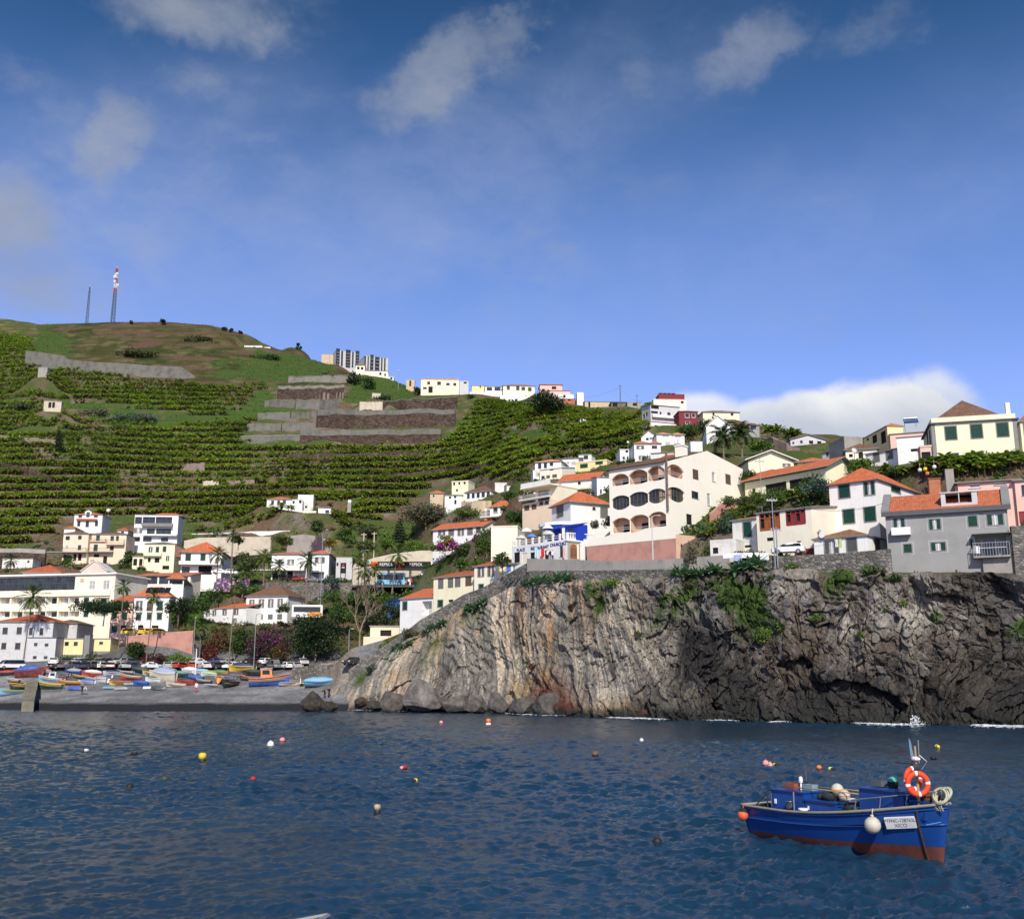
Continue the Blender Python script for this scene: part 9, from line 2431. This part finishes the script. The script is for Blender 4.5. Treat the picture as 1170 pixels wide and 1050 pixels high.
m_=MB();m_.add([(XM-.17,YM-.01,2.98),(XM-.10,YM-.02,2.95),(XM-.02,YM-.02,2.45),(XM-.13,YM-.01,2.40)],[(0,1,2,3)]);m_.add([(XM-.128,YM-.013,2.55),(XM-.035,YM-.023,2.56),(XM-.02,YM-.023,2.45),(XM-.13,YM-.013,2.40)],[(0,1,2,3)],1);o=m_.build('flag',[mat('flag_blue',(.38,.58,.70),.9,.08,3,.05,9),RED],FB)
m_=MB();m_.ball((XM,YM,2.50),.09,0,10,(1.5,1,.7));m_.box(XM-.62,XM-.05,YM-.06,YM+.06,2.36,2.39,1);m_.ball((XM-.04,YM,2.28),.12,1,10);m_.build('mast_lamp',[WHT,DKMETAL],FB)
q0,q1=XN(1012.5)/Lh,XN(1046.5)/Lh
za=lambda t_:fb_station(t_)[1]-.17
P0,P1=fb_pt(q0,za(q0),-1),fb_pt(q1,za(q1)-.03,-1);P2,P3=fb_pt(q1,za(q1)-.31,-1),fb_pt(q0,za(q0)-.29,-1)
ex=(P1-P0).normalized();nrm=ex.cross((P0-P3)).normalized()
if nrm.y>0:nrm=-nrm
ey=nrm.cross(ex)
w_=(P1-P0).length;h_=.29
o3=P3+nrm*.075
M=Matrix(((ex.x,ey.x,nrm.x,o3.x),(ex.y,ey.y,nrm.y,o3.y),(ex.z,ey.z,nrm.z,o3.z),(0,0,0,1)))
m_=MB(M);m_.box(0,w_,0,h_,-.05,.012);npl=m_.build('name_plate',mat('plate_white',(.70,.71,.70),.5,.08,4,.05,9),FB)
INK=mat('black_ink',(.015,.015,.016),.6,.02,2,0,9)
text('PTFNC-128762L',.118,M@Matrix.Translation((w_/2,h_*.71,.0125)),INK,npl,.002)
text('XICO',.13,M@Matrix.Translation((w_*.50,h_*.26,.0125)),INK,npl,.002)
m_=MB();s0,s1=XN(1050)/Lh,1.0
m_.tube([fb_pt(t_,boot(t_)+(fb_station(t_)[1]-boot(t_))*(.50+.1*(t_-s0)/(s1-s0)),-1)+V3((0,-.02,0))for t_ in[s0+(.985-s0)*k/8 for k in range(9)]],.012,5);m_.build('pale_line',mat('pale_blue_line',(.16,.30,.55),.5,.1,2,0,9),FB)
ch=[fb_pt(tpx(x,z),z,-1)+V3((0,-.04,0))for x,z in((1048,1.22),(1050,.95),(1054,.6),(1058,.3),(1062,.05))]
ch.append(ch[-1]+V3((.1,-.05,-.35)))
m_=MB();m_.tube(ch,.024,6);m_.build('mooring_line',mat('rusty_chain',(.06,.035,.025),.9,.3,8,.4,20),FB)
m_=MB();m_.tube([fb_pt(0,.6,1),fb_pt(0,.2,1)+V3((-.14,0,0)),fb_pt(0,.0,1)+V3((-.12,0,-.1))],.03,6);m_.tube([(-.12,-.2,.55),(-.2,-.2,-.05)],.028,6);m_.build('rudder_stock',DKMETAL,FB)
def onboard(name,label,cat,p,build,mats,smooth=True):
 """a loose thing lying on or hanging from the boat, given in the boat's own frame"""
 w=FB.matrix_basis
 Mw=Matrix.Translation(OB)@Matrix.Rotation(HD,4,'Z')
 q=Mw@V3(p)
 m_=MB();build(m_)
 o=m_.build(name,mats,None,smooth);o.location=q;o.rotation_euler=(0,0,HD)
 return tag(o,label,cat)
WB=mat('weathered_float',(.52,.49,.41),.6,.12,7,.15,14)
def fender(m_,r_):m_.ball((0,0,0),r_,0,20);m_.lathe([(r_*.25,r_*.93),(r_*.18,r_*1.2),(0,r_*1.2)],10,0);m_.tube([(0,0,r_*1.1),(0,.05,r_*1.9)],.015,6)
t_=XN(1002)/Lh;q=fb_pt(t_,.80,-1)
onboard('fender','large off white ball fender on the boat side left of the name plate','fender',q+V3((0,-.22,0)),lambda m:fender(m,.215),WB)
q=fb_pt(.02,.5,-1)
onboard('fender','faded orange ball fender with a black top at the boat stern','fender',q+V3((.02,-.17,.06)),lambda m:(m.ball((0,0,0),.16,0,18),m.ball((0,.02,.10),.135,1,14,(1,1,.8)),m.tube([(0,0,.2),(0,.1,.35)],.02,6)),[mat('faded_orange',(.62,.12,.06),.55,.15,8,.1,14),RUBBER])
for i,(x,y,z,r_)in enumerate(((953,.15,1.46,.175),(965,.0,1.34,.165))):
 onboard('net_float',['round pale net float on top of the boat nets, upper one','round pale net float on top of the boat nets, lower one with an orange spot'][i],'float',(X(x),y,z),lambda m,r_=r_:(m.ball((0,0,0),r_,0,18),m.lathe([(r_*1.0,-.012),(r_*1.03,0),(r_*1.0,.012)],16,1)),[WB,ORG])
onboard('net_float','green and black float standing on the blue bow locker','float',(X(1019),.1,1.81),lambda m:(m.ball((0,0,.02),.135,0,18),m.lathe([(.12,-.14),(.142,-.06),(.138,.03)],16,1)),[mat('sea_green',(.08,.36,.26),.5,.1,6,.05,9),RUBBER])
LB=mat('lifebuoy_orange',(.72,.07,.025),.55,.08,5,.08,12)
def ringbuoy(m_,r_=.255,rt_=.070,tilt=0):
 n,k=28,10;vs,fs,ms=[],[],[]
 for i in range(n):
  a=2*math.pi*i/n
  for j in range(k):
   b=2*math.pi*j/k;rr=r_+rt_*math.cos(b)
   vs.append((rr*math.cos(a),rt_*.8*math.sin(b),rr*math.sin(a)))
 for i in range(n):
  fs=[(i*k+j,((i+1)%n)*k+j,((i+1)%n)*k+(j+1)%k,i*k+(j+1)%k)for j in range(k)]
  ms.append((fs,1 if i%7==0 else 0))
 b0=m_.add(vs,[],0)
 for fs,mm in ms:
  for f in fs:m_.f.append([b0+q for q in f]);m_.m.append(mm)
for i,(dx,dy,dz,ry)in enumerate(((-.05,-.10,2.00,66),(.15,-.18,1.90,38))):
 o=onboard('lifebuoy',['orange lifebuoy with white bands hung on the boat mast, rear one','orange lifebuoy with white bands hung on the boat mast, front one facing the viewer'][i],'lifebuoy',(XM+dx,YM+dy,dz),lambda m:ringbuoy(m),[LB,WHT])
 o.rotation_euler=(0,0,HD+R(ry+20))
def coil(m_):
 r_=random.Random(4)
 for k in range(9):
  pts=[];ra=.22+r_.uniform(-.03,.04);ph=r_.random()*6;ti=r_.uniform(-.5,.5)
  for i in range(19):
   a=ph+2*math.pi*i/18;pts.append((ra*math.cos(a)*.9,ra*math.sin(a)*.5+ti*.25,ra*math.sin(a)*.75+ti*ra*math.cos(a)*.6))
  m_.tube(pts,.024,6)
 for k in range(5):x=r_.uniform(-.2,.15);m_.tube([(x,-.1,-.1),(x-.04,-.14,-.25),(x+r_.uniform(-.1,.1),-.12,-.36)],.018,5)
onboard('rope_coil','thick pale rope coiled in a heap on the boat bow','rope',(X(1079),-.05,1.62),coil,mat('pale_rope',(.46,.45,.33),.95,.15,9,.4,30))
def pile(m_,w,d,h,n,seed):
 r_=random.Random(seed);N=12
 for i in range(n):m_.ball((r_.uniform(-w,w),r_.uniform(-d,d),h*r_.random()*.7),r_.uniform(.10,.2),0,9,(1.3,1,.8))
 for i in range(n):
  x=r_.uniform(-w,w);m_.tube([(x,-d,r_.uniform(0,h)),(x+r_.uniform(-.2,.2),0,h*r_.uniform(.7,1.0)),(x+r_.uniform(-.3,.3),d,r_.uniform(0,h))],.012,4)
onboard('fishing_net','dark heap of fishing net amidships in the boat','net',(X(981),0,.72),lambda m:pile(m,.36,.4,.55,26,2),mat('dark_net',(.035,.042,.045),.95,.3,12,.8,40))
onboard('fishing_net','dark tangle of net and gear on the boat fish hold','net',(X(949),.1,1.16),lambda m:pile(m,.30,.3,.2,14,6),mat('dark_net',(.035,.042,.045),.95,.3,12,.8,40))
onboard('fishing_net','brown bundle of gear behind the boat mast','net',(X(1062),.2,1.45),lambda m:pile(m,.14,.2,.2,9,8),mat('brown_net',(.11,.06,.04),.95,.3,12,.8,40))
onboard('bucket','white bucket with a pinkish base on the boat side deck','bucket',(X(938),-.72,.60),lambda m:(m.lathe([(.10,0),(.115,.16)],14,1),m.lathe([(.115,.16),(.125,.30),(.14,.31),(.14,.36),(.12,.36)],14,0)),[WHT,mat('pink_plastic',(.62,.38,.35),.5,.05,4,0,9)])
onboard('pot','shiny metal pot hanging on the boat engine box','pot',(X(917),-.52,.98),lambda m:(m.lathe([(0,-.09),(.11,-.09),(.12,-.03),(.12,.09),(.13,.1),(.10,.1)],16,0)),mat('steel',(.55,.54,.52),.25,.05,3,.02,9,metal=.9))
onboard('sack','white folded sack on the boat nets','sack',(X(978),-.1,1.25),lambda m:(m.ball((0,0,0),.18,0,12,(1.2,.8,.35)),m.ball((.14,.05,.01),.10,0,10,(1,1,.5))),WHT)
onboard('basket','dark wicker basket in the boat between hold and nets','basket',(X(972),-.35,.55),lambda m:(m.lathe([(.16,0),(.2,.3),(.22,.34),(.19,.34)],14,0)),mat('dark_wicker',(.03,.035,.035),.9,.3,14,.6,30))
GRN=mat('green_net',(.03,.12,.09),.95,.3,12,.8,40)
onboard('fishing_net','green heap of net at the foot of the boat bow locker','net',(X(990),-.35,.85),lambda m:pile(m,.16,.2,.3,10,12),GRN)
for i,(x,y,z,c,lab)in enumerate(((884,.1,.62,(.45,.40,.30),'pale crate at the stern of the blue boat'),(905,.05,1.36,(.30,.08,.05),'red brown crate on the boat engine box'),(921,.2,1.36,(.20,.30,.33),'blue grey crate on the boat engine box'),(1003,.1,1.68,(.10,.11,.12),'dark crate on the boat bow locker'))):
 onboard('fish_crate',lab,'crate',(X(x),y,z),lambda m:(m.box(-.18,.18,-.13,.13,0,.03),m.box(-.18,-.16,-.13,.13,.03,.16),m.box(.16,.18,-.13,.13,.03,.16),m.box(-.16,.16,-.13,-.11,.03,.16),m.box(-.16,.16,.11,.13,.03,.16),m.box(-.12,.12,-.09,.09,.031,.12)),mat('crate_%d'%i,c,.7,.15,4,.1,9),False)
for i,(x0,x1,y,z,lab)in enumerate(((900,985,-.2,1.42,'long bamboo pole lying along the boat boxes'),(915,1000,.3,1.44,'second thinner pole lying across the boat nets'))):
 onboard('pole',lab,'pole',(X(x0),y,z),lambda m,d=X(x1)-X(x0):m.tube([(0,0,0),(d*.5,.03,.03),(d,.08,.02)],.018,6),bpy.data.materials['mast_wood'])
onboard('rope_coil','dark rope coil on the stern deck of the blue boat','rope',(X(876),-.2,.66),coil,bpy.data.materials['dark_net'])
onboard('jerrycan','white plastic jerrycan beside the boat engine box','jerrycan',(X(933),-.56,.58),lambda m:(m.box(-.1,.1,-.07,.07,0,.26),m.lathe([(.03,0),(.03,.05),(0,.05)],8,0,(.05,0,.26)),m.tube([(-.06,0,.25),(-.06,0,.32),(.02,0,.32),(.02,0,.25)],.014,6)),WHT,False)
rt,L_=boat_proto('skiff')
rt.name='dinghy'
d_=ray(377,1046);k_=(.42-CH)/d_.z;tip=CAMP+d_*k_
rt.rotation_euler=(0,R(-4),R(38));rt.scale=(.8,)*3
rt.location=(tip.x-1.66*math.cos(R(38)),tip.y-1.66*math.sin(R(38)),-.16)
tag(rt,'small grey dinghy, only its bow showing at the bottom edge of the picture','dinghy')
for c in rt.children:c.color=(.13,.14,.18,1)
def wire(a,b,sag,label):
 m_=MB();m_.tube([a.lerp(b,i/12)-V3((0,0,sag*4*(i/12)*(1-i/12)))for i in range(13)],.022,4)
 tag(m_.build('power_line',RUBBER),label,'cable')
wire(at(709,443,425),at(620,452,480),3,'power line from the dark skyline pole towards the pink houses')
wire(at(709,443,425),at(735,458,360),2,'power line from the dark skyline pole to the big white house')
wire(at(885,570,130),at(1010,575,124),1.2,'cable from the thin pole across the tall white house front')
for k,r_ in list(PROTO.items()):
 if k not in used:
  for c in list(r_.children):bpy.data.objects.remove(c)
  bpy.data.objects.remove(r_)
